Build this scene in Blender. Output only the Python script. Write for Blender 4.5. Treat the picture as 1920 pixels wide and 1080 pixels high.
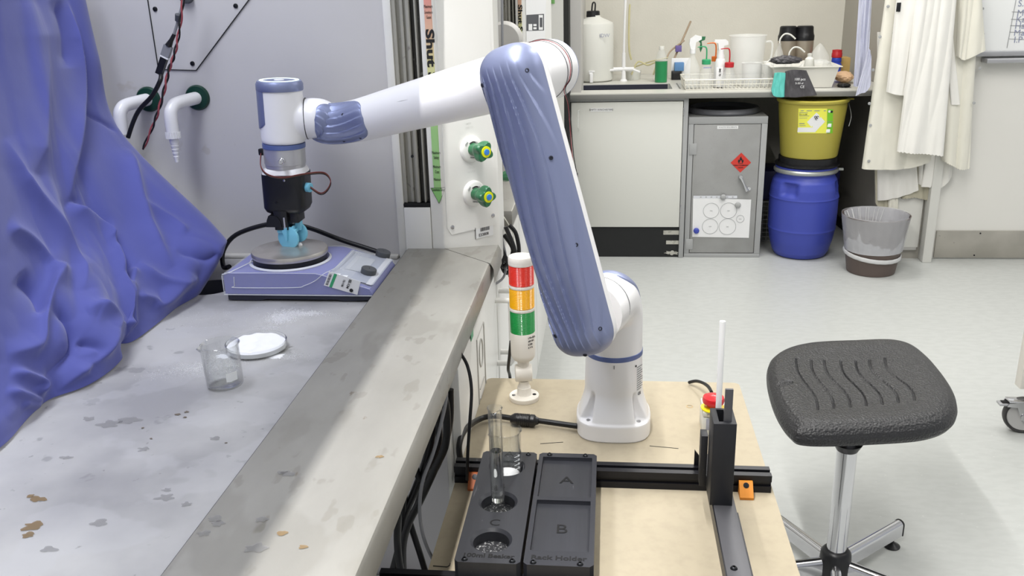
import bpy, bmesh, math, random
import numpy as np
from mathutils import Vector, Matrix, noise
random.seed(7)
sc = bpy.context.scene
for o in list(bpy.data.objects): bpy.data.objects.remove(o)
C = sc.collection
PI = math.pi

# ------------------------------------------------------------------ camera, world, lights, exposure
FPX = 1674.5
CAM = Vector((0, 0, 1.46))
pit, rol, yaw = 0.32907383, -0.02790153, -0.11290891
def _basis():
    cy, sy, cp, sp, cr, sr = math.cos(yaw), math.sin(yaw), math.cos(pit), math.sin(pit), math.cos(rol), math.sin(rol)
    Wc = [(cy, 0, sy), (-sy, 0, cy), (0, -1, 0)]
    out = []
    for v in Wc:
        x, y, z = v
        y, z = cp*y - sp*z, sp*y + cp*z
        x, y = cr*x - sr*y, sr*x + cr*y
        out.append((x, y, z))
    r = Vector([o[0] for o in out]); d = Vector([o[1] for o in out]); f = Vector([o[2] for o in out])
    return r, d, f
CR, CD, CF = _basis()
cam_d = bpy.data.cameras.new('camera'); cam = bpy.data.objects.new('camera', cam_d); C.objects.link(cam)
cam.matrix_world = Matrix(((CR.x, -CD.x, -CF.x, CAM.x), (CR.y, -CD.y, -CF.y, CAM.y), (CR.z, -CD.z, -CF.z, CAM.z), (0, 0, 0, 1)))
cam_d.sensor_width = 36; cam_d.lens = FPX*36/1920; cam_d.clip_start = 0.02
sc.camera = cam
w = bpy.data.worlds.new('world'); sc.world = w; w.use_nodes = True
bg = w.node_tree.nodes['Background']; bg.inputs[0].default_value = (0.93, 0.96, 1.0, 1); bg.inputs[1].default_value = 0.52
sc.view_settings.view_transform = 'Standard'; sc.view_settings.look = 'None'; sc.view_settings.gamma = 1
sc.view_settings.use_curve_mapping = False; sc.view_settings.exposure = 0.0
def area(name, loc, sx, sy, power, col=(1, .985, .965), rot=(0, 0, 0)):
    l = bpy.data.lights.new(name, 'AREA'); l.shape = 'RECTANGLE'; l.size = sx; l.size_y = sy; l.energy = power; l.color = col
    o = bpy.data.objects.new(name, l); o.location = loc; o.rotation_euler = rot; C.objects.link(o); return o
LAMPS = [(-.265, 1.0, .04, 2.4, 62), (1.05, .7, .55, 1.5, 5), (1.05, 3.0, .55, 1.5, 26), (.6, 4.35, .9, .5, 28), (2.4, 2.6, .55, 1.5, 24)]  # the lamp over the back bench is added to brighten the back wall
for i, (x, y, sx, sy, pw) in enumerate(LAMPS): area('ceiling_lamp_light', (x, y, 2.68), sx, sy, pw)
area('hood_lamp_light', (-.80, 1.0, 2.25), .25, 1.0, 13.5, (.86, .9, 1.0))

def ray(x, y): return CR*(x-960) + CD*(y-540) + CF*FPX
def at(x, y, X=None, Y=None, Z=None, n=None, q=None):
    d = ray(x, y)
    if Z is not None: t = (Z-CAM.z)/d.z
    elif Y is not None: t = Y/d.y
    elif X is not None: t = X/d.x
    else: t = (Vector(q)-CAM).dot(n)/d.dot(n)
    return CAM + d*t
def ppm(P): return FPX/(Vector(P)-CAM).dot(CF)          # pixels per metre at a place

# ------------------------------------------------------------------ materials
def lin(h):
    h = h.lstrip('#'); c = [int(h[i:i+2], 16)/255 for i in (0, 2, 4)]
    return tuple(((v/12.92) if v <= .04045 else ((v+.055)/1.055)**2.4) for v in c) + (1,)
def mat(name, col, rough=.5, metal=0, trans=0, ior=1.45, col2=None, nscale=8, contrast=(.4, .65), bump=0, bscale=200, bdist=.001,
        alpha=1, coat=0, sss=0, emit=0, rough2=None, stretch=None, btype='noise', spots=None, sheen=0, detail=4):
    m = bpy.data.materials.new(name); m.use_nodes = True; nt = m.node_tree; N = nt.nodes; L = nt.links
    b = N['Principled BSDF']; c = lin(col) if isinstance(col, str) else col
    b.inputs['Base Color'].default_value = c; b.inputs['Roughness'].default_value = rough; b.inputs['Metallic'].default_value = metal
    b.inputs['Transmission Weight'].default_value = trans; b.inputs['IOR'].default_value = ior; b.inputs['Alpha'].default_value = alpha
    b.inputs['Coat Weight'].default_value = coat; b.inputs['Sheen Weight'].default_value = sheen
    if sss: b.inputs['Subsurface Weight'].default_value = sss; b.inputs['Subsurface Radius'].default_value = (.02, .02, .02)
    if emit: b.inputs['Emission Color'].default_value = c; b.inputs['Emission Strength'].default_value = emit
    tc = N.new('ShaderNodeTexCoord'); src = tc.outputs['Object']
    if stretch:
        mp = N.new('ShaderNodeMapping'); mp.inputs['Scale'].default_value = stretch; L.new(src, mp.inputs[0]); src = mp.outputs[0]
    last = None
    if col2:
        nz = N.new('ShaderNodeTexNoise'); nz.inputs['Scale'].default_value = nscale; nz.inputs['Detail'].default_value = detail; L.new(src, nz.inputs['Vector'])
        cr = N.new('ShaderNodeValToRGB'); cr.color_ramp.elements[0].position = contrast[0]; cr.color_ramp.elements[1].position = contrast[1]
        cr.color_ramp.elements[0].color = c; cr.color_ramp.elements[1].color = lin(col2); L.new(nz.outputs[0], cr.inputs[0])
        last = cr.outputs[0]
        if rough2 is not None:
            mr = N.new('ShaderNodeMapRange'); mr.inputs['From Min'].default_value = contrast[0]; mr.inputs['From Max'].default_value = contrast[1]
            mr.inputs['To Min'].default_value = rough; mr.inputs['To Max'].default_value = rough2; L.new(nz.outputs[0], mr.inputs[0]); L.new(mr.outputs[0], b.inputs['Roughness'])
    for (sc_, thr, colr, amt) in (spots or []):
        nz = N.new('ShaderNodeTexNoise'); nz.inputs['Scale'].default_value = sc_; nz.inputs['Detail'].default_value = 3
        mp = N.new('ShaderNodeMapping'); mp.inputs['Location'].default_value = (sc_*.37, 2.1, 5.3); L.new(src, mp.inputs[0]); L.new(mp.outputs[0], nz.inputs['Vector'])
        mr = N.new('ShaderNodeMapRange'); mr.inputs['From Min'].default_value = thr; mr.inputs['From Max'].default_value = thr+.04; mr.inputs['To Max'].default_value = amt
        L.new(nz.outputs[0], mr.inputs[0]); mx = N.new('ShaderNodeMix'); mx.data_type = 'RGBA'; L.new(mr.outputs[0], mx.inputs[0])
        if last: L.new(last, mx.inputs[6])
        else: mx.inputs[6].default_value = c
        mx.inputs[7].default_value = lin(colr); last = mx.outputs[2]
    if last: L.new(last, b.inputs['Base Color'])
    if bump:
        if btype == 'voronoi':
            bz = N.new('ShaderNodeTexVoronoi'); bz.feature = 'SMOOTH_F1'; bz.inputs['Scale'].default_value = bscale; out = bz.outputs['Distance']
        else:
            bz = N.new('ShaderNodeTexNoise'); bz.inputs['Scale'].default_value = bscale; bz.inputs['Detail'].default_value = 3; out = bz.outputs[0]
        L.new(src, bz.inputs['Vector']); bp = N.new('ShaderNodeBump'); bp.inputs['Strength'].default_value = bump; bp.inputs['Distance'].default_value = bdist
        L.new(out, bp.inputs['Height']); L.new(bp.outputs[0], b.inputs['Normal'])
    return m
M = {}
M['rwhite'] = mat('robot_white', '#eeedee', .32, coat=.15)
M['rblue'] = mat('robot_blue', '#878fb0', .40, .5)
M['rbluedark'] = mat('robot_blue_band', '#5f6fa3', .35, .2)
M['silver'] = mat('silver_flange', '#c3c2c6', .35, .6)
M['black'] = mat('black_plastic', '#17171a', .35)
M['blackmat'] = mat('black_matt_plastic', '#202126', .5, bump=.2, bscale=900, bdist=.0003)
M['printed'] = mat('printed_black', '#2b2c31', .42, col2='#3a3b41', nscale=14, bump=.35, bscale=260, bdist=.0004, stretch=(1, .06, 1), spots=[(95, .70, '#b9b9bd', .35), (420, .74, '#c8c8cc', .5)])
M['printedtop'] = mat('printed_black_plain', '#2a2b31', .45, bump=.2, bscale=500, bdist=.0003)
M['dust'] = mat('printed_black_dusty', '#26272b', .6, spots=[(300, .58, '#b4b4b4', .8)])
M['slit'] = mat('black_recess', '#060607', .7)  # black for joints and slots, also the painted shade of the rack letters
M['anod'] = mat('black_anodised', '#1b1b20', .38, .3)
M['barmetal'] = mat('grey_bar', '#58585c', .42, .35, bump=.2, bscale=600, stretch=(1, .1, 1), bdist=.0003)
M['cable'] = mat('black_cable_rubber', '#111114', .42)
M['cablegrey'] = mat('grey_cable', '#85868a', .4)
M['wirered'] = mat('red_wire', '#7a3f3c', .5)
M['wirebrown'] = mat('brown_wire', '#6b4433', .5)
M['wirepink'] = mat('pink_wire', '#97474d', .5)
M['cyan'] = mat('cyan_print', '#7cc3dc', .5, bump=.15, bscale=700, bdist=.0003)
M['chrome'] = mat('chrome', '#d6d6da', .12, 1)
M['steelscrew'] = mat('steel_screw', '#b9b9bb', .25, 1)
M['darkscrew'] = mat('dark_screw', '#2c2d30', .35, .8)
M['mdf'] = mat('mdf_board', '#aca18b', .7, col2='#a59a85', nscale=60, contrast=(.45, .8), bump=.1, bscale=500, bdist=.0004, spots=[(85, .76, '#a2977f', .6)])
M['mdfedge'] = mat('mdf_edge', '#b39c76', .8)
M['floor'] = mat('vinyl_floor', '#bfc1be', .33, col2='#bbbdba', nscale=20, contrast=(.42, .6), stretch=(1, 2.4, 1), rough2=.4, spots=[(46, .70, '#d9d9d6', .7), (60, .735, '#9fa09c', .45)], bump=.04, bscale=60)
M['wallw'] = mat('white_wall', '#d9d8d2', .55)
M['wallback'] = mat('painted_back_wall', '#d4d1c6', .8, bump=.5, bscale=130, bdist=.0015, col2='#cfccc1', nscale=3)
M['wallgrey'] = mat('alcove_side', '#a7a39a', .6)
M['dooru'] = mat('door_white', '#e0ded8', .4)
M['ceil'] = mat('ceiling_white', '#eeeeea', .8)
M['trim'] = mat('trim_grey', '#b9b7b3', .5)
M['gap'] = mat('dark_gap', '#222322', .7)
M['hoodwall'] = mat('hood_liner', '#c6c4c4', .35, col2='#c1bfbf', nscale=3, spots=[(16, .69, '#a79f92', .35), (70, .745, '#8d8d90', .5)])
M['hoodwhite'] = mat('hood_white', '#e4e3df', .35, coat=.1)
M['hoodlilac'] = mat('hood_return', '#cfcdd0', .4)
M['hoodtrack'] = mat('sash_track', '#a8a69d', .5, .3, spots=[(50, .66, '#6d6b66', .6)])
M['hooddark'] = mat('sash_track_dark', '#4d4c48', .5, .2, spots=[(90, .66, '#9a9992', .7)])
M['steel'] = mat('stainless_sill', '#9d9b95', .38, .40, col2='#85837d', nscale=6, detail=8, contrast=(.35, .68), rough2=.48, stretch=(1, .45, 1), bump=.06, bscale=500, spots=[(22, .70, '#5f594d', .55), (60, .73, '#6b5a45', .6), (11, .57, '#7d7a72', .32), (34, .62, '#77736a', .35)])
M['worktop'] = mat('hood_worktop', '#9f9e9f', .42, .25, col2='#bfbebd', nscale=5, contrast=(.36, .62), rough2=.55, detail=9, spots=[(24, .66, '#858485', .5), (70, .70, '#716f6d', .5), (48, .745, '#54504c', .5), (10, .56, '#c4c4c6', .25)], bump=.08, bscale=120)
M['rust'] = mat('rust_stain', '#856d48', .7, alpha=.7)
M['stain'] = mat('brown_stain', '#6c6257', .6)
M['stainp'] = mat('pale_stain', '#8f8e8f', .55, alpha=.42)
M['powder'] = mat('white_powder', '#f1f1f4', .9)
def cloth(name, col, **k): return mat(name, col, .8, sheen=.25, **k)
M['drape'] = cloth('blue_cloth', '#4b5198', bump=.25, bscale=26, bdist=.0022, col2='#50569f', nscale=4)
M['coat'] = cloth('cream_cotton', '#e0ddd0', bump=.3, bscale=14, bdist=.012)
M['coatw'] = cloth('white_cotton', '#e6e4de', bump=.3, bscale=12, bdist=.012)
M['coatold'] = cloth('aged_cotton', '#b5b09c', bump=.3, bscale=20, bdist=.01)
def thin_glass(name):
    m = bpy.data.materials.new(name); m.use_nodes = True; nt = m.node_tree; nt.nodes.clear(); N = nt.nodes; L = nt.links
    o = N.new('ShaderNodeOutputMaterial'); mx = N.new('ShaderNodeMixShader'); t = N.new('ShaderNodeBsdfTransparent'); g = N.new('ShaderNodeBsdfGlossy'); f = N.new('ShaderNodeLayerWeight'); pw = N.new('ShaderNodeMath'); pw.operation = 'POWER'; pw.inputs[1].default_value = 2.6; ml = N.new('ShaderNodeMath'); ml.operation = 'MULTIPLY_ADD'; ml.inputs[1].default_value = 1.1; ml.inputs[2].default_value = .06
    t.inputs[0].default_value = (.975, .98, .975, 1); g.inputs['Roughness'].default_value = .02; L.new(f.outputs['Facing'], pw.inputs[0]); L.new(pw.outputs[0], ml.inputs[0]); f.inputs[0].default_value = .5
    L.new(ml.outputs[0], mx.inputs[0]); L.new(t.outputs[0], mx.inputs[1]); L.new(g.outputs[0], mx.inputs[2]); L.new(mx.outputs[0], o.inputs[0]); return m
M['glass'] = thin_glass('clear_glass')
M['water'] = mat('clear_water', (1, 1, 1, 1), .0, trans=1, ior=1.33)
M['etch'] = mat('white_enamel', '#eef0f2', .5)
M['hpblue'] = mat('hotplate_blue', '#5a5fae', .4)
M['hpdark'] = mat('hotplate_dark', '#2a2c39', .45)
M['hpsteel'] = mat('hotplate_steel', '#c9c4bd', .28, .75, col2='#b8b2aa', nscale=20, rough2=.35)
M['film'] = mat('plastic_film', (.93, .95, .98, 1), .12, trans=.0, alpha=.2)
M['filmw'] = mat('plastic_film_edge', '#e6e8ee', .2, alpha=.75)
M['knob'] = mat('grey_knob', '#4c4e52', .5)
M['paper'] = mat('white_paper', '#e6e6e6', .6)
M['panelgrey'] = mat('control_panel_grey', '#a9aebb', .35)
M['ink'] = mat('ink', '#1c1c1e', .6)
M['inkgrey'] = mat('faint_ink', '#8d8f90', .6)
M['inkblue'] = mat('blue_ink', '#8d92aa', .6)
M['green'] = mat('valve_green', '#2c6a45', .3, coat=.3)
M['dgreen'] = mat('flange_green', '#10382c', .35, spots=[(60, .62, '#25604a', .5)])
M['yellow'] = mat('valve_yellow', '#dfe00e', .4)
M['vblue'] = mat('valve_blue', '#3a7ed0', .4)
M['lgreen'] = mat('label_green', '#8cc878', .6)
M['spout'] = mat('spout_white', '#e6e5e6', .3, coat=.2)
M['lred'] = mat('lens_red', '#e0301f', .25, emit=.06, coat=.4)
M['lyel'] = mat('lens_yellow', '#f7b614', .25, emit=.06, coat=.4)
M['lgrn'] = mat('lens_green', '#24964a', .25, emit=.06, coat=.4)
M['twhite'] = mat('tower_white', '#e6e1d8', .4)
M['ered'] = mat('stop_red', '#c8202a', .25, coat=.3)
M['eyel'] = mat('stop_yellow', '#f2dd1e', .4)
M['ebox'] = mat('stop_box_grey', '#cfcfc9', .45)
M['eboxd'] = mat('stop_box_panel', '#9a9dab', .45)
M['orange'] = mat('orange_print', '#d98a2e', .5, bump=.3, bscale=500, bdist=.0005)
M['rorange'] = mat('rusty_orange_print', '#a8592e', .5)
M['rod'] = mat('white_rod', '#eeeeee', .3)
M['seat'] = mat('pu_foam', '#2b2b2d', .40, bump=.8, bscale=210, bdist=.003, btype='voronoi')
M['tyre'] = mat('tyre', '#3b3a3a', .5)
M['wheel'] = mat('wheel_grey', '#b4b3b2', .4)
M['cabwhite'] = mat('cabinet_white', '#d6d6cf', .4)
M['cabgrey'] = mat('cabinet_frame_grey', '#a2a3a3', .5)
M['ctop'] = mat('bench_top', '#c9c8c0', .35)
M['cedge'] = mat('bench_edge', '#7a7a76', .5)
M['metalcab'] = mat('metal_cabinet', '#a2a2a1', .42, .3, col2='#9a9a98', nscale=7, spots=[(130, .66, '#7d7a74', .45), (60, .74, '#4b4844', .7)])
M['plinth'] = mat('black_plinth', '#191a1b', .5)
M['tape'] = mat('worn_tape', '#b8b6ad', .7, spots=[(60, .55, '#8d8b83', .6)])
M['red'] = mat('sign_red', '#c8392f', .5)
M['drumb'] = mat('drum_blue', '#3e4aa6', .4)
M['drumd'] = mat('dark_blue_plastic', '#171a52', .5)
M['galv'] = mat('galvanised_ring', '#b3b6b2', .4, .7)
M['yell'] = mat('bucket_yellow', '#b0a548', .42)
M['yell2'] = mat('label_yellow', '#eae95a', .6)
M['lgr'] = mat('label_bright_green', '#7cc52c', .6)
M['bin'] = mat('waste_bin_plastic', '#5c504b', .5)
M['liner'] = mat('bin_liner', (.82, .83, .87, 1), .25, alpha=.36, bump=.5, bscale=18, bdist=.01)
M['linerw'] = mat('bin_liner_bunched', '#dadada', .4, alpha=.8)
M['hdpe'] = mat('natural_hdpe', '#dbdbd4', .4, sss=.2)
M['clearp'] = mat('clear_plastic', (.90, .91, .89, 1), .2, alpha=.24)
M['clearq'] = mat('thin_clear_plastic', (.9, .92, .9, 1), .15, alpha=.32)
M['greenliq'] = mat('green_liquid', '#2c8a55', .3)
M['capgreen'] = mat('green_cap', '#37a06c', .4)
M['capred'] = mat('red_cap', '#b8242c', .4)
M['caporange'] = mat('orange_cap', '#e0722a', .4)
M['wire'] = mat('white_wire', '#e4e1d6', .4)
M['flask'] = mat('flask_steel', '#b5ab9d', .3, .7)
M['tray'] = mat('white_tray', '#e2e0d8', .35)
M['bluep'] = mat('blue_plastic', '#2c45b5', .4)
M['card'] = mat('cardboard', '#b79a5e', .8)
M['peach'] = mat('peach_rubber', '#d9b48f', .6)
M['teal'] = mat('teal_glove', '#62c3b8', .5, bump=.4, bscale=40, bdist=.004)
M['gbag'] = mat('dark_grey_pouch', '#4a484b', .45, bump=.4, bscale=25, bdist=.006)
M['lav'] = mat('lavender_sheet', '#bfc1d2', .6)
M['tube'] = mat('yellowed_tube', '#cfc79a', .4, alpha=.8)
M['wood'] = mat('pale_wood', '#a3917c', .7)
M['bboxb'] = mat('blue_box', '#5b86b5', .6)
M['boardw'] = mat('whiteboard', '#eaebea', .15)
M['alu'] = mat('aluminium', '#b3b3b6', .35, .6)
M['kick'] = mat('kick_plate', '#a9a59c', .38, .5, col2='#b3afa6', nscale=8, rough2=.5, spots=[(40, .72, '#6c6860', .5)])
M['poster'] = mat('poster_dark', '#55565a', .6)

# ------------------------------------------------------------------ mesh helpers
class MB:
    def __init__(s): s.v = []; s.f = []
    def add(s, vs, fs):
        n = len(s.v); s.v += [Vector(v) for v in vs]; s.f += [tuple(i+n for i in f) for f in fs]; return s
    def box(s, x0, x1, y0, y1, z0, z1, bev=0, mtx=None, seg=2):
        bm = bmesh.new(); bmesh.ops.create_cube(bm, size=1)
        for v in bm.verts: v.co = Vector(((x0+x1)/2+v.co.x*(x1-x0), (y0+y1)/2+v.co.y*(y1-y0), (z0+z1)/2+v.co.z*(z1-z0)))
        if bev: bmesh.ops.bevel(bm, geom=bm.edges[:], offset=bev, segments=seg, profile=.5, affect='EDGES')
        bm.verts.index_update()
        vs = [(mtx @ v.co) if mtx else v.co.copy() for v in bm.verts]; fs = [[v.index for v in f.verts] for f in bm.faces]
        bm.free(); return s.add(vs, fs)
    def lathe(s, prof, org=(0, 0, 0), ax=(0, 0, 1), n=32, cap=True, sx=1, sy=1, ux=None):
        ax = Vector(ax).normalized(); u = Vector(ux).normalized() if ux else (Vector((1, 0, 0)) if abs(ax.x) < .9 else Vector((0, 1, 0)))
        u = (u-ax*u.dot(ax)).normalized(); v = ax.cross(u); o = Vector(org); vs = []; fs = []
        for r, z in prof:
            for k in range(n):
                a = 2*PI*k/n; vs.append(o+ax*z+u*(r*sx*math.cos(a))+v*(r*sy*math.sin(a)))
        for i in range(len(prof)-1):
            for k in range(n): k2 = (k+1) % n; fs.append((i*n+k, i*n+k2, (i+1)*n+k2, (i+1)*n+k))
        if cap: fs.append(tuple(range(n))[::-1]); fs.append(tuple((len(prof)-1)*n+k for k in range(n)))
        return s.add(vs, fs)
    def cyl(s, p0, p1, r, r1=None, n=24):
        p0 = Vector(p0); p1 = Vector(p1); L = (p1-p0).length
        return s.lathe([(r, 0), (r if r1 is None else r1, L)], p0, p1-p0, n)
    def tube(s, pts, r, n=10, smooth=True, cap=True, step=6, sx=1):
        P = [Vector(p) for p in pts]
        R = list(r) if isinstance(r, (list, tuple)) else [r]*len(P)
        if smooth and len(P) > 2:
            Q = []; RR = []
            for i in range(len(P)-1):
                p0 = P[max(i-1, 0)]; p1 = P[i]; p2 = P[i+1]; p3 = P[min(i+2, len(P)-1)]
                for k in range(step):
                    t = k/step; Q.append(.5*((2*p1)+(p2-p0)*t+(2*p0-5*p1+4*p2-p3)*t*t+(3*p1-p0-3*p2+p3)*t**3)); RR.append(R[i]+(R[i+1]-R[i])*t)
            Q.append(P[-1]); RR.append(R[-1]); P, R = Q, RR
        t = (P[1]-P[0]).normalized(); u = t.orthogonal().normalized(); vs = []; fs = []
        for i, p in enumerate(P):
            tt = (P[min(i+1, len(P)-1)]-P[max(i-1, 0)])
            tt = tt.normalized() if tt.length > 1e-9 else t
            u = (u-tt*u.dot(tt)).normalized(); v = tt.cross(u)
            for k in range(n): a = 2*PI*k/n; vs.append(p+u*(R[i]*math.cos(a)*sx)+v*(R[i]*math.sin(a)))
        for i in range(len(P)-1):
            for k in range(n): k2 = (k+1) % n; fs.append((i*n+k, i*n+k2, (i+1)*n+k2, (i+1)*n+k))
        if cap: fs.append(tuple(range(n))[::-1]); fs.append(tuple((len(P)-1)*n+k for k in range(n)))
        return s.add(vs, fs)
    def prism(s, poly, org, ux, uy, depth):          # polygon in a plane, pushed along ux x uy
        ux = Vector(ux).normalized(); uy = Vector(uy).normalized(); o = Vector(org); nn = ux.cross(uy)*depth; n = len(poly)
        vs = [o+ux*a+uy*b for a, b in poly]; vs += [v+nn for v in vs]
        fs = [tuple(range(n))[::-1], tuple(range(n, 2*n))]+[(i, (i+1) % n, n+(i+1) % n, n+i) for i in range(n)]
        return s.add(vs, fs)
    def grid(s, fn, nu, nv, cu=False, cv=False):
        vs = [fn(i/(nu if cu else nu-1), j/(nv if cv else nv-1)) for i in range(nu) for j in range(nv)]; fs = []
        for i in range(nu if cu else nu-1):
            for j in range(nv if cv else nv-1):
                i2 = (i+1) % nu; j2 = (j+1) % nv; fs.append((i*nv+j, i2*nv+j, i2*nv+j2, i*nv+j2))
        return s.add(vs, fs)
    def ball(s, c, r, sx=1, sy=1, sz=1, n=16):
        c = Vector(c)
        return s.grid(lambda u, v: c+Vector((sx*r*math.sin(PI*max(.001, min(.999, u)))*math.cos(2*PI*v), sy*r*math.sin(PI*max(.001, min(.999, u)))*math.sin(2*PI*v), sz*r*math.cos(PI*u))), n, n*2, cv=True)
    def build(s, name, m, parent=None, label=None, sharp=38, weld=True, solid=0):
        bm = bmesh.new(); vv = [bm.verts.new(v) for v in s.v]
        for f in s.f:
            try: bm.faces.new([vv[i] for i in f])
            except ValueError: pass
        if weld: bmesh.ops.remove_doubles(bm, verts=bm.verts[:], dist=1e-5)
        bmesh.ops.recalc_face_normals(bm, faces=bm.faces[:])
        me = bpy.data.meshes.new(name)
        if parent is not None: org = W[parent.name]
        else:
            xs = [v.co.x for v in bm.verts]; ys = [v.co.y for v in bm.verts]; zs = [v.co.z for v in bm.verts]
            org = Vector(((min(xs)+max(xs))/2, (min(ys)+max(ys))/2, min(zs)))
        for v in bm.verts: v.co -= org
        for f in bm.faces: f.smooth = True
        bm.to_mesh(me); bm.free(); me.set_sharp_from_angle(angle=math.radians(sharp))
        if m: me.materials.append(M[m] if isinstance(m, str) else m)
        o = bpy.data.objects.new(name, me); C.objects.link(o)
        if parent is not None: o.parent = parent
        else: o.location = org
        W[o.name] = org.copy()
        if solid: md = o.modifiers.new('thick', 'SOLIDIFY'); md.thickness = solid; md.offset = 0
        if label: o['label'] = label
        return o
W = {}
def thing(name, loc, label, cat, group=None):
    o = bpy.data.objects.new(name, None); C.objects.link(o); o.location = loc; o.empty_display_size = .05
    W[o.name] = Vector(loc); return tag(o, label, cat, group)
def tag(o, label, cat, group=None, kind=None):
    o['label'] = label; o['category'] = cat
    if group: o['group'] = group
    if kind: o['kind'] = kind
    return o
def struct(mb, name, m, parent=None):
    o = mb.build(name, m, parent)
    if parent is None: o['kind'] = 'structure'
    return o
def text(s, size, org, ux, uy, m, parent, name='lettering', ext=.0003, align='LEFT', sx=1.0, bold=0):
    cu = bpy.data.curves.new('t', 'FONT'); cu.body = s; cu.size = size; cu.extrude = ext; cu.align_x = align; cu.resolution_u = 3; cu.offset = bold
    to = bpy.data.objects.new('t', cu); C.objects.link(to); dg = bpy.context.evaluated_depsgraph_get(); dg.update()
    me = bpy.data.meshes.new_from_object(to.evaluated_get(dg)); bpy.data.objects.remove(to)
    ux = Vector(ux).normalized(); uy = Vector(uy).normalized(); uz = ux.cross(uy); org = Vector(org)
    mb = MB(); mb.add([org+ux*(v.co.x*sx)+uy*v.co.y+uz*v.co.z for v in me.vertices], [tuple(p.vertices) for p in me.polygons])
    return mb.build(name, m, parent)
def dup(root, loc, label=None, rotz=0):
    r = root.copy(); C.objects.link(r); r.location = loc; r.rotation_euler = (0, 0, rotz)
    if label: r['label'] = label
    for ch in [c for c in C.objects if c.parent == root]:
        c = ch.copy(); C.objects.link(c); c.parent = r
        for g in [g for g in C.objects if g.parent == ch]:
            d = g.copy(); C.objects.link(d); d.parent = c
    return r
def cr1(P, t):                                        # catmull-rom through a list
    n = len(P)-1; x = min(max(t*n, 0), n-1e-9); i = int(x); t = x-i
    p0 = P[max(i-1, 0)]; p1 = P[i]; p2 = P[i+1]; p3 = P[min(i+2, n)]
    return .5*((2*p1)+(p2-p0)*t+(2*p0-5*p1+4*p2-p3)*t*t+(3*p1-p0-3*p2+p3)*t**3)
def surf(G, u, v): return cr1([cr1(row, v) for row in G], u)
def sstep(a, b, x): t = min(max((x-a)/(b-a), 0), 1); return t*t*(3-2*t)
X_, Y_, Z_ = Vector((1, 0, 0)), Vector((0, 1, 0)), Vector((0, 0, 1))
# ================================================================== THE SETTING
struct(MB().box(-2.6, 4.2, -1.6, 6.6, -.05, 0), 'floor', 'floor')
struct(MB().box(-2.6, 4.2, -1.6, 6.6, 2.7, 2.78), 'ceiling', 'ceil')
BY = 5.75
struct(MB().box(-1.6, 1.40, BY, BY+.1, 0, 2.7), 'wall_back', 'wallback')
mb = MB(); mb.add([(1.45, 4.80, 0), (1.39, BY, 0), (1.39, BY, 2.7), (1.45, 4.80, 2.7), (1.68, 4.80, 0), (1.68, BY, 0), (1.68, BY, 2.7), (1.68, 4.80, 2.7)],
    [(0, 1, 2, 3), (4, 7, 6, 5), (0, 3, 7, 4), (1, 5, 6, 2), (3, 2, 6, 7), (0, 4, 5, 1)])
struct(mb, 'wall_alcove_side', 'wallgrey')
struct(MB().box(1.462, 1.645, 4.785, 4.799, .066, 2.7), 'wall_pillar', 'wallw')
struct(MB().box(1.462, 1.64, 4.785, 4.80, .048, .066, .003), 'trim_1', 'trim')
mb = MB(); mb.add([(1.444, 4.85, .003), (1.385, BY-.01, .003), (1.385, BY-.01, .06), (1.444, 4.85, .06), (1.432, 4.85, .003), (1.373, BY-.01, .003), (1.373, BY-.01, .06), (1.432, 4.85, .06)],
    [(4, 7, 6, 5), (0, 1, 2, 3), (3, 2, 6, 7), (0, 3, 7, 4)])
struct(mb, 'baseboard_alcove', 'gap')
struct(MB().box(1.655, 1.702, 4.72, 4.80, 0, 2.7, .004), 'trim_2', 'wallw')
struct(MB().box(1.702, 1.726, 4.795, 4.86, 0, 2.7), 'trim_6', 'dooru')
struct(MB().box(1.725, 4.2, 4.80, 4.90, 0, 2.7), 'wall_right', 'dooru')
struct(MB().box(-1.6, -.30, 4.62, 4.74, 0, 2.7), 'wall_left_end', 'hoodwhite')
struct(MB().box(-.30, -.232, 4.62, 4.74, 0, 2.7), 'trim_3', 'wallw')
mb = MB().box(-.231, -.205, 4.66, BY, 0, 2.7); struct(mb, 'gap_shade', 'gap')  # dark slab filling the gap, its shade put into the colour
struct(MB().box(-.205, -.150, 4.83, BY, .9, 2.7), 'trim_5', 'trim')

# kick plate fixed low on the right hand wall
kp = thing('kick_plate', (3, 4.8, .01), 'brushed metal kick plate along the bottom of the white wall at right', 'kick plate')
MB().box(1.735, 4.1, 4.788, 4.799, .008, .155, .001).build('plate', 'kick', kp)
for x, z in ((1.955, .143), (1.94, .022), (2.6, .14)): MB().cyl((x, 4.789, z), (x, 4.786, z), .004).build('screw', 'darkscrew', kp)
# whiteboard
wb = thing('whiteboard', (2.6, 4.8, 1.05), 'whiteboard with handwritten rows on the white wall at top right', 'whiteboard')
bz = at(1880, 96, Y=4.79).z
MB().box(1.80, 3.4, 4.78, 4.799, bz, 2.2).build('board', 'boardw', wb)
MB().box(1.80, 3.4, 4.765, 4.799, bz-.022, bz+.004, .003).build('frame', 'alu', wb)
MB().box(1.84, 3.3, 4.72, 4.799, bz-.052, bz-.03, .003).build('pen_tray', 'alu', wb)
for xx, yy, s_ in ((1910, 12, 'S.b'), (1908, 30, 'M'), (1906, 42, 'Ka'), (1904, 54, 'Ha'), (1902, 67, 'Ma'), (1902, 80, 'I.P')):
    p = at(xx-2, yy, Y=4.7785); text(s_, .042, p, X_, Z_, 'inkblue', wb, 'handwriting')
for xx, yy, s_ in ((1832, 6, 'F.'), (1832, 18, 'nn.a')):
    p = at(xx, yy, Y=4.7785); text(s_, .02, p, X_, Z_, 'inkgrey', wb, 'handwriting')
mb = MB()
p0 = at(1888, 90, Y=4.778); p1 = at(1905, 0, Y=4.778); mb.tube([p0, p1], .0012, 5, smooth=False)
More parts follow.
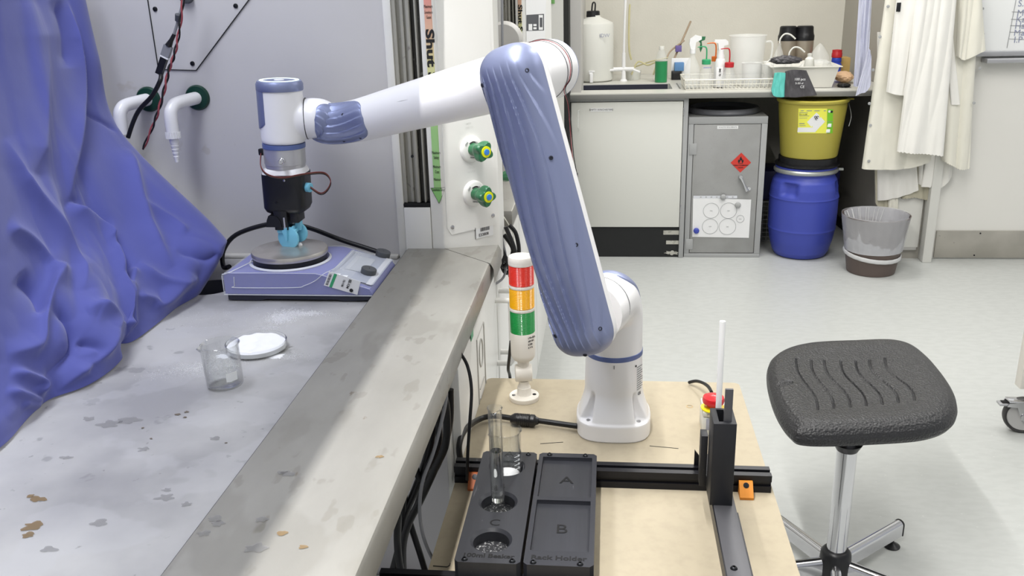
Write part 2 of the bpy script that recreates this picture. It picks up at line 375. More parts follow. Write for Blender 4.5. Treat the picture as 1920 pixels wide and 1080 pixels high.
for yy in (22, 36, 48, 60, 73): mb.tube([at(1900-yy*.12, yy, Y=4.778), at(1960, yy+2, Y=4.778)], .001, 5, smooth=False)
mb.build('ruled_line', 'inkgrey', wb)

# ceiling lamps, the back one added (the light sources sit just below them)
for i, (x, y, sx, sy, pw) in enumerate(LAMPS):
    t = thing('ceiling_lamp', (x, y, 2.69), 'flat white ceiling lamp panel above the laboratory', 'ceiling lamp', 'ceiling lamp panels')
    MB().box(x-sx/2-.02, x+sx/2+.02, y-sy/2-.02, y+sy/2+.02, 2.685, 2.70).build('housing', 'hoodwhite', t)

# ================================================================== FUME HOOD (near, left)
WT = .94; SZ = .96; WY = 1.70
hood = thing('fume_hood', (-.75, 1.0, 0), 'white fume hood with stained steel worktop, open sash and grey liner at left', 'fume hood')
def facet(base, px, py, off=0):       # on the 45 degree post face starting at y = base
    n = Vector((1, -1, 0)).normalized(); q = Vector((-.326, base, 0))+n*off
    return at(px, py, n=n, q=q)
FU = Vector((1, 1, 0)).normalized(); FN = Vector((1, -1, 0)).normalized()
MB().box(-1.30, -.42, WY, WY+.02, .86, 2.4).build('liner_wall', 'hoodwall', hood)
MB().box(-1.32, -1.30, .2, WY+.02, .86, 2.4).build('rear_baffle', 'hoodwall', hood)
MB().box(-1.32, -.30, .2, WY+.1, 2.4, 2.45).build('canopy', 'hoodwhite', hood)
# worktop with the cup sink hole
sk = at(395, 538, Z=WT); sr = .045
mb = MB(); n = 48
ring = [(sk.x+sr*1.0*math.cos(2*PI*k/n), sk.y+sr*math.sin(2*PI*k/n)) for k in range(n)]
x0, x1, y0, y1 = -1.30, -.395, .15, WY
def sq(k):
    a = 2*PI*k/n; c, s = math.cos(a), math.sin(a); t = min(((x1 if c > 0 else x0)-sk.x)/c if abs(c) > 1e-6 else 9e9, ((y1 if s > 0 else y0)-sk.y)/s if abs(s) > 1e-6 else 9e9)
    return (sk.x+c*t, sk.y+s*t)
vs = [(x, y, WT) for x, y in ring]+[(*sq(k), WT) for k in range(n)]+[(x0, y0, WT), (x1, y0, WT), (x1, y1, WT), (x0, y1, WT)]
fs = [(k, (k+1) % n, n+(k+1) % n, n+k) for k in range(n)]
cor = {}
for ci, (cx, cy) in enumerate(((x0, y0), (x1, y0), (x1, y1), (x0, y1))):
    a = math.atan2(cy-sk.y, cx-sk.x) % (2*PI); k = int(a/(2*PI)*n); fs.append((n+k, n+(k+1) % n, 2*n+ci))
mb.add(vs, fs)
mb.add([(x, y, WT) for x, y in ring]+[(x, y, WT-.005) for x, y in ring], [(k, (k+1) % n, n+(k+1) % n, n+k) for k in range(n)])
mb.build('worktop', 'worktop', hood)
MB().lathe([(sr-.001, 0), (sr-.006, -.02), (sr-.012, -.06), (.005, -.07)], (sk.x, sk.y, WT-.001), cap=False, n=40).build('cup_sink', 'hpdark', hood)
MB().box(-.4036, -.4022, .15, 1.70, WT-.001, WT+.0165).build('sill_joint', 'slit', hood)
MB().box(-1.30, -.42, WY-.018, WY, WT, WT+.008, .003).build('rear_ledge', 'trim', hood)
# raised front sill: folded stainless sheet
XI, XO = -.402, -.221
prof = [(XI, SZ-.016), (XI, SZ-.002), (XI+.002, SZ), (-.326, SZ), (XO-.008, SZ), (XO-.003, SZ-.0015), (XO, SZ-.006), (XO, SZ-.040), (XO-.02, SZ-.045), (XO-.02, SZ-.012), (XI+.02, SZ-.012)]
yn, yf = .15, 1.70
mb = MB(); m_ = len(prof)
def farY(x): return 1.693-(x-(-.326))*.94 if x >= -.3261 else 1.70       # the 45 degree seam at the far end
mb.add([(x, yn, z) for x, z in prof]+[(x, farY(x), z) for x, z in prof], [(i, (i+1) % m_, m_+(i+1) % m_, m_+i) for i in range(m_)]+[tuple(range(m_))[::-1]])
mb.build('sill', 'steel', hood)
mb = MB(); g = .0022
tri = [(-.326, 1.693+g), (XO, farY(XO)+g), (XO, 1.724), (-.326, 1.695)]
mb.add([(x, y, SZ) for x, y in tri]+[(x, y, SZ-.040) for x, y in tri], [(0, 1, 2, 3), (0, 4, 5, 1), (1, 5, 6, 2), (2, 6, 7, 3)])
mb.add([(XO, farY(XO)+g, SZ-.0), (XO, 1.724, SZ), (XO+.006, 1.724, SZ-.012), (XO+.006, farY(XO)+g, SZ-.012), (XO+.006, 1.724, SZ-.04), (XO+.006, farY(XO)+g, SZ-.04)], [(0, 1, 2, 3), (3, 2, 4, 5)])
mb.build('sill_corner', 'steel', hood)
MB().add([(-.328, 1.692, SZ-.004), (XO, farY(XO), SZ-.004), (XO, farY(XO)+g, SZ-.004), (-.328, 1.695, SZ-.004)], [(0, 1, 2, 3)]).build('seam', 'slit', hood)
# front post on the far side: stepped white extrusion, sash track, return and 45 degree service panel
PXR = -.2265
def post(h, Y0):
    MB().box(-.4195, -.404, Y0-.004, Y0+.05, .86, 2.4, .002).build('edge_strip', 'hoodwhite', h)
    MB().box(-.404, -.3705, Y0+.010, Y0+.05, 1.05, 2.4).build('track_channel', 'hoodtrack', h)
    mb = MB()
    mb.box(-.404, -.396, Y0+.0, Y0+.03, 1.053, 2.4, .001); mb.box(-.389, -.383, Y0+.004, Y0+.03, 1.053, 2.4, .001); mb.box(-.377, -.3705, Y0-.001, Y0+.03, 1.053, 2.4, .001); mb.box(-.362, -.3585, Y0+.001, Y0+.03, 1.053, 2.4, .001)
    mb.build('sash_track', 'hoodtrack', h)
    MB().box(-.3705, -.350, Y0+.016, Y0+.05, 1.05, 2.4).build('track_groove', 'hooddark', h)
    MB().box(-.404, -.3505, Y0-.004, Y0+.05, 1.045, 1.052, .001).build('track_stop', 'slit', h)
    MB().box(-.404, -.3510, Y0-.006, Y0+.05, .90, 1.044, .002).build('post_foot', 'hoodwhite', h)
    poly = [(-.350, Y0-.002)]
    for k in range(7): a = -PI/2+k*PI/4/6; poly.append((-.3285+.006*math.cos(a), Y0+.004+.006*math.sin(a)))
    poly += [(PXR, Y0-.002+(PXR+.326)), (PXR, Y0+.15), (-.350, Y0+.15)]
    mb = MB(); mb.prism(poly, (0, 0, .90), X_, Y_, 1.5); mb.build('corner_post', 'hoodwhite', h)
post(hood, 1.70)
FQ = 1.698   # y of the face where x = -.326
def fpt(px, py, off=0, base=FQ): return facet(base, px, py, off)
# service panel plate
A0 = fpt(836, 390, .001); ztop = 2.2
pl = [fpt(836, 390), fpt(838, 428), fpt(846, 440), fpt(930, 413)]
def on(P): v = P-Vector((-.326, FQ, 0)); return (v.dot(FU), P.z)
a, b, c_, d_ = [on(p) for p in pl]
MB().prism([(a[0], a[1]), (b[0], b[1]), (c_[0], c_[1]), (d_[0]-.003, c_[1]), (d_[0], d_[1]), (d_[0], 2.2), (a[0], 2.2)], (-.326, FQ, 0), FU, Z_, .0018).build('service_panel', 'hoodwhite', hood)
for p in ((848, 426), (924, 404)):
    P = fpt(*p, .0015); MB().lathe([(.0045, 0), (.004, .0018), (.0015, .003)], P, FN, 16).build('screw', 'steelscrew', hood)
def label_strip(h, Y0, full=True):
    yy = Y0-.0030; z0, z1 = 1.083, 1.75; cx = -.3335
    def lp(s_, z, off=0): return Vector((s_, yy-off, z)) if s_ <= -.3283 else Vector((-.3283+(s_+.3283)*.76+off*.5, yy+max(0, s_+.3283)*.70-off, z))
    cols = (-.3410, -.3283, -.3262, -.3215)
    me = MB(); me.add([lp(c, z0) for c in cols]+[lp(c, z1) for c in cols], [(k, k+1, k+5, k+4) for k in range(3)])
    g = bpy.data.materials.new('sash_label'); g.use_nodes = True; nt = g.node_tree; b = nt.nodes['Principled BSDF']; b.inputs['Roughness'].default_value = .6
    tc = nt.nodes.new('ShaderNodeTexCoord'); sp = nt.nodes.new('ShaderNodeSeparateXYZ'); mr = nt.nodes.new('ShaderNodeMapRange'); cr = nt.nodes.new('ShaderNodeValToRGB')
    nt.links.new(tc.outputs['Object'], sp.inputs[0]); nt.links.new(sp.outputs[2], mr.inputs[0]); mr.inputs['From Min'].default_value = z0; mr.inputs['From Max'].default_value = 1.45
    nt.links.new(mr.outputs[0], cr.inputs[0]); e = cr.color_ramp.elements; e[0].position = .3; e[0].color = lin('#9ccb85'); e[1].position = 1; e[1].color = lin('#d98683')
    k = e.new(.62); k.color = lin('#d8d69c'); k = e.new(.82); k.color = lin('#ddb397')
    nt.links.new(cr.outputs[0], b.inputs['Base Color']); me.build('sash_label', g, h)
    me = MB(); az = z0-.031; m_ = z0-.031*(1-.0125/.0155)
    me.add([lp(-.3475, z0, .0003), lp(-.3283, z0, .0003), lp(-.3170, z0, .0003), lp(-.3325, az, .0003), lp(-.3283, az+.0082, .0003)], [(0, 1, 4, 3), (1, 2, 4)]); me.build('arrow_head', 'lgreen', h)
    me = MB()
    for p, q in (((-.3475, z0), (-.3283, z0)), ((-.3283, z0), (-.3170, z0)), ((-.3170, z0), (-.3283, az+.0082)), ((-.3283, az+.0082), (-.3325, az)), ((-.3325, az), (-.3475, z0))): me.tube([lp(p[0], p[1], .0005), lp(q[0], q[1], .0005)], .0004, 4, smooth=False)
    me.build('arrow_outline', 'ink', h)
    for s_, z_, sz, fx in (('Maximum', 1.4205, .0085, .50), ('Greenhouse', 1.4105, .0075, .42), ('Gases', 1.4015, .0080, .48), ('Maximum', 1.1500, .0085, .50), ('Safety', 1.1405, .0085, .50), ('Minimum', 1.1225, .0085, .50), ('Cost', 1.1125, .0085, .50), ('Minimum', 1.0975, .0080, .50), ('Greenhouse Gases', 1.0770, .0078, .40)):
        text(s_, sz, (cx+.0005, yy-.0007, z_), X_, Z_, 'ink', h, 'lettering', align='CENTER', sx=fx, ext=.0001)
    text('Shut Sash', .0215, (cx-.0062, yy-.0007, 1.383), -Z_, X_, 'ink', h, 'lettering', bold=.0008, sx=1.75, ext=.0001)
label_strip(hood, 1.70)
# barcode label
P = fpt(891, 427, .0012); mb = MB(); e1 = (fpt(929, 415, .0012)-P).dot(FU)
mb.prism([(0, 0), (.046, 0), (.046, -.024), (0, -.024)], P, FU, Z_, .0004); bc = mb.build('barcode_label', 'paper', hood)
mb = MB(); random.seed(3)
xx = .006
xx = .013
while xx < .036: wd = random.choice((.0006, .001, .0014)); mb.prism([(xx, -.003), (xx+wd, -.003), (xx+wd, -.0105), (xx, -.0105)], P+FN*.0005, FU, Z_, .0002); xx += wd+random.choice((.0007, .0011))
mb.build('bars', 'ink', bc)
text('E33808', .0085, P+FN*.0006+FU*.008-Z_*.0205, FU, Z_, 'ink', bc)
MB().prism([(-.0006, 0), (.0006, 0), (.0006, -.0245), (-.0006, -.0245)], P+FN*.0004, FU, Z_, .0003).build('border', 'ink', bc)
# valves: white dial and green handle
def valve(c, rot):
    v = thing('service_valve', c, '', 'valve')
    n_ = FN; u = FU
    MB().lathe([(.0265, 0), (.0265, .004), (.0245, .007), (.0225, .0085), (.002, .009)], c, n_, 40, ux=u).build('dial', 'hoodwhite', v)
    text('ON', .0055, c+n_*.0092-u*.0165+Z_*.008, (u*.6+Z_*.8), (Z_*.6-u*.8), 'inkgrey', v); text('OFF', .0055, c+n_*.0092+u*.006+Z_*.0125, (u*.7-Z_*.7), (Z_*.7+u*.7), 'inkgrey', v)
    text('DOMNICK', .004, c+n_*.0092-u*.008-Z_*.0165, (u*.97-Z_*.2), (Z_*.97+u*.2), 'inkgrey', v)
    mb = MB(); mb.tube([c+n_*.0093-u*.008+Z_*.0125, c+n_*.0093+Z_*.0148, c+n_*.0093+u*.006+Z_*.0135], .0012, 6); mb.build('arc_mark', 'ink', v)
    # handle: stem swelling to a four lobed grip
    def fn(U, V):
        t = U; a = 2*PI*V
        r = .0125 if t < .30 else .0125+.0055*sstep(.30, .6, t)
        lob = 1+(.20*sstep(.35, .7, t))*math.cos(4*(a+rot))
        sc_ = 1-.12*sstep(.9, 1, t)
        return c+n_*(.009+.042*t)+u*(r*lob*sc_*math.cos(a))+Z_*(r*lob*sc_*math.sin(a)*1.0)
    mb = MB(); mb.grid(fn, 22, 64, cv=True); N_ = 64
    mb.add([fn(1, k/N_) for k in range(N_)], [tuple(range(N_))]); h = mb.build('handle', 'green', v, sharp=30)
    MB().lathe([(.0112, .0505), (.0110, .0525), (.006, .0528)], c, n_, 28).build('yellow_ring', 'yellow', v)
    MB().lathe([(.0062, .0525), (.0058, .0548), (.001, .0552)], c, n_, 24).build('blue_button', 'vblue', v)
    return v
c1 = fpt(882, 279, .001); c2 = fpt(887, 362, .001)
v1 = valve(c1, .55); v1['label'] = 'green hot water valve, upper one beside the arrow label on the white hood post'
v2 = valve(c2, .1); v2['label'] = 'green cold water valve, lower one above the barcode label on the white hood post'
for P, s1, s2 in ((fpt(872, 235, .0015), 'HOT', 'WATER'), (fpt(876, 318, .0015), 'COLD', 'WATER')):
    text(s1, .006, P+FU*.002, FU, Z_, 'trim', hood); text(s2, .006, P-Z_*.008, FU, Z_, 'trim', hood)
# sash and front head above the opening
MB().box(-.33, -.305, .2, 1.70, 1.475, 2.4).build('sash', 'hoodwhite', hood)
# engraved access plate on the liner wall with its screws
pp = [at(x, y, Y=WY-.0015) for x, y in ((270, -45), (297, 130), (368, 132), (500, -45))]
mb = MB(); mb.tube([pp[0], pp[1]], .0011, 4, smooth=False); mb.tube([pp[1], pp[2]], .0011, 4, smooth=False); mb.tube([pp[2], pp[3]], .0011, 4, smooth=False)
mb.build('access_plate_joint', 'ink', hood)
for x, y in ((291, 17), (442, 11), (361, 119)):
    P = at(x, y, Y=WY); MB().lathe([(.0045, 0), (.0042, .002), (.002, .0028)], P, (0, -1, 0), 16).build('screw', 'darkscrew', hood)
MB().lathe([(.012, 0), (.012, .012), (.008, .014)], at(352, -6, Y=WY), (0, -1, 0), 20).build('cable_boss', 'knob', hood)
P = at(773, 293, Y=1.699); MB().lathe([(.003, 0), (.0028, .0015)], P, (0, -1, 0), 12).build('screw', 'darkscrew', hood)
# gas spouts on the liner wall
def spout(px, py, lab, nozzle=True):
    c = at(px, py, Y=WY); t = thing('gas_spout', c, lab, 'gas outlet')
    MB().lathe([(.0245, 0), (.0245, .003), (.022, .007), (.012, .0085), (.002, .009)], c, (0, -1, 0), 40).build('flange', 'dgreen', t)
    p = [c+Vector((0, -.004, 0)), c+Vector((-.006, -.025, -.001)), c+Vector((-.017, -.058, -.004)), c+Vector((-.021, -.072, -.012)), c+Vector((-.0225, -.077, -.026)), c+Vector((-.0225, -.078, -.056))]
    MB().tube(p, .0122, 20, step=8).build('bent_pipe', 'spout', t)
    if nozzle:
        e = p[-1]
        mb = MB()
        def fn(U, V): a = 2*PI*V; r = .0132+.0008*(1 if math.cos(18*a) > 0 else -1); return e+Vector((r*math.cos(a), r*math.sin(a), .002-.012*U))
        mb.grid(fn, 3, 144, cv=True); mb.lathe([(.0128, .002), (.004, .0025)], e, n=24, cap=False); mb.lathe([(.0128, -.010), (.004, -.0105)], e, n=24, cap=False); mb.build('collar', 'spout', t)
        pr = [(.0085, -.009), (.0085, -.017)]
        for k in range(5): z = -.017-.007*k; r = .0085-.0007*k; pr += [(r, z), (r-.0019, z-.0062)]
        pr += [(.004, -.053), (.0035, -.056)]
        MB().lathe(pr, e, n=24).build('hose_barb', 'spout', t, sharp=25)
    return t
spout(371, 183, 'white bent gas spout with ribbed hose barb, right hand one on the grey liner')
spout(279, 186, 'white bent gas spout half hidden by the blue cloth, left hand one', False)

# stains and scratches that lie on the steel
mb = MB()
def blot(px, py, r, m, z=WT+.0006, sx=1, sy=1, seed=0):
    c = at(px, py, Z=z); vs = [c]; n = 22
    for k in range(n):
        a = 2*PI*k/n; rr = r*(.75+.5*noise.noise(Vector((math.cos(a)*1.3+seed, math.sin(a)*1.3, px*.1)))+.12*math.sin(5*a+px))
        vs.append(c+Vector((rr*sx*math.cos(a), rr*sy*math.sin(a), 0)))
    q = m; q.add(vs, [(0, 1+k, 1+(k+1) % n) for k in range(n)])
class Each:
    def __init__(s, nm, m): s.nm = nm; s.m = m
    def add(s, v, f): MB().add(v, f).build(s.nm, s.m, hood)
st = Each('brown_stain', 'stain'); rs = Each('rust_stain', 'rust'); sp_ = Each('damp_stain', 'stainp')
random.seed(11)
for (x, y, r) in ((63, 985, .010), (55, 1003, .006), (72, 935, .008), (58, 930, .004)): blot(x, y, r, rs, sx=1.5)
for (x, y, r) in ((333, 777, .0035), (350, 772, .003), (347, 782, .0025), (424, 830, .0015), (268, 802, .002), (283, 822, .0018)): blot(x, y, r, st, sx=1.4)
for (x, y, r) in ((125, 858, .006), (240, 788, .012), (165, 785, .008), (205, 795, .014), (402, 822, .006), (270, 842, .006), (185, 980, .008), (310, 932, .009), (312, 918, .005), (350, 945, .005), (440, 918, .006), (90, 1030, .007)): blot(x, y, r, sp_, sx=1.5)
for (x, y, r) in ((402, 973, .007), (408, 982, .006), (382, 1000, .006), (490, 974, .006), (478, 1028, .010), (540, 888, .007), (530, 885, .005)): blot(x, y, r, sp_, z=SZ+.0006, sx=1.4)
for (x, y, r) in ((530, 999, .005), (568, 1025, .004), (712, 856, .004)): blot(x, y, r, rs, z=SZ+.0006, sx=1.3)

# ---- cupboard base of the hoods, under the sill
base = thing('hood_base_cupboard', (-.55, 2.4, 0), 'white cupboard under the fume hoods with long handles and green sticker', 'cupboard')
YB = 1.32
mb = MB().box(-1.2, -.262, YB, 3.9, .12, .856, .003); mb.build('carcass', 'hoodwhite', base)
MB().box(-1.2, -.268, YB-.003, YB, .14, .856).build('end_panel', 'hoodlilac', base)
MB().box(-1.2, -.30, YB+.02, 3.9, 0, .12).build('plinth', 'trim', base)
yy = YB+.02
for i, (a, b) in enumerate(((1.34, 1.86), (1.87, 2.39), (2.40, 2.92), (2.93, 3.45))):
    d = MB().box(-.262, -.246, a+.004, b-.004, .15, .855, .003).build('door', 'hoodwhite', base)
    hy = b-.03 if i % 2 == 0 else a+.03
    if i == 0: hy = 1.835
    MB().tube([(-.248, hy, .80), (-.215, hy, .80), (-.212, hy, .795), (-.212, hy, .655), (-.215, hy, .65), (-.248, hy, .65)], .006, 10, smooth=False).build('handle', 'hoodwhite', d)
P = at(884, 612, X=-.2455); MB().box(-.2455, -.2448, P.y-.014, P.y+.014, P.z-.024, P.z+.024).build('green_sticker', 'capgreen', base); MB().box(-.2448, -.2443, P.y-.011, P.y+.011, P.z-.008, P.z+.019).build('sticker_print', 'paper', base)
P = at(903, 692, X=-.2455); mb = MB()
fr = [(-.04, -.09), (.04, -.09), (.04, .09), (-.04, .09)]
mb.tube([(-.2452, P.y+a*1.2, P.z+b*.9) for a, b in fr+[fr[0]]], .0012, 4, smooth=False)
mb.tube([(-.2452, P.y+.022*math.cos(a), P.z+.035+.028*math.sin(a)) for a in [2*PI*k/20 for k in range(21)]], .0015, 5)
mb.tube([(-.2452, P.y-.03, P.z-.03), (-.2452, P.y+.03, P.z-.03)], .0012, 4, smooth=False); mb.tube([(-.2452, P.y-.03, P.z-.05), (-.2452, P.y+.02, P.z-.05)], .0012, 4, smooth=False)
mb.build('embossed_notice', 'trim', base)
wbx = at(715, 1040, Y=1.15)
MB().box(-.75, -.27, 1.14, 1.31, .0, .40, .004).build('storage_box_dummy', 'hoodwhite') if False else None
sb = MB(); sb.box(-.80, -.268, 1.13, 1.312, .40, .465, .003); sb.box(-.80, -.75, 1.14, 1.30, 0, .40); sb.box(-.32, -.27, 1.14, 1.30, 0, .40)
tag(sb.build('low_shelf', 'hoodwhite'), 'low white shelf on two feet against the cupboard end under the fume hood', 'shelf')
# ================================================================== SECOND FUME HOOD
h2 = thing('fume_hood', (-.6, 2.9, 0), 'second white fume hood behind the robot arm elbow, with notices on its post', 'fume hood')
post(h2, 3.46); label_strip(h2, 3.46)
MB().box(-1.3, -.42, 3.46, 3.50, .9, 2.4).build('liner_wall', 'hoodwhite', h2)
MB().box(-1.3, -.40, 2.0, 3.46, .90, .94).build('worktop', 'worktop', h2)
MB().box(-.402, -.222, 2.005, 3.47, .92, .96, .003).build('sill', 'steel', h2)
MB().box(-.33, -.305, 2.0, 3.46, 1.6, 2.4).build('sash', 'hoodwhite', h2)
MB().box(-1.3, -1.28, 2.0, 3.46, .9, 2.4).build('rear_baffle', 'hoodlilac', h2)
FQ2 = FQ+1.76
mb = MB(); A = fpt(987, 28, .002, FQ2); B = fpt(1020, 26, .002, FQ2); Cc = fpt(1020, 57, .002, FQ2); D = fpt(987, 58, .002, FQ2)
A0_ = fpt(985, -40, .0015, FQ2); B0_ = fpt(1025, -40, .0015, FQ2); C0_ = fpt(1022, 74, .0015, FQ2); D0_ = fpt(987, 79, .0015, FQ2)
MB().add([A0_, B0_, C0_, D0_], [(0, 1, 2, 3)]).build('notice_paper', 'paper', h2)
MB().add([A, B, Cc, D], [(0, 1, 2, 3)]).build('notice_picture', 'poster', h2)
mb = MB()
for (x0_, y0_, x1_, y1_) in ((991, 45, 998, 57), (1000, 45, 1006, 49), (1000, 51, 1006, 55), (1010, 28, 1018, 56)):
    q = [fpt(x, y, .003, FQ2) for x, y in ((x0_, y0_), (x1_, y0_), (x1_, y1_), (x0_, y1_))]; mb.add(q, [(0, 1, 2, 3)])
mb.build('notice_boxes', 'paper', h2)
mb = MB(); q = [fpt(x, y, .0035, FQ2) for x, y in ((1012, 33), (1017, 33), (1017, 51), (1012, 51))]; mb.add(q, [(0, 1, 2, 3)]); mb.build('notice_mark', 'poster', h2)
# notices on the end wall behind
mb = MB(); q = [at(x, y, Y=4.615) for x, y in ((1031, -30), (1040, -30), (1040, 7), (1031, 7))]; mb.add(q, [(0, 1, 2, 3)])
tag(mb.build('green_notice', 'lgreen', solid=.001), 'small green notice on the end wall at top centre', 'notice')
# near post of the second hood with its own valve
MB().add([(-.229, 1.86, .95), (-.229, 1.90, .95), (-.335, 2.01, .95), (-.335, 1.86, .95), (-.229, 1.86, 2.4), (-.229, 1.90, 2.4), (-.335, 2.01, 2.4), (-.335, 1.86, 2.4)],
    [(0, 1, 2, 3), (4, 5, 6, 7), (0, 1, 5, 4), (1, 2, 6, 5), (2, 3, 7, 6), (3, 0, 4, 7)]).build('near_post', 'hoodwhite', h2)
P = at(950, 330, Y=2.03); vv_ = thing('service_valve', P, 'green valve handle peeking out from behind the hood post, beside the arm', 'valve')
n3 = Vector((1, 1, 0)).normalized()
MB().lathe([(.007, -.030), (.008, -.02), (.013, -.004), (.0135, .004), (.010, .008), (.002, .009)], P, n3, 8).build('handle', 'green', vv_, sharp=20)
# rounded grey guard seen past the post
g_ = at(945, 68, Y=2.6)
mb = MB(); mb.lathe([(.004, 0), (.045, .002), (.052, .012), (.052, .05), (.045, .06), (.004, .062)], (g_.x+.004, 2.6, g_.z-.01), (0, -1, 0), 32); gd = mb.build('domed_guard', 'trim'); tag(gd, 'pale rounded perforated guard between the two hood posts, top centre', 'guard')
# hanging pull cord beside first post
t = MB().tube([at(941, -20, Y=1.92), at(942, 200, Y=1.92), at(940, 420, Y=1.92), at(948, 480, Y=1.9), at(944, 520, Y=1.88), at(912, 541, Y=1.84)], .0028, 8).build('grey_hose', 'cablegrey')
tag(t, 'thin grey hose running down the edge of the hood post and under the sill', 'hose')
t = MB().tube([at(941, 402, Y=2.0), at(953, 420, Y=2.0), at(962, 440, Y=2.05), at(963, 470, Y=2.05), at(955, 500, Y=2.0)], .0016, 6).build('white_wire', 'wire'); tag(t, 'thin white wire looping in front of the far sill beside the arm', 'wire')
paths = [([(935, 455), (958, 500), (965, 470), (948, 425)], 'looping upward'), ([(936, 470), (944, 500), (962, 470), (945, 440)], 'in a tight inner loop'), ([(938, 490), (950, 512), (972, 480), (968, 440), (955, 422)], 'in the widest loop'), ([(932, 480), (928, 515), (918, 522), (930, 500), (935, 470)], 'hanging lowest against the handles'), ([(940, 478), (955, 505), (958, 520), (975, 524)], 'running toward the signal tower')]
for k, (pp_, s_) in enumerate(paths):
    t = MB().tube([at(x, y, Y=1.86+.02*k) for x, y in pp_], .0048, 8).build('black_cable', 'cable'); tag(t, 'black cable behind the signal tower, '+s_, 'cable')
# ================================================================== WORK TABLE WITH THE RIG
TZ = .69
tb = thing('work_table', (0, 1.1, 0), 'small table with a pale fibreboard top carrying the robot arm', 'table')
rr = .012; X0, X1, Y0_, Y1_ = -.2455, .2625, .40, 1.668
poly = []
for cx, cy, a0 in ((X1-rr, Y1_-rr, 0), (X0+rr, Y1_-rr, 90), (X0+rr, Y0_+rr, 180), (X1-rr, Y0_+rr, 270)):
    for k in range(6): a = math.radians(a0+k*18); poly.append((cx+rr*math.cos(a), cy+rr*math.sin(a)))
MB().prism(poly, (0, 0, TZ-.018), X_, Y_, .018).build('top', 'mdf', tb)
for x in (-.22, .235):
    for y in (.45, 1.62): MB().box(x-.02, x+.02, y-.02, y+.02, 0, TZ-.018, .002).build('leg', 'anod', tb)
MB().box(-.22, .235, 1.605, 1.635, TZ-.058, TZ-.018, .002).build('rail', 'anod', tb)
MB().box(-.235, -.205, .45, 1.62, TZ-.058, TZ-.018, .002).build('rail', 'anod', tb); MB().box(.22, .25, .45, 1.62, TZ-.058, TZ-.018, .002).build('rail', 'anod', tb)
for (x, y, r) in ((1293, 762, .0065),):
    P = at(x, y, Z=TZ+.0004); MB().lathe([(r, 0), (r*.7, .0003)], P, n=24, cap=False).build('ring_mark', 'mdfedge', tb)
for pa in (((1218, 836), (1272, 841)), ((1013, 832), (1056, 829)), ):
    MB().tube([at(x, y, Z=TZ+.0003) for x, y in pa], .0006, 4, smooth=False).build('pencil_line', 'ink', tb)
MB().tube([at(x, y, Z=TZ+.0005) for x, y in ((812, 1061), (838, 1063), (843, 1060), (844, 1056))], .0007, 4, smooth=False).build('pencil_line', 'ink', tb)
# slotted aluminium profiles
def profile(x0, x1, y0, z0, lab):
    s_, n_ = .03, .004
    sec = [(0, 0), (.011, 0), (.011, .004), (.019, .004), (.019, 0), (.03, 0), (.03, .011), (.026, .011), (.026, .019), (.03, .019), (.03, .03), (.019, .03), (.019, .026), (.011, .026), (.011, .03), (0, .03), (0, .019), (.004, .019), (.004, .011), (0, .011)]
    t = MB().prism([(a, b) for a, b in sec], (x0, y0, z0), Y_, Z_, x1-x0).build('slotted_rail', 'anod', sharp=20); return tag(t, lab, 'rail')
profile(-.246, .258, 1.259, TZ, 'black slotted rail lying across the board behind the racks')
profile(-.30, .258, .960, TZ, 'black slotted rail lying across the board in front, at the bottom edge')
def bracket(px, py, m, lab):
    P = at(px, py, Z=TZ); x = P.x; t = thing('corner_bracket', (x, 1.245, TZ), lab, 'bracket')
    mb = MB(); mb.prism([(0, 0), (-.022, 0), (-.022, .004), (-.004, .022), (0, .022)], (x-.0105, 1.258, TZ), Y_, Z_, .021)
    mb.build('body', m, t)
    for (dy, dz) in ((-.0145, .0115-.003), (-.008, .0175)):
        n_ = Vector((0, -.7, .7)); MB().lathe([(.0045, -.001), (.0045, .0008), (.003, .0009)], (x, 1.258+dy, TZ+dz), n_, 16).build('screw', 'darkscrew' if dz > .015 else 'steelscrew', t)
bracket(1395, 918, 'orange', 'orange printed corner bracket on the board at the right end of the rear rail')
bracket(893, 905, 'rorange', 'rust-orange printed corner bracket on the board at the left end of the rear rail')

def boolean(o, cutters):
    for c in cutters:
        md = o.modifiers.new('b', 'BOOLEAN'); md.operation = 'DIFFERENCE'; md.solver = 'EXACT'; md.object = c
    dg = bpy.context.evaluated_depsgraph_get(); dg.update()
    me = bpy.data.meshes.new_from_object(o.evaluated_get(dg)); o.modifiers.clear(); o.data = me
    for f in me.polygons: f.use_smooth = True
    me.set_sharp_from_angle(angle=math.radians(35))
    for c in cutters: bpy.data.objects.remove(c)
HT = .745; HY0, HY1 = .976, 1.268
def chbox(x0, x1, y0, y1, z0, z1, c=.005):
    return MB().prism([(x0+c, y0), (x1-c, y0), (x1, y0+c), (x1, y1-c), (x1-c, y1), (x0+c, y1), (x0, y1-c), (x0, y0+c)], (0, 0, z0), X_, Y_, z1-z0)
bh = thing('beaker_rack', (-.154, 1.12, .72), 'black printed beaker rack with three round wells and letters shaded as if cut', 'rack')
o = chbox(-.1975, -.1105, HY0, HY1, .72, HT).build('body', 'printed', bh)
cut = []
PK = [(-.1545, 1.222), (-.1565, 1.122), (-.1545, 1.027)]
for x, y in PK: cut.append(MB().lathe([(.0247, -.019), (.0247, -.004), (.0292, .0005), (.0295, .004)], (x, y, HT), n=56).build('cut', None))
for c in cut: c.matrix_world = Matrix.Translation(c.location)
boolean(o, cut)
for x, y in PK: MB().lathe([(.0246, -.0188), (.001, -.0188)], (x, y, HT), n=40, cap=False).build('well_floor', 'dust', bh)
for s_, py in (('A', 1.184-.012), ('B', 1.152+.004), ('C', 1.063-.004)):
    pass
text('A', .022, (-.1545, 1.2535, HT+.0001), X_, Y_, 'slit', bh, 'cut_letter', align='CENTER', sx=1.1, ext=.0002)  # flat letters, the shade of engraving is put into their dark colour
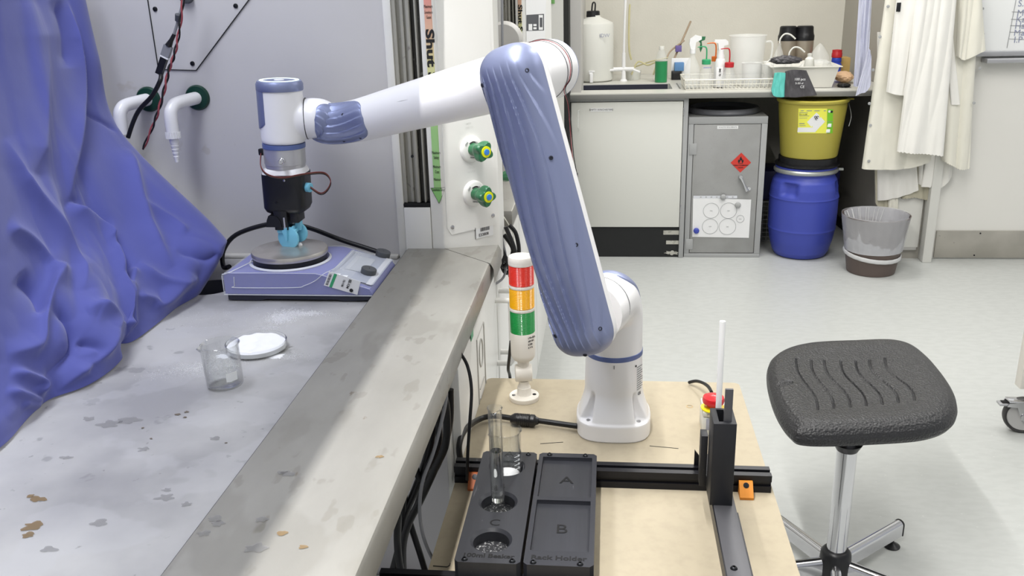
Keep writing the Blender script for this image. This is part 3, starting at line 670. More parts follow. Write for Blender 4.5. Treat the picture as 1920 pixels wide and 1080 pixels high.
text('B', .021, (-.1565, 1.1565, HT+.0001), X_, Y_, 'slit', bh, 'cut_letter', align='CENTER', sx=1.1, ext=.0002)
text('C', .021, (-.1545, 1.061, HT+.0001), X_, Y_, 'slit', bh, 'cut_letter', align='CENTER', sx=1.1, ext=.0002)
text('100ml Beaker', .0115, (-.154, .987+.0005, HT+.0001), X_, Y_, 'slit', bh, 'shade_letters', align='CENTER', sx=1.08, ext=.0002, bold=.0003)
rh = thing('rack_holder', (-.061, 1.12, .72), 'black printed rack holder tray with two rectangular recesses', 'rack')
o = chbox(-.1065, -.0150, HY0, HY1, .72, HT).build('body', 'printedtop', rh)
RC = [(-.1, -.022, 1.140, 1.2555), (-.1, -.022, 1.008, 1.1305)]
cut = [MB().box(a, b, c, d, HT-.007, HT+.01, .001).build('cut', None) for a, b, c, d in RC]
boolean(o, cut)
for a, b, c, d in RC: MB().box(a+.0005, b-.0005, c+.0005, d-.0005, HT-.0075, HT-.0066).build('recess_floor', 'printed', rh)
text('A', .028, (-.060, 1.188, HT-.0063), X_, Y_, 'slit', rh, 'cut_letter', align='CENTER', sx=1.15, ext=.0002)  # lies flat too, black colour stands for the shade inside a cut
text('B', .030, (-.061, 1.058, HT-.0063), X_, Y_, 'slit', rh, 'cut_letter', align='CENTER', sx=1.05, ext=.0002)
text('Rack Holder', .0125, (-.061, .988+.0005, HT+.0001), X_, Y_, 'slit', rh, 'shade_letters', align='CENTER', sx=1.15, ext=.0002, bold=.0003)
def bolt(p, par, r=.0038): MB().lathe([(r*1.15, 0), (r, .0012), (r*.75, .0026), (r*.45, .003), (r*.4, .0015), (.0002, .0015)], p, n=20, cap=False).build('bolt', 'darkscrew', par)
for p in ((-.124, 1.2605), (-.184, .9815), (-.121, .9815)): bolt((*p, HT), bh)
for p in ((-.090, 1.262), (-.033, 1.262), (-.0935, .981), (-.0325, .981)): bolt((*p, HT), rh)
# glassware helper
def glass_vessel(name, c, r, h, lab, cat, spout_ang=None, wall=.0011, flare=.0018, group=None, rim=True):
    t = thing(name, c, lab, cat, group); c = Vector(c)
    prof = [(.0006, 0), (r-.004, 0), (r-.0012, .0012), (r, .004), (r, h-.006), (r+flare*.5, h-.002), (r+flare, h), (r+flare-.0008, h+.0006), (r-wall*.6, h-.002), (r-wall, h-.006), (r-wall, .005), (r-.004, wall+.001), (.0006, wall+.0006)]
    n = 56; mb = MB()
    def fn(U, V):
        k = min(int(round(U*(len(prof)-1))), len(prof)-1); rad, z = prof[k]; a = 2*PI*V; e = 0
        if spout_ang is not None: e = .006*math.exp(-((((a-spout_ang+PI) % (2*PI))-PI)/.22)**2)*sstep(h-.012, h, z)
        return c+Vector(((rad+e)*math.cos(a), (rad+e)*math.sin(a), z-e*.15))
    mb.grid(fn, len(prof), n, cv=True); mb.build('glass', 'glass', t, sharp=60); return t
# 100 ml beaker in the first well
wz = HT-.0186
bt = at(947, 806, Y=PK[0][1]).z
b1 = glass_vessel('beaker', (PK[0][0], PK[0][1], wz), .0232, bt-wz, 'glass beaker with white graduations standing in the rear well of the black rack', 'beaker', spout_ang=math.radians(215))
mb = MB()
cc = Vector((PK[0][0], PK[0][1], wz))
def arcm(c, r, a0, a1, z, th=.0007):
    return [c+Vector((r*math.cos(a0+(a1-a0)*k/5), r*math.sin(a0+(a1-a0)*k/5), z)) for k in range(6)]
for k, z in enumerate((.024, .031, .038, .045)):
    MB().tube(arcm(cc, .02345, math.radians(-52), math.radians(-38), z), .0004, 4, smooth=False).build('graduation', 'etch', b1)
    text(str(80-0*k if k == 3 else (20, 40, 60, 80)[k]), .0045, cc+Vector((.0236*math.cos(math.radians(-36)), .0236*math.sin(math.radians(-36)), z-.0015)), Vector((math.cos(math.radians(54)), math.sin(math.radians(54)), 0)), Z_, 'etch', b1, 'graduation_number')
MB().lathe([(.021, .0022), (.0205, .005), (.0005, .0052)], cc, n=40, cap=False).build('residue', 'powder', b1)
# measuring cylinder in the second well
gc = Vector((PK[1][0], PK[1][1], wz))
gt = at(923, 764, Y=PK[1][1]).z-wz
g1 = thing('measuring_cylinder', gc, 'tall slim glass measuring cylinder half full of water in the middle well of the rack', 'measuring cylinder')
prof = [(.0005, 0), (.0225, 0), (.0228, .0025), (.0205, .006), (.012, .010), (.0098, .015), (.0098, gt-.004), (.0112, gt), (.0104, gt+.0004), (.0086, gt-.004), (.0086, .020), (.0005, .019)]
mb = MB()
def fn(U, V):
    k = min(int(round(U*(len(prof)-1))), len(prof)-1); rad, z = prof[k]; a = 2*PI*V
    e = .004*math.exp(-((((a-math.radians(270)+PI) % (2*PI))-PI)/.3)**2)*sstep(gt-.008, gt, z)
    return gc+Vector(((rad+e)*math.cos(a), (rad+e)*math.sin(a), z-e))
mb.grid(fn, len(prof), 48, cv=True); mb.build('glass', 'glass', g1, sharp=50)
MB().lathe([(.0005, .0205), (.0084, .0205), (.0084, gt*.60), (.0005, gt*.60-.0005)], gc, n=32, cap=False).build('water', 'water', g1)
# --- rear stand on the side bar
bar = thing('side_bar', (.169, 1.1, .72), 'flat dark grey bar running front to back on the right of the board', 'bar')
MB().box(.1535, .185, .60, 1.285, .72, .742, .001).build('bar', 'barmetal', bar); MB().box(.1520, .1536, .60, 1.285, .721, .7415).build('serrated_edge', 'anod', bar); MB().box(.1849, .1865, .60, 1.12, .721, .7415).build('serrated_edge', 'anod', bar)
bolt((.164, .990, .742), bar, .0042)
mb = MB(); mb.prism([(0, 0), (.02, 0), (0, .028)], (.140, 1.288, .72), X_, Z_, .003); mb.build('end_tab', 'anod', bar)
yf = at(1357, 948, Z=.742).y; zt = at(1358, 795, Y=yf).z; yb = at(1345, 765, Z=zt).y
xl = at(1338, 800, Y=yf).x; xr = at(1382, 796, Y=yf).x
hs = thing('holder_box', ((xl+xr)/2, yf, .742), 'tall open-topped black box holder standing on the side bar', 'holder')
o = MB().box(xl, xr, yf, yb, .742, zt, .0006).build('box', 'blackmat', hs)
boolean(o, [MB().box(xl+.008, xr-.0135, yf+.007, yb-.005, .76, zt+.02).build('cut', None)])
zw = at(1324, 818, Y=yf+.05).z; MB().box(xl-.010, xl-.0003, yf+.05, yf+.072, .742, zw, .0006).build('side_web', 'blackmat', hs)
sx_ = at(1364, 780, Y=yf+.014).x; st_ = at(1364, 727, Y=yf+.014).z
tag(MB().box(sx_-.0055, sx_+.0055, yf+.008, yf+.0125, .775, st_, .0005).build('grey_strip', 'barmetal'), 'short dark grey strip standing in the open top of the black box holder', 'strip')
rb_ = at(1347, 768, Y=yb+.01); rt_ = at(1355, 602, Y=yb+.012)
dr = (rt_-rb_).normalized()
rod = MB().lathe([(.0003, 0), (.0040, 0), (.0043, .02), (.0043, (rt_-rb_).length-.001), (.0040, (rt_-rb_).length), (.0002, (rt_-rb_).length+.0006)], rb_-dr*.085, dr, 24, cap=False)
rod.v = [v for v in rod.v]
Lr = (rt_-rb_).length+.085
rod = MB().lathe([(.0003, 0), (.0040, .0005), (.0042, .02), (.0043, Lr-.001), (.0040, Lr), (.0002, Lr+.0006)], rb_-dr*.085, dr, 24, cap=False)
tag(rod.build('white_rod', 'rod'), 'thin white plastic rod standing upright behind the black box holder', 'rod')
# --- emergency stop
ep = at(1340, 818, Z=TZ); ex = at(1314, 806, Z=TZ).x
EY0 = ep.y; ez = at(1335, 772, Y=EY0).z; EY1 = at(1345, 738+8, Z=ez).y
ew = (EY1-EY0)*.86
es = thing('emergency_stop', (ex+ew/2, (EY0+EY1)/2, TZ), 'red mushroom emergency stop button on a small grey box with yellow ring', 'emergency stop')
MB().box(ex, ex+ew, EY0, EY1, TZ, ez-.012, .003).build('box', 'ebox', es); MB().box(ex, ex+ew, EY0-.0005, EY1+.0005, ez-.0115, ez, .003).build('lid', 'ebox', es)
MB().box(ex+.006, ex+ew-.006, EY0-.001, EY0+.002, TZ+.012, ez-.014, .0005).build('front_panel', 'eboxd', es)
MB().lathe([(.0032, 0), (.003, .0012), (.001, .0014)], (ex+.010, EY0-.0006, ez-.007), (0, -1, 0), 16).build('screw', 'steelscrew', es)
mc = at(1338, 744, Z=ez+.022); mc = Vector((mc.x, mc.y, ez))
MB().lathe([(.0215, 0), (.0215, .002), (.010, .0028), (.010, .006)], mc, n=36).build('yellow_ring', 'eyel', es)
mu = MB().lathe([(.011, .004), (.012, .009), (.0185, .0115), (.0195, .017), (.0180, .022), (.010, .025), (.0005, .0258)], mc, n=36, cap=False).build('mushroom_button', 'ered', es)
MB().tube([mc+Vector((.006*math.cos(a), .006*math.sin(a), .0245)) for a in [k*.35 for k in range(14)]], .0005, 4).build('arrow_mark', 'paper', mu)
q = [at(1334, 735, Z=TZ+.032), at(1328, 725, Z=TZ+.028), at(1318, 718, Z=TZ+.022), at(1305, 714.5, Z=TZ+.015), at(1292, 717, Z=TZ+.005)]
tag(MB().tube(q, .0032, 8).build('stop_button_cable', 'cable'), 'short black cable curling from the back of the emergency stop box', 'cable')
# --- signal tower
sx, sy = -.1605, 1.575
tw = thing('signal_tower', (sx, sy, TZ), 'red, yellow and green signal tower light on a white stand', 'signal light')
o_ = Vector((sx, sy, TZ)); zz = lambda y: at(981, y, Y=sy-.02).z-TZ
MB().lathe([(.0285, 0), (.0290, .001), (.0290, .0085), (.0280, .0095), (.0145, .0100), (.0138, .012), (.0132, .026)], o_, n=48).build('base_disc', 'twhite', tw)
for dx, m in ((-.021, 'steelscrew'), (.021, 'slit')): MB().lathe([(.0038, .0095), (.0036, .0105), (.0015, .0106)], o_+Vector((dx*.95, -.006 if dx < 0 else .000, 0)), n=16).build('fixing', m, tw)
mb = MB(); mb.lathe([(.0130, .024), (.0105, .031), (.010, .036), (.0115, .04)], o_, n=32); mb.build('neck', 'twhite', tw)
jz = .0555
MB().lathe([(.015, -.0165), (.017, -.0155), (.0175, -.012), (.0175, .012), (.017, .0155), (.013, .0165), (.0125, .0145), (.001, .0145)], o_+Vector((0, 0, jz)), (1, .15, 0), 36).build('swivel_joint', 'twhite', tw)
b0 = zz(680); b1_ = zz(628)
MB().lathe([(.0105, .070), (.0125, b0-.003), (.019, b0), (.0228, b0+.006), (.0235, b0+.012), (.0240, b1_-.001), (.0236, b1_)], o_, n=48).build('body', 'twhite', tw)
tiers = ((628, 587, 'lgrn', 'green_lens'), (581, 544, 'lyel', 'yellow_lens'), (538, 501, 'lred', 'red_lens'))
for yb_, yt_, m, nm in tiers:
    a, b = zz(yb_), zz(yt_); prof = []
    n_ = 22
    for k in range(n_+1): t_ = k/n_; prof += [(.0229, a+(b-a)*t_), (.0236, a+(b-a)*(t_+.5/n_))] if k < n_ else [(.0229, b)]
    def lens(U, V, prof=prof):
        k = min(int(round(U*(len(prof)-1))), len(prof)-1); r, z = prof[k]; return o_+Vector((r*math.cos(2*PI*V), r*math.sin(2*PI*V), z))
    MB().lathe(prof, o_, n=56).build(nm, m, tw, sharp=20)
    MB().lathe([(.0240, b), (.0243, b+.001), (.0243, b+.0045), (.0238, b+.0055)], o_, n=48).build('divider_ring', 'twhite', tw)
a = zz(501)+.005; b = zz(485)
MB().lathe([(.0243, a), (.0243, b-.004), (.0225, b-.0008), (.013, b), (.012, b-.001), (.0115, b-.0003), (.001, b-.0002)], o_, n=48).build('cap', 'twhite', tw)
P = o_+Vector((.0236*math.cos(-.75), .0236*math.sin(-.75), b1_-.030)); tv = Vector((-math.sin(-.75), math.cos(-.75), 0)); nv = tv.cross(Z_)
for k, s_ in enumerate(('LTA-505', '24V DC', '0.12A', 'R Y G')): text(s_, .0045 if k else .005, P+nv*.0006-tv*.008+Z_*(.022-.0065*k), tv, Z_, 'ink', tw, 'print')
tag(MB().tube([at(958, 640, Y=1.62), at(955, 670, Y=1.64), at(953, 692, Y=1.66), at(956, 706, Y=1.69), at(958, 740, Y=1.70)], .0033, 8).build('tower_cable', 'cable'), 'thin black cable hanging behind the signal tower past the board edge', 'cable')
# --- robot power cable with ferrite
pts = [(1082, 799), (1060, 796), (1010, 789), (985, 787), (965, 785), (925, 780), (897, 787), (872, 808), (861, 835), (866, 862), (872, 900)]
P3 = [at(x, y, Z=TZ+.012) for x, y in pts[:7]]+[at(872, 806, Y=1.375), at(861, 835, Y=1.33), at(864, 868, Y=1.33), at(868, 900, Y=1.35)]
P3[-3].x -= .0; pc = thing('power_cable', P3[3], 'thick black cable with a ferrite lump running from the robot base across the board', 'cable')
MB().tube(P3, .0052, 12).build('lead', 'cable', pc)
f0, f1 = at(963, 786, Z=TZ+.0125), at(1003, 789, Z=TZ+.0125); dd = (f1-f0); Lf = dd.length
pr = [(.0055, -.006), (.0075, -.005), (.0105, 0), (.0115, .002)]
for k in range(7): z = Lf*(.18+.085*k); pr += [(.0118, z), (.0118, z+Lf*.04), (.0108, z+Lf*.045), (.0108, z+Lf*.08)]
pr += [(.0116, Lf*.82), (.0112, Lf-.001), (.0078, Lf+.002), (.0060, Lf+.007)]
MB().lathe(pr, f0, dd, 24).build('ferrite', 'black', pc, sharp=25)

# ================================================================== ROBOT ARM
rb = thing('robot_arm', (.012, 1.47, TZ), 'white and blue robot arm bolted to the board, reaching over the hotplate', 'robot arm')
Bc = Vector((.012, 1.47, TZ)); ph = math.radians(72)
ra = Vector((math.cos(ph), math.sin(ph), 0)); rbv = Vector((-math.sin(ph), math.cos(ph), 0))
HB = .148   # top of the fixed base
def base_r(a, z):
    foot = .0665*(1/((abs(math.cos(a))**3.6+abs(math.sin(a))**3.6)**(1/3.6)))**.75
    rnd = .0515
    t = sstep(.028, .085, z); t = t**.8
    r = foot*(1-t)+rnd*t-.0015*sstep(.09, HB, z)
    if z > .031: r -= .0025*sstep(.031, .036, z)*(1-t)
    for a0 in (-.785-.0, -2.356+.0, .785, 2.356):
        d = ((a-a0+PI) % (2*PI))-PI; zc = .052
        m = math.exp(-((d/(.17*(1-.5*sstep(.03, .075, z))))**4))*sstep(.031, .036, z)*(1-sstep(.062, .088, z)); r -= .016*m
    return r
def fn(U, V):
    z = HB*U; a = 2*PI*V; r = base_r(a, z)
    if U < .01: r -= .002
    return Bc+Vector((r*math.cos(a), r*math.sin(a), z))
mb = MB(); mb.grid(fn, 110, 220, cv=True); mb.add([fn(1, k/64) for k in range(64)], [tuple(range(64))]); mb.build('base', 'rwhite', rb, sharp=50)
for a0 in (-.785, -2.356):
    MB().lathe([(.004, 0), (.004, .003), (.002, .003)], Bc+Vector((.062*math.cos(a0), .062*math.sin(a0), .0315)), n=12).build('bolt', 'steelscrew', rb)
MB().lathe([(.0503, HB-.001), (.0506, HB), (.0506, HB+.0075), (.0500, HB+.008)], Bc, n=64).build('blue_band', 'rbluedark', rb)
P = Bc+Vector((0, -.0512, HB-.012)); MB().box(P.x-.0004, P.x+.0004, P.y-.0004, P.y+.001, P.z, P.z+.006).build('zero_mark', 'ink', rb)
am = math.radians(-32)
def onb(a, z, off=.0006): r = base_r(a, z)+off; return Bc+Vector((r*math.cos(a), r*math.sin(a), z))
tv = Vector((-math.sin(am), math.cos(am), 0))
mb = MB()
for k in range(11): z = HB-.018-.0042*k; mb.prism([(0, 0), (.018-.004*(k % 3 == 1), 0), (.018-.004*(k % 3 == 1), .0016), (0, .0016)], onb(am-.12, z), tv, Z_, .0002)
mb.build('rating_print', 'inkgrey', rb)
text('CE', .0075, onb(am-.08, HB-.070), tv, Z_, 'ink', rb, 'print', sx=1.1); MB().lathe([(.002, 0), (.002, .0004)], onb(am-.17, HB-.013), tv.cross(Z_), 16).build('round_logo', 'ink', rb)
# shoulder: vertical column bending into the upper arm
def cyl_project(px, py, nrm, q): return at(px, py, n=nrm, q=q)
P1 = cyl_project(1092, 608, rbv, Bc)
Sz = P1.z
P2 = cyl_project(965, 147, ra, P1)
def sweep(pts, rad, m, name, par, n=48, arc=None, off=0, t0=0, t1=1, steps=40, ref=None, caps=True, sharp=40, wave=None):
    """tube along a smooth path; arc=(centre direction, half angle) makes a shell patch over part of it"""
    Q = []; R = []
    for k in range(steps+1):
        t = t0+(t1-t0)*k/steps; Q.append(cr1(pts, t)); R.append(cr1([Vector((r, 0, 0)) for r in rad], t).x)
    vs = []; fs = []; mb = MB(); nn = n+1 if arc else n
    for k in range(steps+1):
        tt = (Q[min(k+1, steps)]-Q[max(k-1, 0)]).normalized(); u = Vector(ref); u = (u-tt*u.dot(tt)).normalized(); v = tt.cross(u)
        for j in range(nn):
            if arc:
                half = arc; e = 1
                s_ = (k/steps)*2-1; tp = half*(max(0, 1-abs(s_)**arc_p))**(1/arc_p) if arc_p else half
                a = -tp+2*tp*j/n; w_ = wave(k/steps, a) if wave else 0
                edge = min(1, (1-abs(2*j/n-1))*6)*min(1, (1-abs(s_))*8); r = R[k]+off*(edge**.5)+w_*edge
            else: a = 2*PI*j/n; r = R[k]+off
            vs.append(Q[k]+u*(r*math.cos(a))+v*(r*math.sin(a)))
    for k in range(steps):
        for j in range(n if arc else n):
            j2 = j+1 if arc else (j+1) % n; fs.append((k*nn+j, k*nn+j2, (k+1)*nn+j2, (k+1)*nn+j))
    if not arc and caps: fs.append(tuple(range(nn))[::-1]); fs.append(tuple(steps*nn+j for j in range(nn)))
    mb.add(vs, fs); return mb.build(name, m, par, sharp=sharp)
arc_p = 3.2
zb = TZ+HB+.008
rS = .0497
Sq = Vector((Bc.x, Bc.y, Sz-.003)); br = .050
bend = [Vector((Bc.x, Bc.y, zb+(Sq.z-br-zb)*k/3)) for k in range(4)]+[Sq-Z_*br-ra*(br*(1-math.cos(t)))+Z_*(br*math.sin(t)) for t in [PI/2*k/7 for k in range(1, 8)]]+[Sq-ra*br+((P1+ra*.05)-(Sq-ra*br))*f for f in (.5, 1)]
brad = [rS]*4+[rS]*7+[rS, rS-.0005]
sweep(bend, brad, 'rwhite', 'shoulder', rb, ref=ra, n=64, steps=60)
sweep(bend, brad, 'rblue', 'shoulder_cap', rb, ref=ra, arc=.95, off=.0030, t0=.14, t1=.82, n=30, steps=40)
Pm = P1+ra*.092; MB().lathe([(rS-.0003, -.0004), (rS+.0004, -.0003), (rS+.0004, .0003), (rS-.0003, .0004)], Pm, ra, 64, cap=False).build('shoulder_seam', 'knob', rb)
# upper arm: capsule with a fluted blue cover towards the room and a white back shell
ud = (P2-P1); LA = ud.length; ud.normalize(); wd = ra.cross(ud).normalized()      # wd: across the arm
if wd.x < 0: wd = -wd
R0 = 63/ppm(P2)
def stad(phi, rho, R):                 # phi in 0..1 around the capsule outline
    n_s = .30
    if phi < .5: t = phi/.5; side = 1
    else: t = (phi-.5)/.5; side = -1
    # straight 0..n, arc n..1
    if t < .55: s = t/.55; y = (LA*s) if side > 0 else LA*(1-s); return y, side*rho*R
    a = (t-.55)/.45*PI; R = R*(abs(math.sin(a))**2.6+abs(math.cos(a))**2.6)**(-1/2.6)
    if side > 0: return LA+rho*R*math.sin(a), rho*R*math.cos(a)
    return -rho*R*math.sin(a), -rho*R*math.cos(a)
def flute(y, w_):
    x = w_/R0; s = y/LA
    conv = .80+.55*math.sin(PI*min(max(s, 0), 1))
    base = x*3.4/conv+.55*math.sin(1.5*PI*s+.6)+s*1.1
    f = base % 1
    h = f/.93 if f < .93 else (1-f)/.07
    return h
CD_ = .044
def cover(U, V):
    rho = 1-U; y, w_ = stad(V, rho, R0)
    d = CD_*max(0, (1-rho**2.9))**(1/2.0)
    yy_ = max(0, min(LA, y)); m = sstep(1.0, .86, rho)*sstep(-.02, .05, y+.02)*sstep(LA+.03, LA-.03, y)
    d += .0058*(flute(y, w_)-.6)*m
    return P1+ud*y+wd*w_-ra*d
mb = MB(); mb.grid(cover, 64, 440, cv=True)
ec = [cover(0, k/440) for k in range(440)]
mb.build('arm_cover', 'rblue', rb, sharp=28)
def shell(U, V):
    T = [(1.0, .0), (.985, .001), (.985, .016), (.96, .021), (.90, .0245), (.5, .026), (0, .026)]
    x = U*(len(T)-1); k = min(int(x), len(T)-2); f = x-k; rho = T[k][0]*(1-f)+T[k+1][0]*f; d = T[k][1]*(1-f)+T[k+1][1]*f
    y, w_ = stad(V, rho, R0); return P1+ud*y+wd*w_+ra*d
mb = MB(); mb.grid(shell, 25, 200, cv=True); mb.build('arm_shell', 'rwhite', rb, sharp=30)
for (x, y) in ((988, 132), (1033, 296), (1080, 459), (1125, 616), (905, 160), (952, 372), (1001, 523), (1042, 630), (1097, 665)):
    # find the surface under the pixel by marching along the ray
    d = ray(x, y).normalized(); best = None; tt = 1.0
    while tt < 1.7:
        q = CAM+d*tt; l = q-P1; yy_ = l.dot(ud); ww = l.dot(wd); dd_ = -l.dot(ra)
        yc = max(0, min(LA, yy_)); rho = math.hypot(yy_-yc, ww)/R0
        if rho < .995 and dd_ < CD_*(1-rho**2.9)**.5: best = q; break
        tt += .0006
    if best:
        nrm = (best-(P1+ud*max(0, min(LA, (best-P1).dot(ud)))+ra*.02)).normalized()
        MB().lathe([(.0032, -.002), (.0032, .0016), (.002, .0018), (.0018, .0005), (.0002, .0005)], best, nrm, 14, cap=False).build('screw', 'hpdark', rb)
# elbow housing
Er = 54/ppm(P2+ra*.14)
MB().lathe([(Er-.004, .022), (Er-.0005, .032), (Er, .038), (Er, .100)], P2, ra, 64).build('elbow_collar', 'rwhite', rb)
MB().lathe([(Er-.0006, .099), (Er+.0006, .1005), (Er+.0006, .147), (Er-.003, .149)], P2, ra, 64).build('elbow_housing', 'rwhite', rb)
MB().lathe([(Er-.003, .1475), (Er+.0008, .1482), (Er-.0005, .1525), (Er-.006, .156), (.02, .158), (.001, .158)], P2, ra, 64).build('elbow_cap', 'rblue', rb)
MB().lathe([(Er+.0003, .0990), (Er+.0009, .0993), (Er+.0009, .1003), (Er+.0003, .1006)], P2, ra, 64, cap=False).build('elbow_seam', 'knob', rb)
# forearm
dF = .112
E_ = P2+ra*dF; Wp = at(648, 232, n=ra, q=E_)
TY = 1.55
Th = at(528, 214, Y=TY)
taxis = Vector((-.035, 0, -1)).normalized()
fa = [E_, E_+(Wp-E_)*.35, E_+(Wp-E_)*.7, Wp+(E_-Wp)*.06, Wp+Vector((-.028, -.002, .001)), Th+Vector((.062, .012, -.011)), Th+Vector((.0, 0, -.006))]
fr_ = [.0475, .0445, .0400, .0372, .0365, .0362, .0355]
ce = P2+ra*.0
sweep(fa[:6]+[Th+Vector((.043, .011, -.010))], fr_, 'rwhite', 'forearm', rb, ref=-Y_, n=56, steps=70)
arc_p = 3.2
def wv(s, a): x = a*3.0+1.2*math.sin(s*2.6+.4); f = x % 1; return .0018*((f/.85 if f < .85 else (1-f)/.15)-.6)
sweep(fa, fr_, 'rblue', 'wrist_cap', rb, ref=Vector((0, -1, .12)), arc=1.32, off=.0028, t0=.415, t1=.845, n=60, steps=70, wave=wv, sharp=28)
arc_p = 0
for (x, y) in ((643, 215), (674, 211), (645, 264), (676, 258)):
    P = at(x, y, Y=1.50)
    d = ray(x, y).normalized(); tt = 1.2
    while tt < 1.9:
        q = CAM+d*tt; mn = min((q-cr1(fa, .45+.4*k/40)).length for k in range(41))
        if mn < .0385: break
        tt += .001
    MB().lathe([(.0026, -.001), (.0026, .0012), (.0014, .0013), (.0002, .0006)], q, -d, 12, cap=False).build('screw', 'hpdark', rb)
# wrist head (vertical) with blue cap, light ring and side stripe
hp = Th; up = -taxis
def zc(y): return (at(528, y, Y=TY).z-Th.z)/up.z
HR = .0392
z0, z1 = zc(267), zc(150)
MB().lathe([(HR+.0012, z1-.017), (HR+.0018, z1-.016), (HR+.0018, z1-.006), (HR-.001, z1-.001), (HR-.005, z1), (.001, z1)], hp, up, 56, cap=False).build('wrist_top_cap', 'rblue', rb)
MB().lathe([(HR-.0045, z1), (HR-.0050, z1+.0008), (HR-.0105, z1+.0008), (HR-.0110, z1)], hp, up, 56, cap=False).build('light_ring', mat('ring_light', '#e8f6ef', .4, emit=.5), rb)
MB().lathe([(.009, z1), (.0085, z1+.0012), (.001, z1+.0013)], hp, up, 28, cap=False).build('cap_logo', 'paper', rb)
mb = MB()      # blue stripe down the outer side of the head
def stripe(U, V):
    a = math.radians(200)+(V-.5)*1.25*(1-.0*U); lo = z0+.028; z = lo+(z1-.010-lo)*U
    k = 1 if U > .12 else (U/.12)**.5
    a = math.radians(205)+(V-.5)*1.3*max(k, .15); r = HR+.0014*min(1, (1-abs(2*V-1))*5+.02)
    return hp+up*z+Vector((r*math.cos(a), r*math.sin(a), 0))
mb.grid(stripe, 24, 22); mb.build('side_stripe', 'rblue', rb)
q0 = Th+Vector((.0405, .011, -.010)); dj = (Wp-Th); dj.z = 0; dj.normalize()
mb = MB(); mb.lathe([(HR-.003, z0), (HR-.0008, z0+.002), (HR-.0002, z0+.006), (HR-.0002, z1-.014), (HR-.004, z1-.010)], hp, up, 56)
mb.lathe([(.018, -.036), (.029, -.027), (.0342, -.013), (.0362, .001)], q0, dj, 48)
ho = mb.build('wrist_head', 'rwhite', rb, weld=False)
md = ho.modifiers.new('r', 'REMESH'); md.mode = 'VOXEL'; md.voxel_size = .0013
md = ho.modifiers.new('s', 'SMOOTH'); md.iterations = 45; md.factor = .5
dg = bpy.context.evaluated_depsgraph_get(); dg.update(); me = bpy.data.meshes.new_from_object(ho.evaluated_get(dg)); ho.modifiers.clear(); ho.data = me
for f in me.polygons: f.use_smooth = True
MB().lathe([(.0362, .0), (.0367, .0003), (.0367, .0012), (.0362, .0015)], q0, dj, 56, cap=False).build('wrist_seam', 'slit', rb)
MB().lathe([(HR-.0022, zc(276)), (HR-.0012, zc(276)+.0005), (HR-.0012, z0-.0005), (HR-.003, z0)], hp, up, 56).build('blue_band', 'rbluedark', rb)
f0_ = zc(276); f1_ = zc(312)
MB().lathe([(HR-.006, f1_-.001), (HR-.0040, f1_), (HR-.0036, f1_+.006), (HR-.0024, f1_+.007), (HR-.0024, f0_)], hp, up, 56).build('tool_flange', 'silver', rb)
fp = hp+up*((f0_+f1_)/2)
MB().lathe([(.0052, .034), (.0052, .040), (.0044, .0405), (.0044, .050), (.0036, .051)], fp+Vector((.004, 0, 0)), Vector((.12, -1, 0)), 20).build('connector', 'chrome', rb)
MB().box(fp.x-.046, fp.x-.034, fp.y-.008, fp.y+.002, fp.z+.004, fp.z+.016, .002).build('wire_plug', 'black', rb)
# ================================================================== GRIPPER
gc_ = hp+up*f1_
gr = thing('gripper', gc_, 'black gripper with light blue finger discs hanging from the robot wrist', 'gripper')
zr = lambda y: (at(530, y, Y=TY).z-gc_.z)/up.z
def rbx(hx, hy, z_, p=4.5, n=56):
    return [gc_+up*z_+Vector(((abs(math.cos(a))**(2/p))*hx*(1 if math.cos(a) > 0 else -1), (abs(math.sin(a))**(2/p))*hy*(1 if math.sin(a) > 0 else -1), 0)) for a in [2*PI*k/n for k in range(n)]]
def loft(rings, name, m, par, sharp=38):
    n = len(rings[0]); mb = MB(); vs = [v for r in rings for v in r]; fs = [(i*n+k, i*n+(k+1) % n, (i+1)*n+(k+1) % n, (i+1)*n+k) for i in range(len(rings)-1) for k in range(n)]
    fs += [tuple(range(n))[::-1], tuple((len(rings)-1)*n+k for k in range(n))]; mb.add(vs, fs); return mb.build(name, m, par, sharp=sharp)
ya, yb2, yc2 = zr(322), zr(386), zr(392)
loft([rbx(.0385, .034, ya, 3), rbx(.0400, .036, ya-.0, 3), rbx(.0375, .034, zr(314), 2.6), rbx(.034, .033, 0, 2.2)], 'adapter', 'rwhite', gr)
loft([rbx(.030, .024, yc2-.004), rbx(.036, .029, yc2), rbx(.0395, .033, yb2+.002), rbx(.0398, .0335, ya-.002), rbx(.0395, .033, ya)], 'body', 'black', gr)
MB().lathe([(.0022, .033), (.0022, .0345), (.001, .0347)], gc_+up*(ya-.009)+Vector((.008, 0, 0)), (0, -1, 0), 12).build('screw', 'steelscrew', gr)
MB().lathe([(.002, .033), (.002, .0345), (.001, .0347)], gc_+up*(zr(372))+Vector((-.010, 0, 0)), (0, -1, 0), 12).build('screw', 'darkscrew', gr)
jl = gc_+up*zr(398)
mb = MB(); mb.prism([(-.033, -.002), (-.004, -.002), (-.006, .010), (-.013, .019), (-.027, .019), (-.031, .010)], jl+Vector((0, -.034, -.0175)), X_, Z_, -.022); mb.build('jaw_guard', 'black', gr)
MB().box(jl.x-.018, jl.x+.007, jl.y-.032, jl.y-.006, jl.z-.026, jl.z+.010, .0015).build('jaw', 'black', gr)
MB().box(jl.x+.010, jl.x+.026, jl.y-.026, jl.y+.010, jl.z-.014, jl.z+.010, .0015).build('jaw', 'black', gr)
MB().box(jl.x+.0002, jl.x+.003, jl.y-.0335, jl.y-.031, jl.z-.022, jl.z-.002).build('guide', 'silver', gr)
fc = at(541, 446, Y=jl.y-.026)
fn_ = Vector((-.25, -1, .05)).normalized()
f1 = MB().lathe([(.0195, -.003), (.0210, -.0022), (.0210, .0022), (.0195, .003)], fc, fn_, 48); 
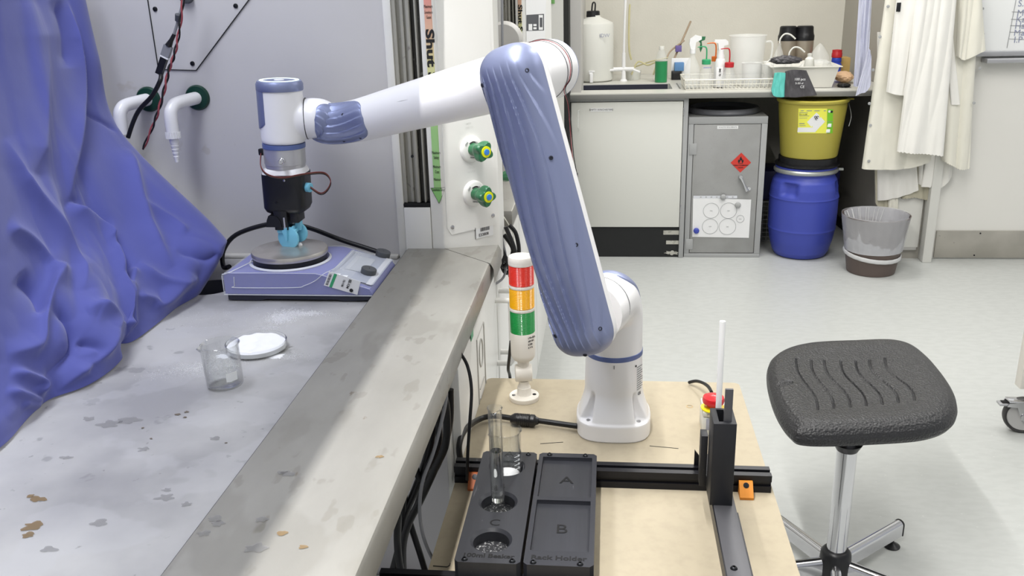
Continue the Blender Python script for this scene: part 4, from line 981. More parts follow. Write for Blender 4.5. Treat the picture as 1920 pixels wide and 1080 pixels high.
f1.build('finger_disc', 'cyan', gr)
MB().box(fc.x-.019, fc.x+.016, fc.y-.003, fc.y+.018, jl.z-.032, jl.z-.026, .001).build('finger_plate', 'cyan', gr)
ux_ = Z_.cross(fn_).normalized()
MB().prism([(-.011, .021), (.003, .021), (.001, -.004), (-.001, -.004)], fc+fn_*.002, ux_, Z_, .005).build('finger_rib', 'cyan', gr)
fc2 = fc+Vector((.013, .016, .003))
MB().lathe([(.0165, -.003), (.018, -.0022), (.018, .0022), (.0165, .003)], fc2+Vector((0, .004, .002)), fn_, 44).build('finger_disc', 'cyan', gr)
MB().box(fc2.x-.002, fc2.x+.009, fc2.y-.006, fc2.y+.006, jl.z-.030, jl.z-.006, .001).build('finger_arm', 'cyan', gr)
MB().box(fc.x+.008, fc.x+.012, fc.y-.002, fc.y+.012, fc.z+.01, jl.z-.02, .001).build('finger_arm', 'cyan', gr)
MB().ball(fc+Vector((.018, .006, -.015)), .0045).build('bead', 'rwhite', gr)
cy_ = gc_+up*zr(349)+Vector((.0395, -.010, 0))
MB().lathe([(.0085, 0), (.0085, .009), (.007, .010), (.004, .010)], cy_, Vector((1, -.35, 0)), 28).build('cable_boss', 'cyan', gr)
cw = [fp+Vector((-.042, -.004, .008)), at(489, 312, Y=1.515), at(502, 328, Y=1.508), at(530, 334, Y=1.505), at(565, 328, Y=1.508), at(598, 324, Y=1.515), at(613, 328, Y=1.52), at(620, 342, Y=1.52), at(612, 358, Y=1.52), at(600, 363, Y=1.525), cy_+Vector((.009, -.003, 0))]
tag(MB().tube(cw, .0009, 6).build('servo_wire', 'wirebrown'), 'thin brown wire looping round the gripper to its light blue boss', 'wire')
tag(MB().tube([p+Vector((.0003, -.0006, .0018)) for p in cw], .0008, 6).build('servo_wire', 'wirered'), 'thin red wire above the brown one looping round the gripper', 'wire')
tag(MB().tube([p+Vector((.0003, -.0004, -.0017)) for p in cw], .0008, 6).build('servo_wire', 'cable'), 'thin black wire below the brown one looping round the gripper', 'wire')
# wires strapped along the forearm, over the elbow and down behind the arm
def lay(pts, off, m, lab, r=.0008):
    return tag(MB().tube([at(x, y, Y=Y)+Vector((0, 0, off)) for x, y, Y in pts], r, 5, step=10).build('arm_wire', m), lab, 'wire')
fwd = []
for s_, ang in ((.42, .95), (.34, .40), (.26, .35), (.18, .55), (.12, .8)):
    c = cr1(fa, s_); r = cr1([Vector((q_, 0, 0)) for q_ in fr_], s_).x+.0012; fwd.append(c+Vector((0, -1, 0))*r*math.cos(ang)+Z_*r*math.sin(ang))
tag(MB().tube(fwd, .0009, 5).build('arm_wire', 'wirepink'), 'pink wire stuck along the top of the white forearm', 'wire')
tag(MB().tube([p+Vector((0, -.0006, .0016)) for p in fwd], .0008, 5).build('arm_wire', 'cable'), 'black wire stuck along the top of the white forearm', 'wire')
ew_ = []
for k in range(9):
    a = math.radians(100-150*k/8); c = P2+ra*(.1005+.012*math.sin(PI*k/8)); r = Er+.0016
    ew_.append(c+wd*(r*math.cos(a))+ud*(r*math.sin(a)))
tail = [at(1065, 196, Y=1.47), at(1069, 240, Y=1.46), at(1073, 290, Y=1.455), at(1079, 326, Y=1.452)]
tag(MB().tube(ew_+tail, .0007, 6).build('arm_wire', 'wirepink'), 'pink wire over the elbow hanging down to a black plug', 'wire')
tag(MB().tube([p+Vector((.002, 0, .0012)) for p in ew_+tail], .0007, 6).build('arm_wire', 'cable'), 'black wire over the elbow hanging down beside the pink one', 'wire')
pl_ = tail[-1]; tag(MB().box(pl_.x-.005, pl_.x+.004, pl_.y-.004, pl_.y+.004, pl_.z-.022, pl_.z+.002, .001).build('wire_plug', 'black'), 'small black plug hanging on wires to the right of the upper arm', 'plug')
# ================================================================== HOTPLATE
HX0, HX1, HY0_, HY1_ = -.671, -.392, 1.428, 1.600
hpt = thing('hotplate', (-.53, 1.51, WT), 'blue magnetic hotplate stirrer with round steel plate and two grey knobs, in clear film', 'hotplate')
def xz(prof, y0, y1, name, m, bev=0):
    mb = MB().prism(prof, (0, y1, 0), X_, Z_, y1-y0); return mb.build(name, m, hpt)
XZ = [(HX0, WT+.014), (HX0, WT+.047), (HX0+.004, WT+.051), (-.505, WT+.051), (-.490, WT+.047), (-.411, WT+.0235), (-.4055, WT+.014)]
xz(XZ, HY0_, HY1_, 'body', 'hpblue')
MB().prism([(HX0+.003, WT+.002), (HX0+.003, WT+.014), (-.406, WT+.014), (-.410, WT+.004), (-.46, WT+.001), (-.47, WT+.004), (-.60, WT+.004), (-.61, WT+.001)], (0, HY1_-.002, 0), X_, Z_, HY1_-HY0_-.004).build('base', 'hpdark', hpt)
mb = MB(); z1_, z2_ = WT+.0468, WT+.0225
nrm = Vector((.29, 0, .957)); up_ = Vector((.957, 0, -.29))
def pan(x, y, off=.0008): t = (x+.490)/.090; return Vector((x, y, z1_+(z2_-z1_)*t*.93))+nrm*off
MB().add([pan(-.486, HY0_+.016), pan(-.408, HY0_+.016), pan(-.408, HY1_-.006), pan(-.486, HY1_-.006)], [(0, 1, 2, 3)]).build('control_panel', 'panelgrey', hpt)
MB().add([pan(-.420, HY0_+.012, .0012), pan(-.410, HY0_+.012, .0012), pan(-.410, HY1_-.006, .0012), pan(-.420, HY1_-.006, .0012)], [(0, 1, 2, 3)]).build('white_edge', 'filmw', hpt)
MB().add([pan(-.470, HY0_+.06, .0014), pan(-.435, HY0_+.06, .0014), pan(-.435, HY1_-.03, .0014), pan(-.470, HY1_-.03, .0014)], [(0, 1, 2, 3)]).build('display', mat('display_grey', '#b9bdc4', .35), hpt)
text('500', .014, pan(-.478, HY1_-.022, .0016), X_*.95+Z_*-.3, Y_, 'filmw', hpt); text('TEMP', .009, pan(-.478, HY0_+.05, .0016), X_*.95+Z_*-.3, Y_, 'filmw', hpt)
for y in (.026, .040): MB().add([pan(-.478+(y-.026)*.9, HY0_+.024, .0016), pan(-.468+(y-.026)*.9, HY0_+.020, .0016), pan(-.468+(y-.026)*.9, HY0_+.030, .0016)], [(0, 1, 2)]).build('arrow_key', 'etch', hpt)
text('WS', .008, pan(-.418, HY0_+.055, .0016), Y_, -X_, 'knob', hpt)
for px_, py_ in ((690, 514), (717, 481)):
    k = at(px_, py_, Z=WT+.036); tt = (k.x+.490)/.090; k = at(px_, py_, Z=z1_+(z2_-z1_)*tt*.93)
    MB().lathe([(.0175, -.001), (.0170, .0012), (.001, .0013)], k, nrm, 32, cap=False).build('knob_collar', 'film', hpt)
    MB().lathe([(.0138, .000), (.0140, .010), (.0132, .0115), (.001, .012)], k, nrm, 36, cap=False).build('knob', 'knob', hpt)
pc_ = at(543, 466, Z=WT+.073)
MB().lathe([(.070, WT+.048), (.074, WT+.0525), (.070, WT+.055)], (pc_.x, pc_.y, 0), n=56, cap=False).build('well_rim', 'filmw', hpt)
MB().lathe([(.064, WT+.048), (.0668, WT+.050), (.0668, WT+.063), (.060, WT+.064)], (pc_.x, pc_.y, 0), n=64).build('collar', 'black', hpt)
MB().lathe([(.064, WT+.063), (.0675, WT+.0635), (.0685, WT+.065), (.0685, WT+.070), (.0672, WT+.0728), (.064, WT+.0735), (.001, WT+.0735)], (pc_.x, pc_.y, 0), n=72).build('heating_plate', 'hpsteel', hpt)
# clear film wrapped over the body
F = .0018
mb = MB(); FP = [(HX0-F, WT+.013), (HX0-F, WT+.048), (HX0+.003, WT+.053), (-.504, WT+.053), (-.489, WT+.0492), (-.409, WT+.0255), (-.4048, WT+.013)]
n_ = len(FP); mb.add([(x, HY0_-F, z) for x, z in FP]+[(x, HY1_+F, z) for x, z in FP], [(i, i+1, n_+i+1, n_+i) for i in range(n_-1)]+[tuple(range(n_))[::-1], tuple(range(n_, 2*n_))])
mb.build('film_cover', 'film', hpt)
mb = MB(); e = .0009
mb.tube([(HX0-F, HY0_-F, WT+.048), (HX0-F, HY0_-F, WT+.013), (-.4055, HY0_-F, WT+.013)], e, 5, smooth=False)
mb.tube([(HX0+.02, HY0_-F-.0004, WT+.046), (HX0+.019, HY0_-F-.0004, WT+.030), (HX0+.022, HY0_-F-.0004, WT+.026), (-.545, HY0_-F-.0004, WT+.027), (-.525, HY0_-F-.0004, WT+.031), (-.505, HY0_-F-.0004, WT+.040), (-.490, HY0_+.004, WT+.051), (-.480, HY0_+.05, WT+.050), (-.478, HY1_-.02, WT+.050)], e*.8, 5)
mb.tube([(HX0+.003, HY0_-F, WT+.053), (-.58, HY0_-F, WT+.0535), (-.504, HY0_-F, WT+.053), (-.489, HY0_-F, WT+.0492), (-.409, HY0_-F, WT+.0255)], e*.6, 5, smooth=False)
mb.tube([(HX0-F, HY0_-.001, WT+.05), (HX0+.012, HY0_+.004, WT+.053), (HX0+.03, HY0_+.05, WT+.056), (HX0+.045, HY0_+.12, WT+.054)], e*1.2, 5)
mb.build('film_edges', 'filmw', hpt)
# sticker on the front face, tilted
s0 = [at(x, y, Y=HY0_-F-.0012) for x, y in ((617, 509), (676, 528), (670, 553), (607, 535))]
mb = MB(); mb.add(s0+[v+Vector((0, .0006, 0)) for v in s0], [(0, 1, 2, 3), (4, 7, 6, 5), (0, 4, 5, 1), (1, 5, 6, 2), (2, 6, 7, 3), (3, 7, 4, 0)]); skr = mb.build('asset_sticker', 'paper', hpt)
su = (s0[1]-s0[0]).normalized(); sv = (s0[0]-s0[3]); Lv = sv.length; sv.normalize(); Ls = (s0[1]-s0[0]).length
def sq_(a0, a1, b0, b1, m, nm, off=.0003):
    O = s0[3]+Vector((0, -off, 0)); q = [O+su*(Ls*a)+sv*(Lv*b) for a, b in ((a0, b0), (a1, b0), (a1, b1), (a0, b1))]; return MB().add(q, [(0, 1, 2, 3)]).build(nm, m, skr)
sq_(.17, .26, .02, .98, 'capgreen', 'green_stripe')
for k in range(12): sq_(.04, .12, .10+.065*k, .10+.065*k+(.03 if k % 3 else .045), 'ink', 'barcode_bar')
O = s0[3]+Vector((0, -.0005, 0))
text('EE-134', .0062, O+su*(Ls*.66)+sv*(Lv*.92), -sv, su, 'ink', skr, bold=.0001); text('12-130', .005, O+su*(Ls*.50)+sv*(Lv*.8), -sv, su, 'ink', skr)
MB().lathe([(.0033, 0), (.0033, .0003)], O+su*(Ls*.84)+sv*(Lv*.25), (0, -1, 0), 18).build('round_mark', 'ink', skr)
tag(MB().tube([at(430, 500, Y=1.58), at(419, 500, Y=1.60), at(419, 470, Y=1.62), at(443, 440, Y=1.63), at(500, 421, Y=1.63), at(545, 420, Y=1.63), at(585, 429, Y=1.63), at(640, 450, Y=1.62), at(690, 466, Y=1.61), at(716, 476, Y=1.605), at(722, 488, Y=1.604)], .0046, 12).build('hotplate_cable', 'cable'), 'black cable arching behind the hotplate and gripper against the grey liner', 'cable')
# ================================================================== BEAKER, DISH, POWDER ON THE WORKTOP
bc_ = at(423, 722, Z=WT); bh_ = at(416, 644, Y=bc_.y).z-WT
bk = glass_vessel('beaker', bc_, .0248, bh_, 'empty glass beaker with a white writing patch on the steel worktop beside the dish', 'beaker', spout_ang=math.radians(222))
def cylpatch(c, r, a0, a1, z0, z1, n=12):
    vs = []
    for k in range(n+1): a = a0+(a1-a0)*k/n; vs += [c+Vector((r*math.cos(a), r*math.sin(a), z0)), c+Vector((r*math.cos(a), r*math.sin(a), z1))]
    return MB().add(vs, [(2*k, 2*k+2, 2*k+3, 2*k+1) for k in range(n)])
cylpatch(bc_, .0250, math.radians(-60), math.radians(-22), .014, .027).build('writing_patch', 'etch', bk)
a = math.radians(-58); text('100 ml', .0075, bc_+Vector((.0251*math.cos(a), .0251*math.sin(a), .031)), Vector((math.cos(math.radians(50)), math.sin(math.radians(50)), 0)), Z_, 'etch', bk, 'graduation')
for k, z in enumerate((.036, .041, .046)): cylpatch(bc_, .0250, math.radians(-60), math.radians(-48+8*(k == 1)), z, z+.0007).build('graduation', 'etch', bk)
dc = at(482, 655, Z=WT); dr_ = .046
pd = thing('petri_dish', dc, 'shallow round glass dish full of white powder on the steel worktop', 'dish')
MB().lathe([(.0005, .0), (dr_-.002, 0), (dr_, .002), (dr_, .0135), (dr_-.0006, .014), (dr_-.0016, .0135), (dr_-.0016, .0028), (.0005, .0022)], dc, n=64, cap=False).build('glass', 'glass', pd)
def fn(U, V):
    a = 2*PI*V; r = (dr_-.0022)*U; lo = .0026
    h = .0065+.004*noise.noise(Vector((r*60*math.cos(a), r*60*math.sin(a), 3)))+.0025*math.cos(a-2.2)*U-.003*(1-U)
    h *= 1-.25*sstep(.9, 1, U)
    return dc+Vector((r*math.cos(a), r*math.sin(a), lo+max(0.001, h)))
mb = MB(); mb.grid(fn, 26, 72, cv=True); mb.lathe([(dr_-.0022, .0026), (dr_-.0022, .009)], dc, n=72, cap=False)
tag(mb.build('white_powder', 'powder'), 'white powder filling the shallow glass dish', 'powder', kind='stuff')
random.seed(5)
mb = MB()
def grain(p, s):
    r = lambda: (random.random()-.5)*s
    a = [p+Vector((r(), r(), 0)) for _ in range(3)]; mb.add(a+[p+Vector((0, 0, s*.6))], [(0, 1, 3), (1, 2, 3), (2, 0, 3)])
for (px_, py_, sx1, sy1, n_, sz) in ((533, 595, .020, .024, 2200, .0014), (575, 588, .028, .010, 1000, .0012), (500, 615, .02, .012, 250, .0009), (420, 668, .02, .022, 900, .0011), (380, 690, .04, .016, 900, .0011), (350, 700, .05, .02, 350, .0009), (510, 668, .04, .012, 900, .001), (450, 672, .02, .01, 300, .001), (640, 597, .03, .02, 60, .001), (420, 600, .10, .05, 250, .0009)):
    c = at(px_, py_, Z=WT+.0001)
    for _ in range(int(n_*2.2)): grain(c+Vector((random.gauss(0, sx1*.6), random.gauss(0, sy1*.6), 0)), sz*random.uniform(.5, 1.5))
for (px_, py_, r) in ((423, 668, .012), (516, 668, .012)):
    c = at(px_, py_, Z=WT+.0001)
    def fm(U, V, c=c, r=r): a = 2*PI*V; rr_ = r*U*(1+.5*noise.noise(Vector((math.cos(a)*2, math.sin(a)*2, r*99)))); return c+Vector((rr_*1.3*math.cos(a), rr_*math.sin(a)*.8, .0009*(1-U*U)+.0002*noise.noise(Vector((rr_*300, a*3, 1)))-.0003*U))
    mb.grid(fm, 10, 40, cv=True)
tag(mb.build('spilled_powder', 'powder'), 'white powder spilled on the steel worktop around the dish and beaker', 'powder', kind='stuff')
# ================================================================== BLUE CLOTH
COLS = [[(372, 525, 1.60), (408, 455, 1.64), (386, 418, 1.65), (216, 240, 1.66), (170, 100, 1.67), (133, -60, 1.67)],
        [(376, 548, 0), (418, 470, 1.53), (398, 424, 1.57), (224, 247, 1.60), (182, 100, 1.61), (146, -60, 1.62)],
        [(330, 577, 0), (350, 490, 1.44), (300, 400, 1.50), (175, 240, 1.53), (130, 100, 1.55), (105, -60, 1.56)],
        [(256, 636, 0), (250, 540, 1.31), (200, 430, 1.38), (125, 250, 1.42), (85, 100, 1.45), (65, -60, 1.46)],
        [(212, 650, 0), (215, 560, 1.25), (165, 440, 1.32), (98, 250, 1.36), (62, 100, 1.39), (42, -60, 1.41)],
        [(224, 676, 0), (185, 575, 1.17), (130, 450, 1.26), (70, 250, 1.32), (40, 100, 1.35), (20, -60, 1.36)],
        [(165, 722, 0), (140, 600, 1.11), (95, 462, 1.20), (38, 255, 1.26), (8, 100, 1.29), (-12, -60, 1.31)],
        [(78, 757, 0), (70, 640, 1.05), (50, 480, 1.14), (0, 260, 1.2), (-30, 100, 1.24), (-50, -60, 1.26)],
        [(0, 838, 0), (-20, 700, .95), (-50, 520, 1.0), (-90, 280, 1.06), (-120, 100, 1.1), (-140, -60, 1.1)],
        [(-150, 940, 0), (-160, 760, .85), (-190, 560, .9), (-230, 300, .93), (-250, 100, .95), (-270, -60, .95)]]
G = []
for col in COLS:
    row = []
    for k, (x, y, Yd) in enumerate(col):
        row.append(at(x, y, Z=WT+.003) if Yd == 0 else at(x, y, Y=Yd))
    G.append(row)
def fold(u, v):
    n0 = noise.noise(Vector((u*4, v*1.2, .3))); low = 1-sstep(.1, .75, v)
    f = .020*noise.noise(Vector((u*6+v*1.6+n0*.6, v*1.2+u*1.3, 7.7)))*(.5+.6*low)
    f += .010*noise.noise(Vector((u*13+v*3, v*3-u*4, 2.2)))*(.15+.85*low)
    f += .0035*abs(noise.noise(Vector((u*17-v*10+n0, v*7+u*7, 9.2))))*(.1+.9*low)
    return f+.004
# creases: (polyline in photo pixels used only to lay them out on the cloth, height, width on each side)
CR_ = [([(112, 0), (131, 90), (134, 190), (127, 270), (122, 385)], .012, 22, 6), ([(122, 385), (155, 405), (190, 450), (226, 520)], .012, 16, 7), ([(136, 202), (165, 225), (221, 247)], -.005, 6, 5),
       ([(240, 280), (250, 340), (274, 415), (325, 500)], .009, 18, 9), ([(0, 262), (35, 340), (80, 405), (120, 465), (152, 510), (156, 545)], .012, 10, 18), ([(125, 372), (160, 400), (200, 436)], -.006, 8, 8),
       ([(265, 385), (320, 415), (350, 440)], .005, 8, 8), ([(192, 452), (215, 480), (236, 508), (238, 550)], -.012, 9, 9), ([(160, 584), (182, 578), (205, 605), (190, 660), (150, 700), (105, 735)], .013, 13, 9),
       ([(90, 585), (118, 595), (138, 630), (128, 665), (70, 715)], -.014, 14, 12), ([(236, 535), (245, 600), (252, 612)], .008, 10, 6), ([(215, 600), (230, 620), (226, 640)], .007, 7, 7), ([(240, 563), (283, 563), (305, 570), (356, 512)], .009, 8, 12),
       ([(250, 507), (238, 550)], .008, 8, 8), ([(0, 668), (60, 652), (80, 600), (107, 528), (112, 500)], .012, 12, 20), ([(8, 702), (63, 718), (60, 742)], .010, 9, 9), ([(0, 738), (76, 756)], .008, 7, 9), ([(30, 762), (76, 762)], .006, 6, 6),
       ([(60, 0), (70, 120), (66, 240), (50, 330)], .010, 30, 24), ([(95, 0), (105, 60), (110, 130)], -.008, 12, 10), ([(330, 470), (385, 485), (412, 474)], -.006, 8, 8), ([(255, 500), (330, 530), (372, 520)], .007, 9, 10), ([(0, 430), (40, 450), (110, 520)], .008, 10, 14), ([(150, 640), (180, 660), (160, 700)], -.010, 12, 10), ([(20, 520), (60, 560), (70, 600)], -.010, 14, 14)]
NU, NV = 300, 200
P = [[surf(G, i/(NU-1), j/(NV-1)) for j in range(NV)] for i in range(NU)]
A_ = np.array([[tuple(p) for p in row] for row in P]); rel = A_-np.array(CAM)
zc3 = rel@np.array(CF); PXx = rel@np.array(CR)/zc3*FPX+960; PXy = rel@np.array(CD)/zc3*FPX+540
crs = np.zeros((NU, NV))
for pl_c, h_c, w1, w2 in CR_:
    v3 = [Vector((x, y, 0)) for x, y in pl_c]; v3 = [cr1(v3, k/24) for k in range(25)] if len(v3) > 2 else v3
    best = np.full((NU, NV), 1e9); side = np.zeros((NU, NV)); tt_ = np.zeros((NU, NV)); n_ = len(v3)-1
    for k in range(n_):
        ax, ay = v3[k].x, v3[k].y; bx, by = v3[k+1].x-ax, v3[k+1].y-ay; L2_ = bx*bx+by*by
        t = np.clip(((PXx-ax)*bx+(PXy-ay)*by)/L2_, 0, 1); dx = PXx-ax-t*bx; dy = PXy-ay-t*by; d = np.hypot(dx, dy); m = d < best
        best = np.where(m, d, best); side = np.where(m, np.sign(bx*dy-by*dx), side); tt_ = np.where(m, (k+t)/n_, tt_)
    w_ = np.where(side > 0, w1, w2); fade = np.clip(tt_*5, .0, 1)*np.clip((1-tt_)*5, .0, 1)
    prof_ = np.exp(-np.abs(best/w_)**1.3); crs += 1.35*h_c*prof_*fade
mb = MB(); vs = []
for i in range(NU):
    for j in range(NV):
        a = P[min(i+1, NU-1)][j]-P[max(i-1, 0)][j]; b = P[i][min(j+1, NV-1)]-P[i][max(j-1, 0)]; nn = b.cross(a)
        nn = nn.normalized() if nn.length > 1e-9 else Vector((1, 0, 0))
        if nn.x < 0: nn = -nn
        u, v = i/(NU-1), j/(NV-1); edge = sstep(.10, .20, u)
        d = fold(u, v)*edge+crs[i, j]; q = P[i][j]+nn*(d*min(1, .35+v*8))
        q.z = max(q.z, WT+.003); q.y = min(q.y, WY-.012); q.x = max(q.x, -1.28); vs.append(q)
mb.add(vs, [(i*NV+j, (i+1)*NV+j, (i+1)*NV+j+1, i*NV+j+1) for i in range(NU-1) for j in range(NV-1)])
dp = mb.build('blue_cloth', 'drape', sharp=180, solid=.0015); tag(dp, 'large crumpled blue cloth draped over equipment at the left of the fume hood', 'cloth')
# ================================================================== HANGING WIRES IN THE HOOD
def wp(pts, Y): return [at(x, y, Y=Y) for x, y in pts]
uc = thing('usb_cable', at(314, 96, Y=1.63), 'black and silver cable with a plug joint hanging in front of the access plate', 'cable')
MB().tube(wp([(349, -30), (342, 8), (333, 42), (326, 66)], 1.63), .0028, 10).build('braided_lead', 'cablegrey', uc)
a_, b_ = at(327, 64, Y=1.63), at(316, 86, Y=1.63); MB().tube([a_, (a_+b_)/2, b_], [.0035, .004, .0065], 12, smooth=False).build('plug_sleeve', 'black', uc)
c_ = at(308, 110, Y=1.63); ax_ = (c_-b_).normalized(); sd = ax_.cross(Y_).normalized()
def obox(o, ax, side, L, w_, d_, name, m, par):
    third = ax.cross(side).normalized(); q = []
    for i in (0, 1):
        for (p, r) in ((-1, -1), (1, -1), (1, 1), (-1, 1)): q.append(o+ax*(L*i)+side*(p*w_)+third*(r*d_))
    return MB().add(q, [(0, 1, 2, 3), (7, 6, 5, 4), (0, 4, 5, 1), (1, 5, 6, 2), (2, 6, 7, 3), (3, 7, 4, 0)]).build(name, m, par)
obox(b_, ax_, sd, (c_-b_).length*.82, .0078, .004, 'metal_plug', 'cablegrey', uc)
obox(b_+ax_*((c_-b_).length*.82), ax_, sd, .003, .008, .0042, 'white_collar', 'paper', uc)
e_ = at(302, 140, Y=1.63); obox(b_+ax_*((c_-b_).length*.82+.003), ax_, sd, (e_-c_).length+.002, .0062, .0045, 'black_plug', 'black', uc)
MB().tube([e_]+wp([(300, 152), (285, 180), (262, 205), (250, 228), (240, 258)], 1.62), .0042, 10).build('black_lead', 'cable', uc)
tg = at(335, 33, Y=1.625); MB().lathe([(.0065, -.006), (.0065, .006)], tg, (.3, -.3, 1), 20).build('cable_clip', 'knob', uc)
base_ = wp([(346, -30), (341, 20), (334, 70), (326, 105), (317, 130), (309, 165), (298, 205), (285, 240), (268, 280)], 1.615)
for ph_, m, nm, lab in ((0, 'wirepink', 'red_twisted_wire', 'red strand of the twisted pair of wires hanging beside the plug joint'), (PI, 'cable', 'black_twisted_wire', 'black strand of the twisted pair of wires hanging beside the plug joint')):
    q = []
    for k in range(90):
        t_ = k/89; c = cr1(base_, t_); q.append(c+Vector((math.cos(ph_+t_*40)*.0021, math.sin(ph_+t_*40)*.0021, 0)))
    tag(MB().tube(q, .0018, 6, smooth=False).build(nm, m), lab, 'wire')
# ================================================================== CABLES UNDER THE SILL
def hang(pts, r, lab, m='cable', Y=None):
    q = [at(x, y, Y=yy_) for x, y, yy_ in pts]; return tag(MB().tube(q, r, 10).build('hanging_cable', m), lab, 'cable')
hang([(832, 690, 1.19), (837, 740, 1.18), (828, 790, 1.17), (812, 850, 1.15), (792, 905, 1.13), (787, 960, 1.12), (795, 1010, 1.10), (815, 1055, 1.09), (840, 1090, 1.08)], .0026, 'thin grey-black cable curving in front of the thick ones below the sill', 'cablegrey')
hang([(825, 700, 1.22), (822, 780, 1.22), (822, 830, 1.22), (800, 880, 1.22), (790, 900, 1.22), (778, 870, 1.22), (780, 800, 1.22)], .0055, 'thick black cable making a hanging loop below the sill, left loop')
hang([(818, 700, 1.2), (836, 760, 1.2), (836, 830, 1.2), (815, 880, 1.2), (790, 935, 1.2), (765, 985, 1.2), (755, 1030, 1.19), (757, 1090, 1.18)], .0060, 'thick black cable sweeping down from the loop toward the floor, outermost')
hang([(828, 720, 1.235), (812, 800, 1.235), (800, 860, 1.235), (778, 920, 1.23), (757, 970, 1.22), (750, 1020, 1.21), (732, 1090, 1.2)], .0065, 'thickest black cable in the middle of the bundle below the sill')
hang([(845, 730, 1.25), (843, 800, 1.25), (822, 870, 1.25), (798, 905, 1.25), (780, 950, 1.25), (764, 975, 1.25)], .0050, 'black cable at the right of the bundle below the sill')
hang([(740, 950, 1.16), (746, 970, 1.16), (745, 1010, 1.16), (748, 1050, 1.15), (756, 1090, 1.14)], .0058, 'black cable coming out under the sill lowest in view')
hang([(760, 900, 1.22), (756, 960, 1.22), (752, 1010, 1.21), (754, 1060, 1.2), (750, 1090, 1.19)], .0055, 'straight black cable dropping behind the lowest one')
hang([(764, 965, 1.24), (775, 1000, 1.23), (788, 1040, 1.22), (800, 1080, 1.2)], .0052, 'black cable branching right toward the front rail')
hang([(858, 655, 1.24), (876, 685, 1.25), (884, 730, 1.24), (881, 790, 1.23), (877, 850, 1.235), (876, 900, 1.24)], .0026, 'thin black cable curling down in front of the cupboard door beside the board')
# ================================================================== STOOL
hubp = Vector((.567, 1.948, 0))
stl = thing('lab_stool', hubp, 'black padded laboratory stool with chrome column and star base, right of the table', 'stool')
MB().lathe([(.0235, .10), (.0235, .42)], hubp, n=40).build('column', 'chrome', stl)
MB().lathe([(.034, .020), (.037, .024), (.038, .085), (.036, .108), (.030, .116), (.025, .119), (.0235, .119)], hubp, n=40).build('hub', 'black', stl)
MB().lathe([(.0245, .393), (.028, .400), (.034, .412)], hubp, n=32).build('seat_mount', 'black', stl)
for k in range(5):
    a = math.radians(44+72*k); d = Vector((math.cos(a), math.sin(a), 0)); s_ = Vector((-d.y, d.x, 0))
    L_ = .30; sec = [(-.013, -.022), (.013, -.022), (.013, .008)]+[(.013*math.cos(t), .008+.013*math.sin(t)) for t in [PI*q/8 for q in range(1, 8)]]+[(-.013, .008)]
    r0 = [hubp+d*.03+s_*x+Z_*(z+.072) for x, z in sec]; r1 = [hubp+d*L_+s_*x+Z_*(z+.050) for x, z in sec]; n = len(sec)
    leg = MB().add(r0+r1, [(i, (i+1) % n, n+(i+1) % n, n+i) for i in range(n)]+[tuple(range(n))[::-1], tuple(range(n, 2*n))]).build('leg', 'chrome', stl)
    e = hubp+d*L_; MB().add([p+d*.0 for p in [hubp+d*L_+s_*x*1.08+Z_*(z*1.05+.050) for x, z in sec]]+[hubp+d*(L_+.004)+s_*x*1.08+Z_*(z*1.05+.050) for x, z in sec], [(i, (i+1) % n, n+(i+1) % n, n+i) for i in range(n)]+[tuple(range(n))[::-1], tuple(range(n, 2*n))]).build('end_cap', 'black', leg)
    MB().lathe([(.021, 0), (.0215, .003), (.012, .009), (.005, .014), (.004, .030)], hubp+d*(L_-.025), n=28).build('foot', 'black', leg)
Zs = .447
ol = [at(x, y, Z=Zs) for x, y in ((1437, 706), (1452, 674), (1505, 654), (1600, 648), (1688, 648), (1738, 676), (1786, 738), (1792, 785), (1745, 812), (1640, 822), (1515, 825), (1478, 810), (1450, 765))]
cc = sum(ol, Vector())/len(ol)
def outl(t): n = len(ol); x = (t % 1)*n; i = int(x); f = x-i; p0, p1, p2, p3 = [ol[(i+k) % n] for k in (-1, 0, 1, 2)]; return .5*((2*p1)+(p2-p0)*f+(2*p0-5*p1+4*p2-p3)*f*f+(3*p1-p0-3*p2+p3)*f**3)
gt_ = [(208, 172), (272, 172), (328, 170), (397, 172), (460, 172), (518, 168), (583, 162)]; gb_ = [(300, 385), (368, 378), (437, 372), (505, 365), (572, 360), (640, 352), (708, 345)]
segs = []
for (tx, ty), (bx_, by_) in zip(gt_, gb_):
    Lx, Ly = bx_-tx, by_-ty; pts = []
    for k in range(25):
        t = k/24; w_ = .16*math.sin(2*PI*t*1.0)*(1)+0; pts.append((tx+Lx*(t-w_*.9), ty+Ly*(t+0)))
    pts = [(1400+x/2.25, 600+y/2.25) for x, y in pts]; pts = [at(x, y, Z=.470) for x, y in pts]; segs += [(pts[k].x, pts[k].y, pts[k+1].x, pts[k+1].y) for k in range(24)]
lc = at(1472, 723, Z=.470)
for (rx, ry) in ((.021, .0125),):
    el = [(lc.x+rx*math.cos(a)*.9+ry*math.sin(a)*.2, lc.y+ry*math.sin(a)+rx*math.cos(a)*.35) for a in [2*PI*k/28 for k in range(29)]]
    segs += [(el[k][0], el[k][1], el[k+1][0], el[k+1][1]) for k in range(28)]
    for (ax0, ay0, ax1, ay1) in ((-.012, -.004, .012, .004), (-.010, -.001, -.004, .006), (-.002, .001, .004, .008), (.006, .004, .010, .007), (-.012, -.006, .0, -.002)): segs.append((lc.x+ax0, lc.y+ay0, lc.x+ax1, lc.y+ay1))
S = np.array(segs)
RT = [(0, 0), (.2, 0), (.45, .001), (.62, .004), (.74, .008), (.84, .0085), (.90, .006), (.95, -.001), (.985, -.011), (1.0, -.024), (.995, -.034), (.97, -.044), (.93, -.049), (.85, -.051), (.5, -.051), (0, -.051)]
NR, NT = 230, 640
vs = np.zeros((NR, NT, 3)); o2 = np.array([outl(j/NT) for j in range(NT)])
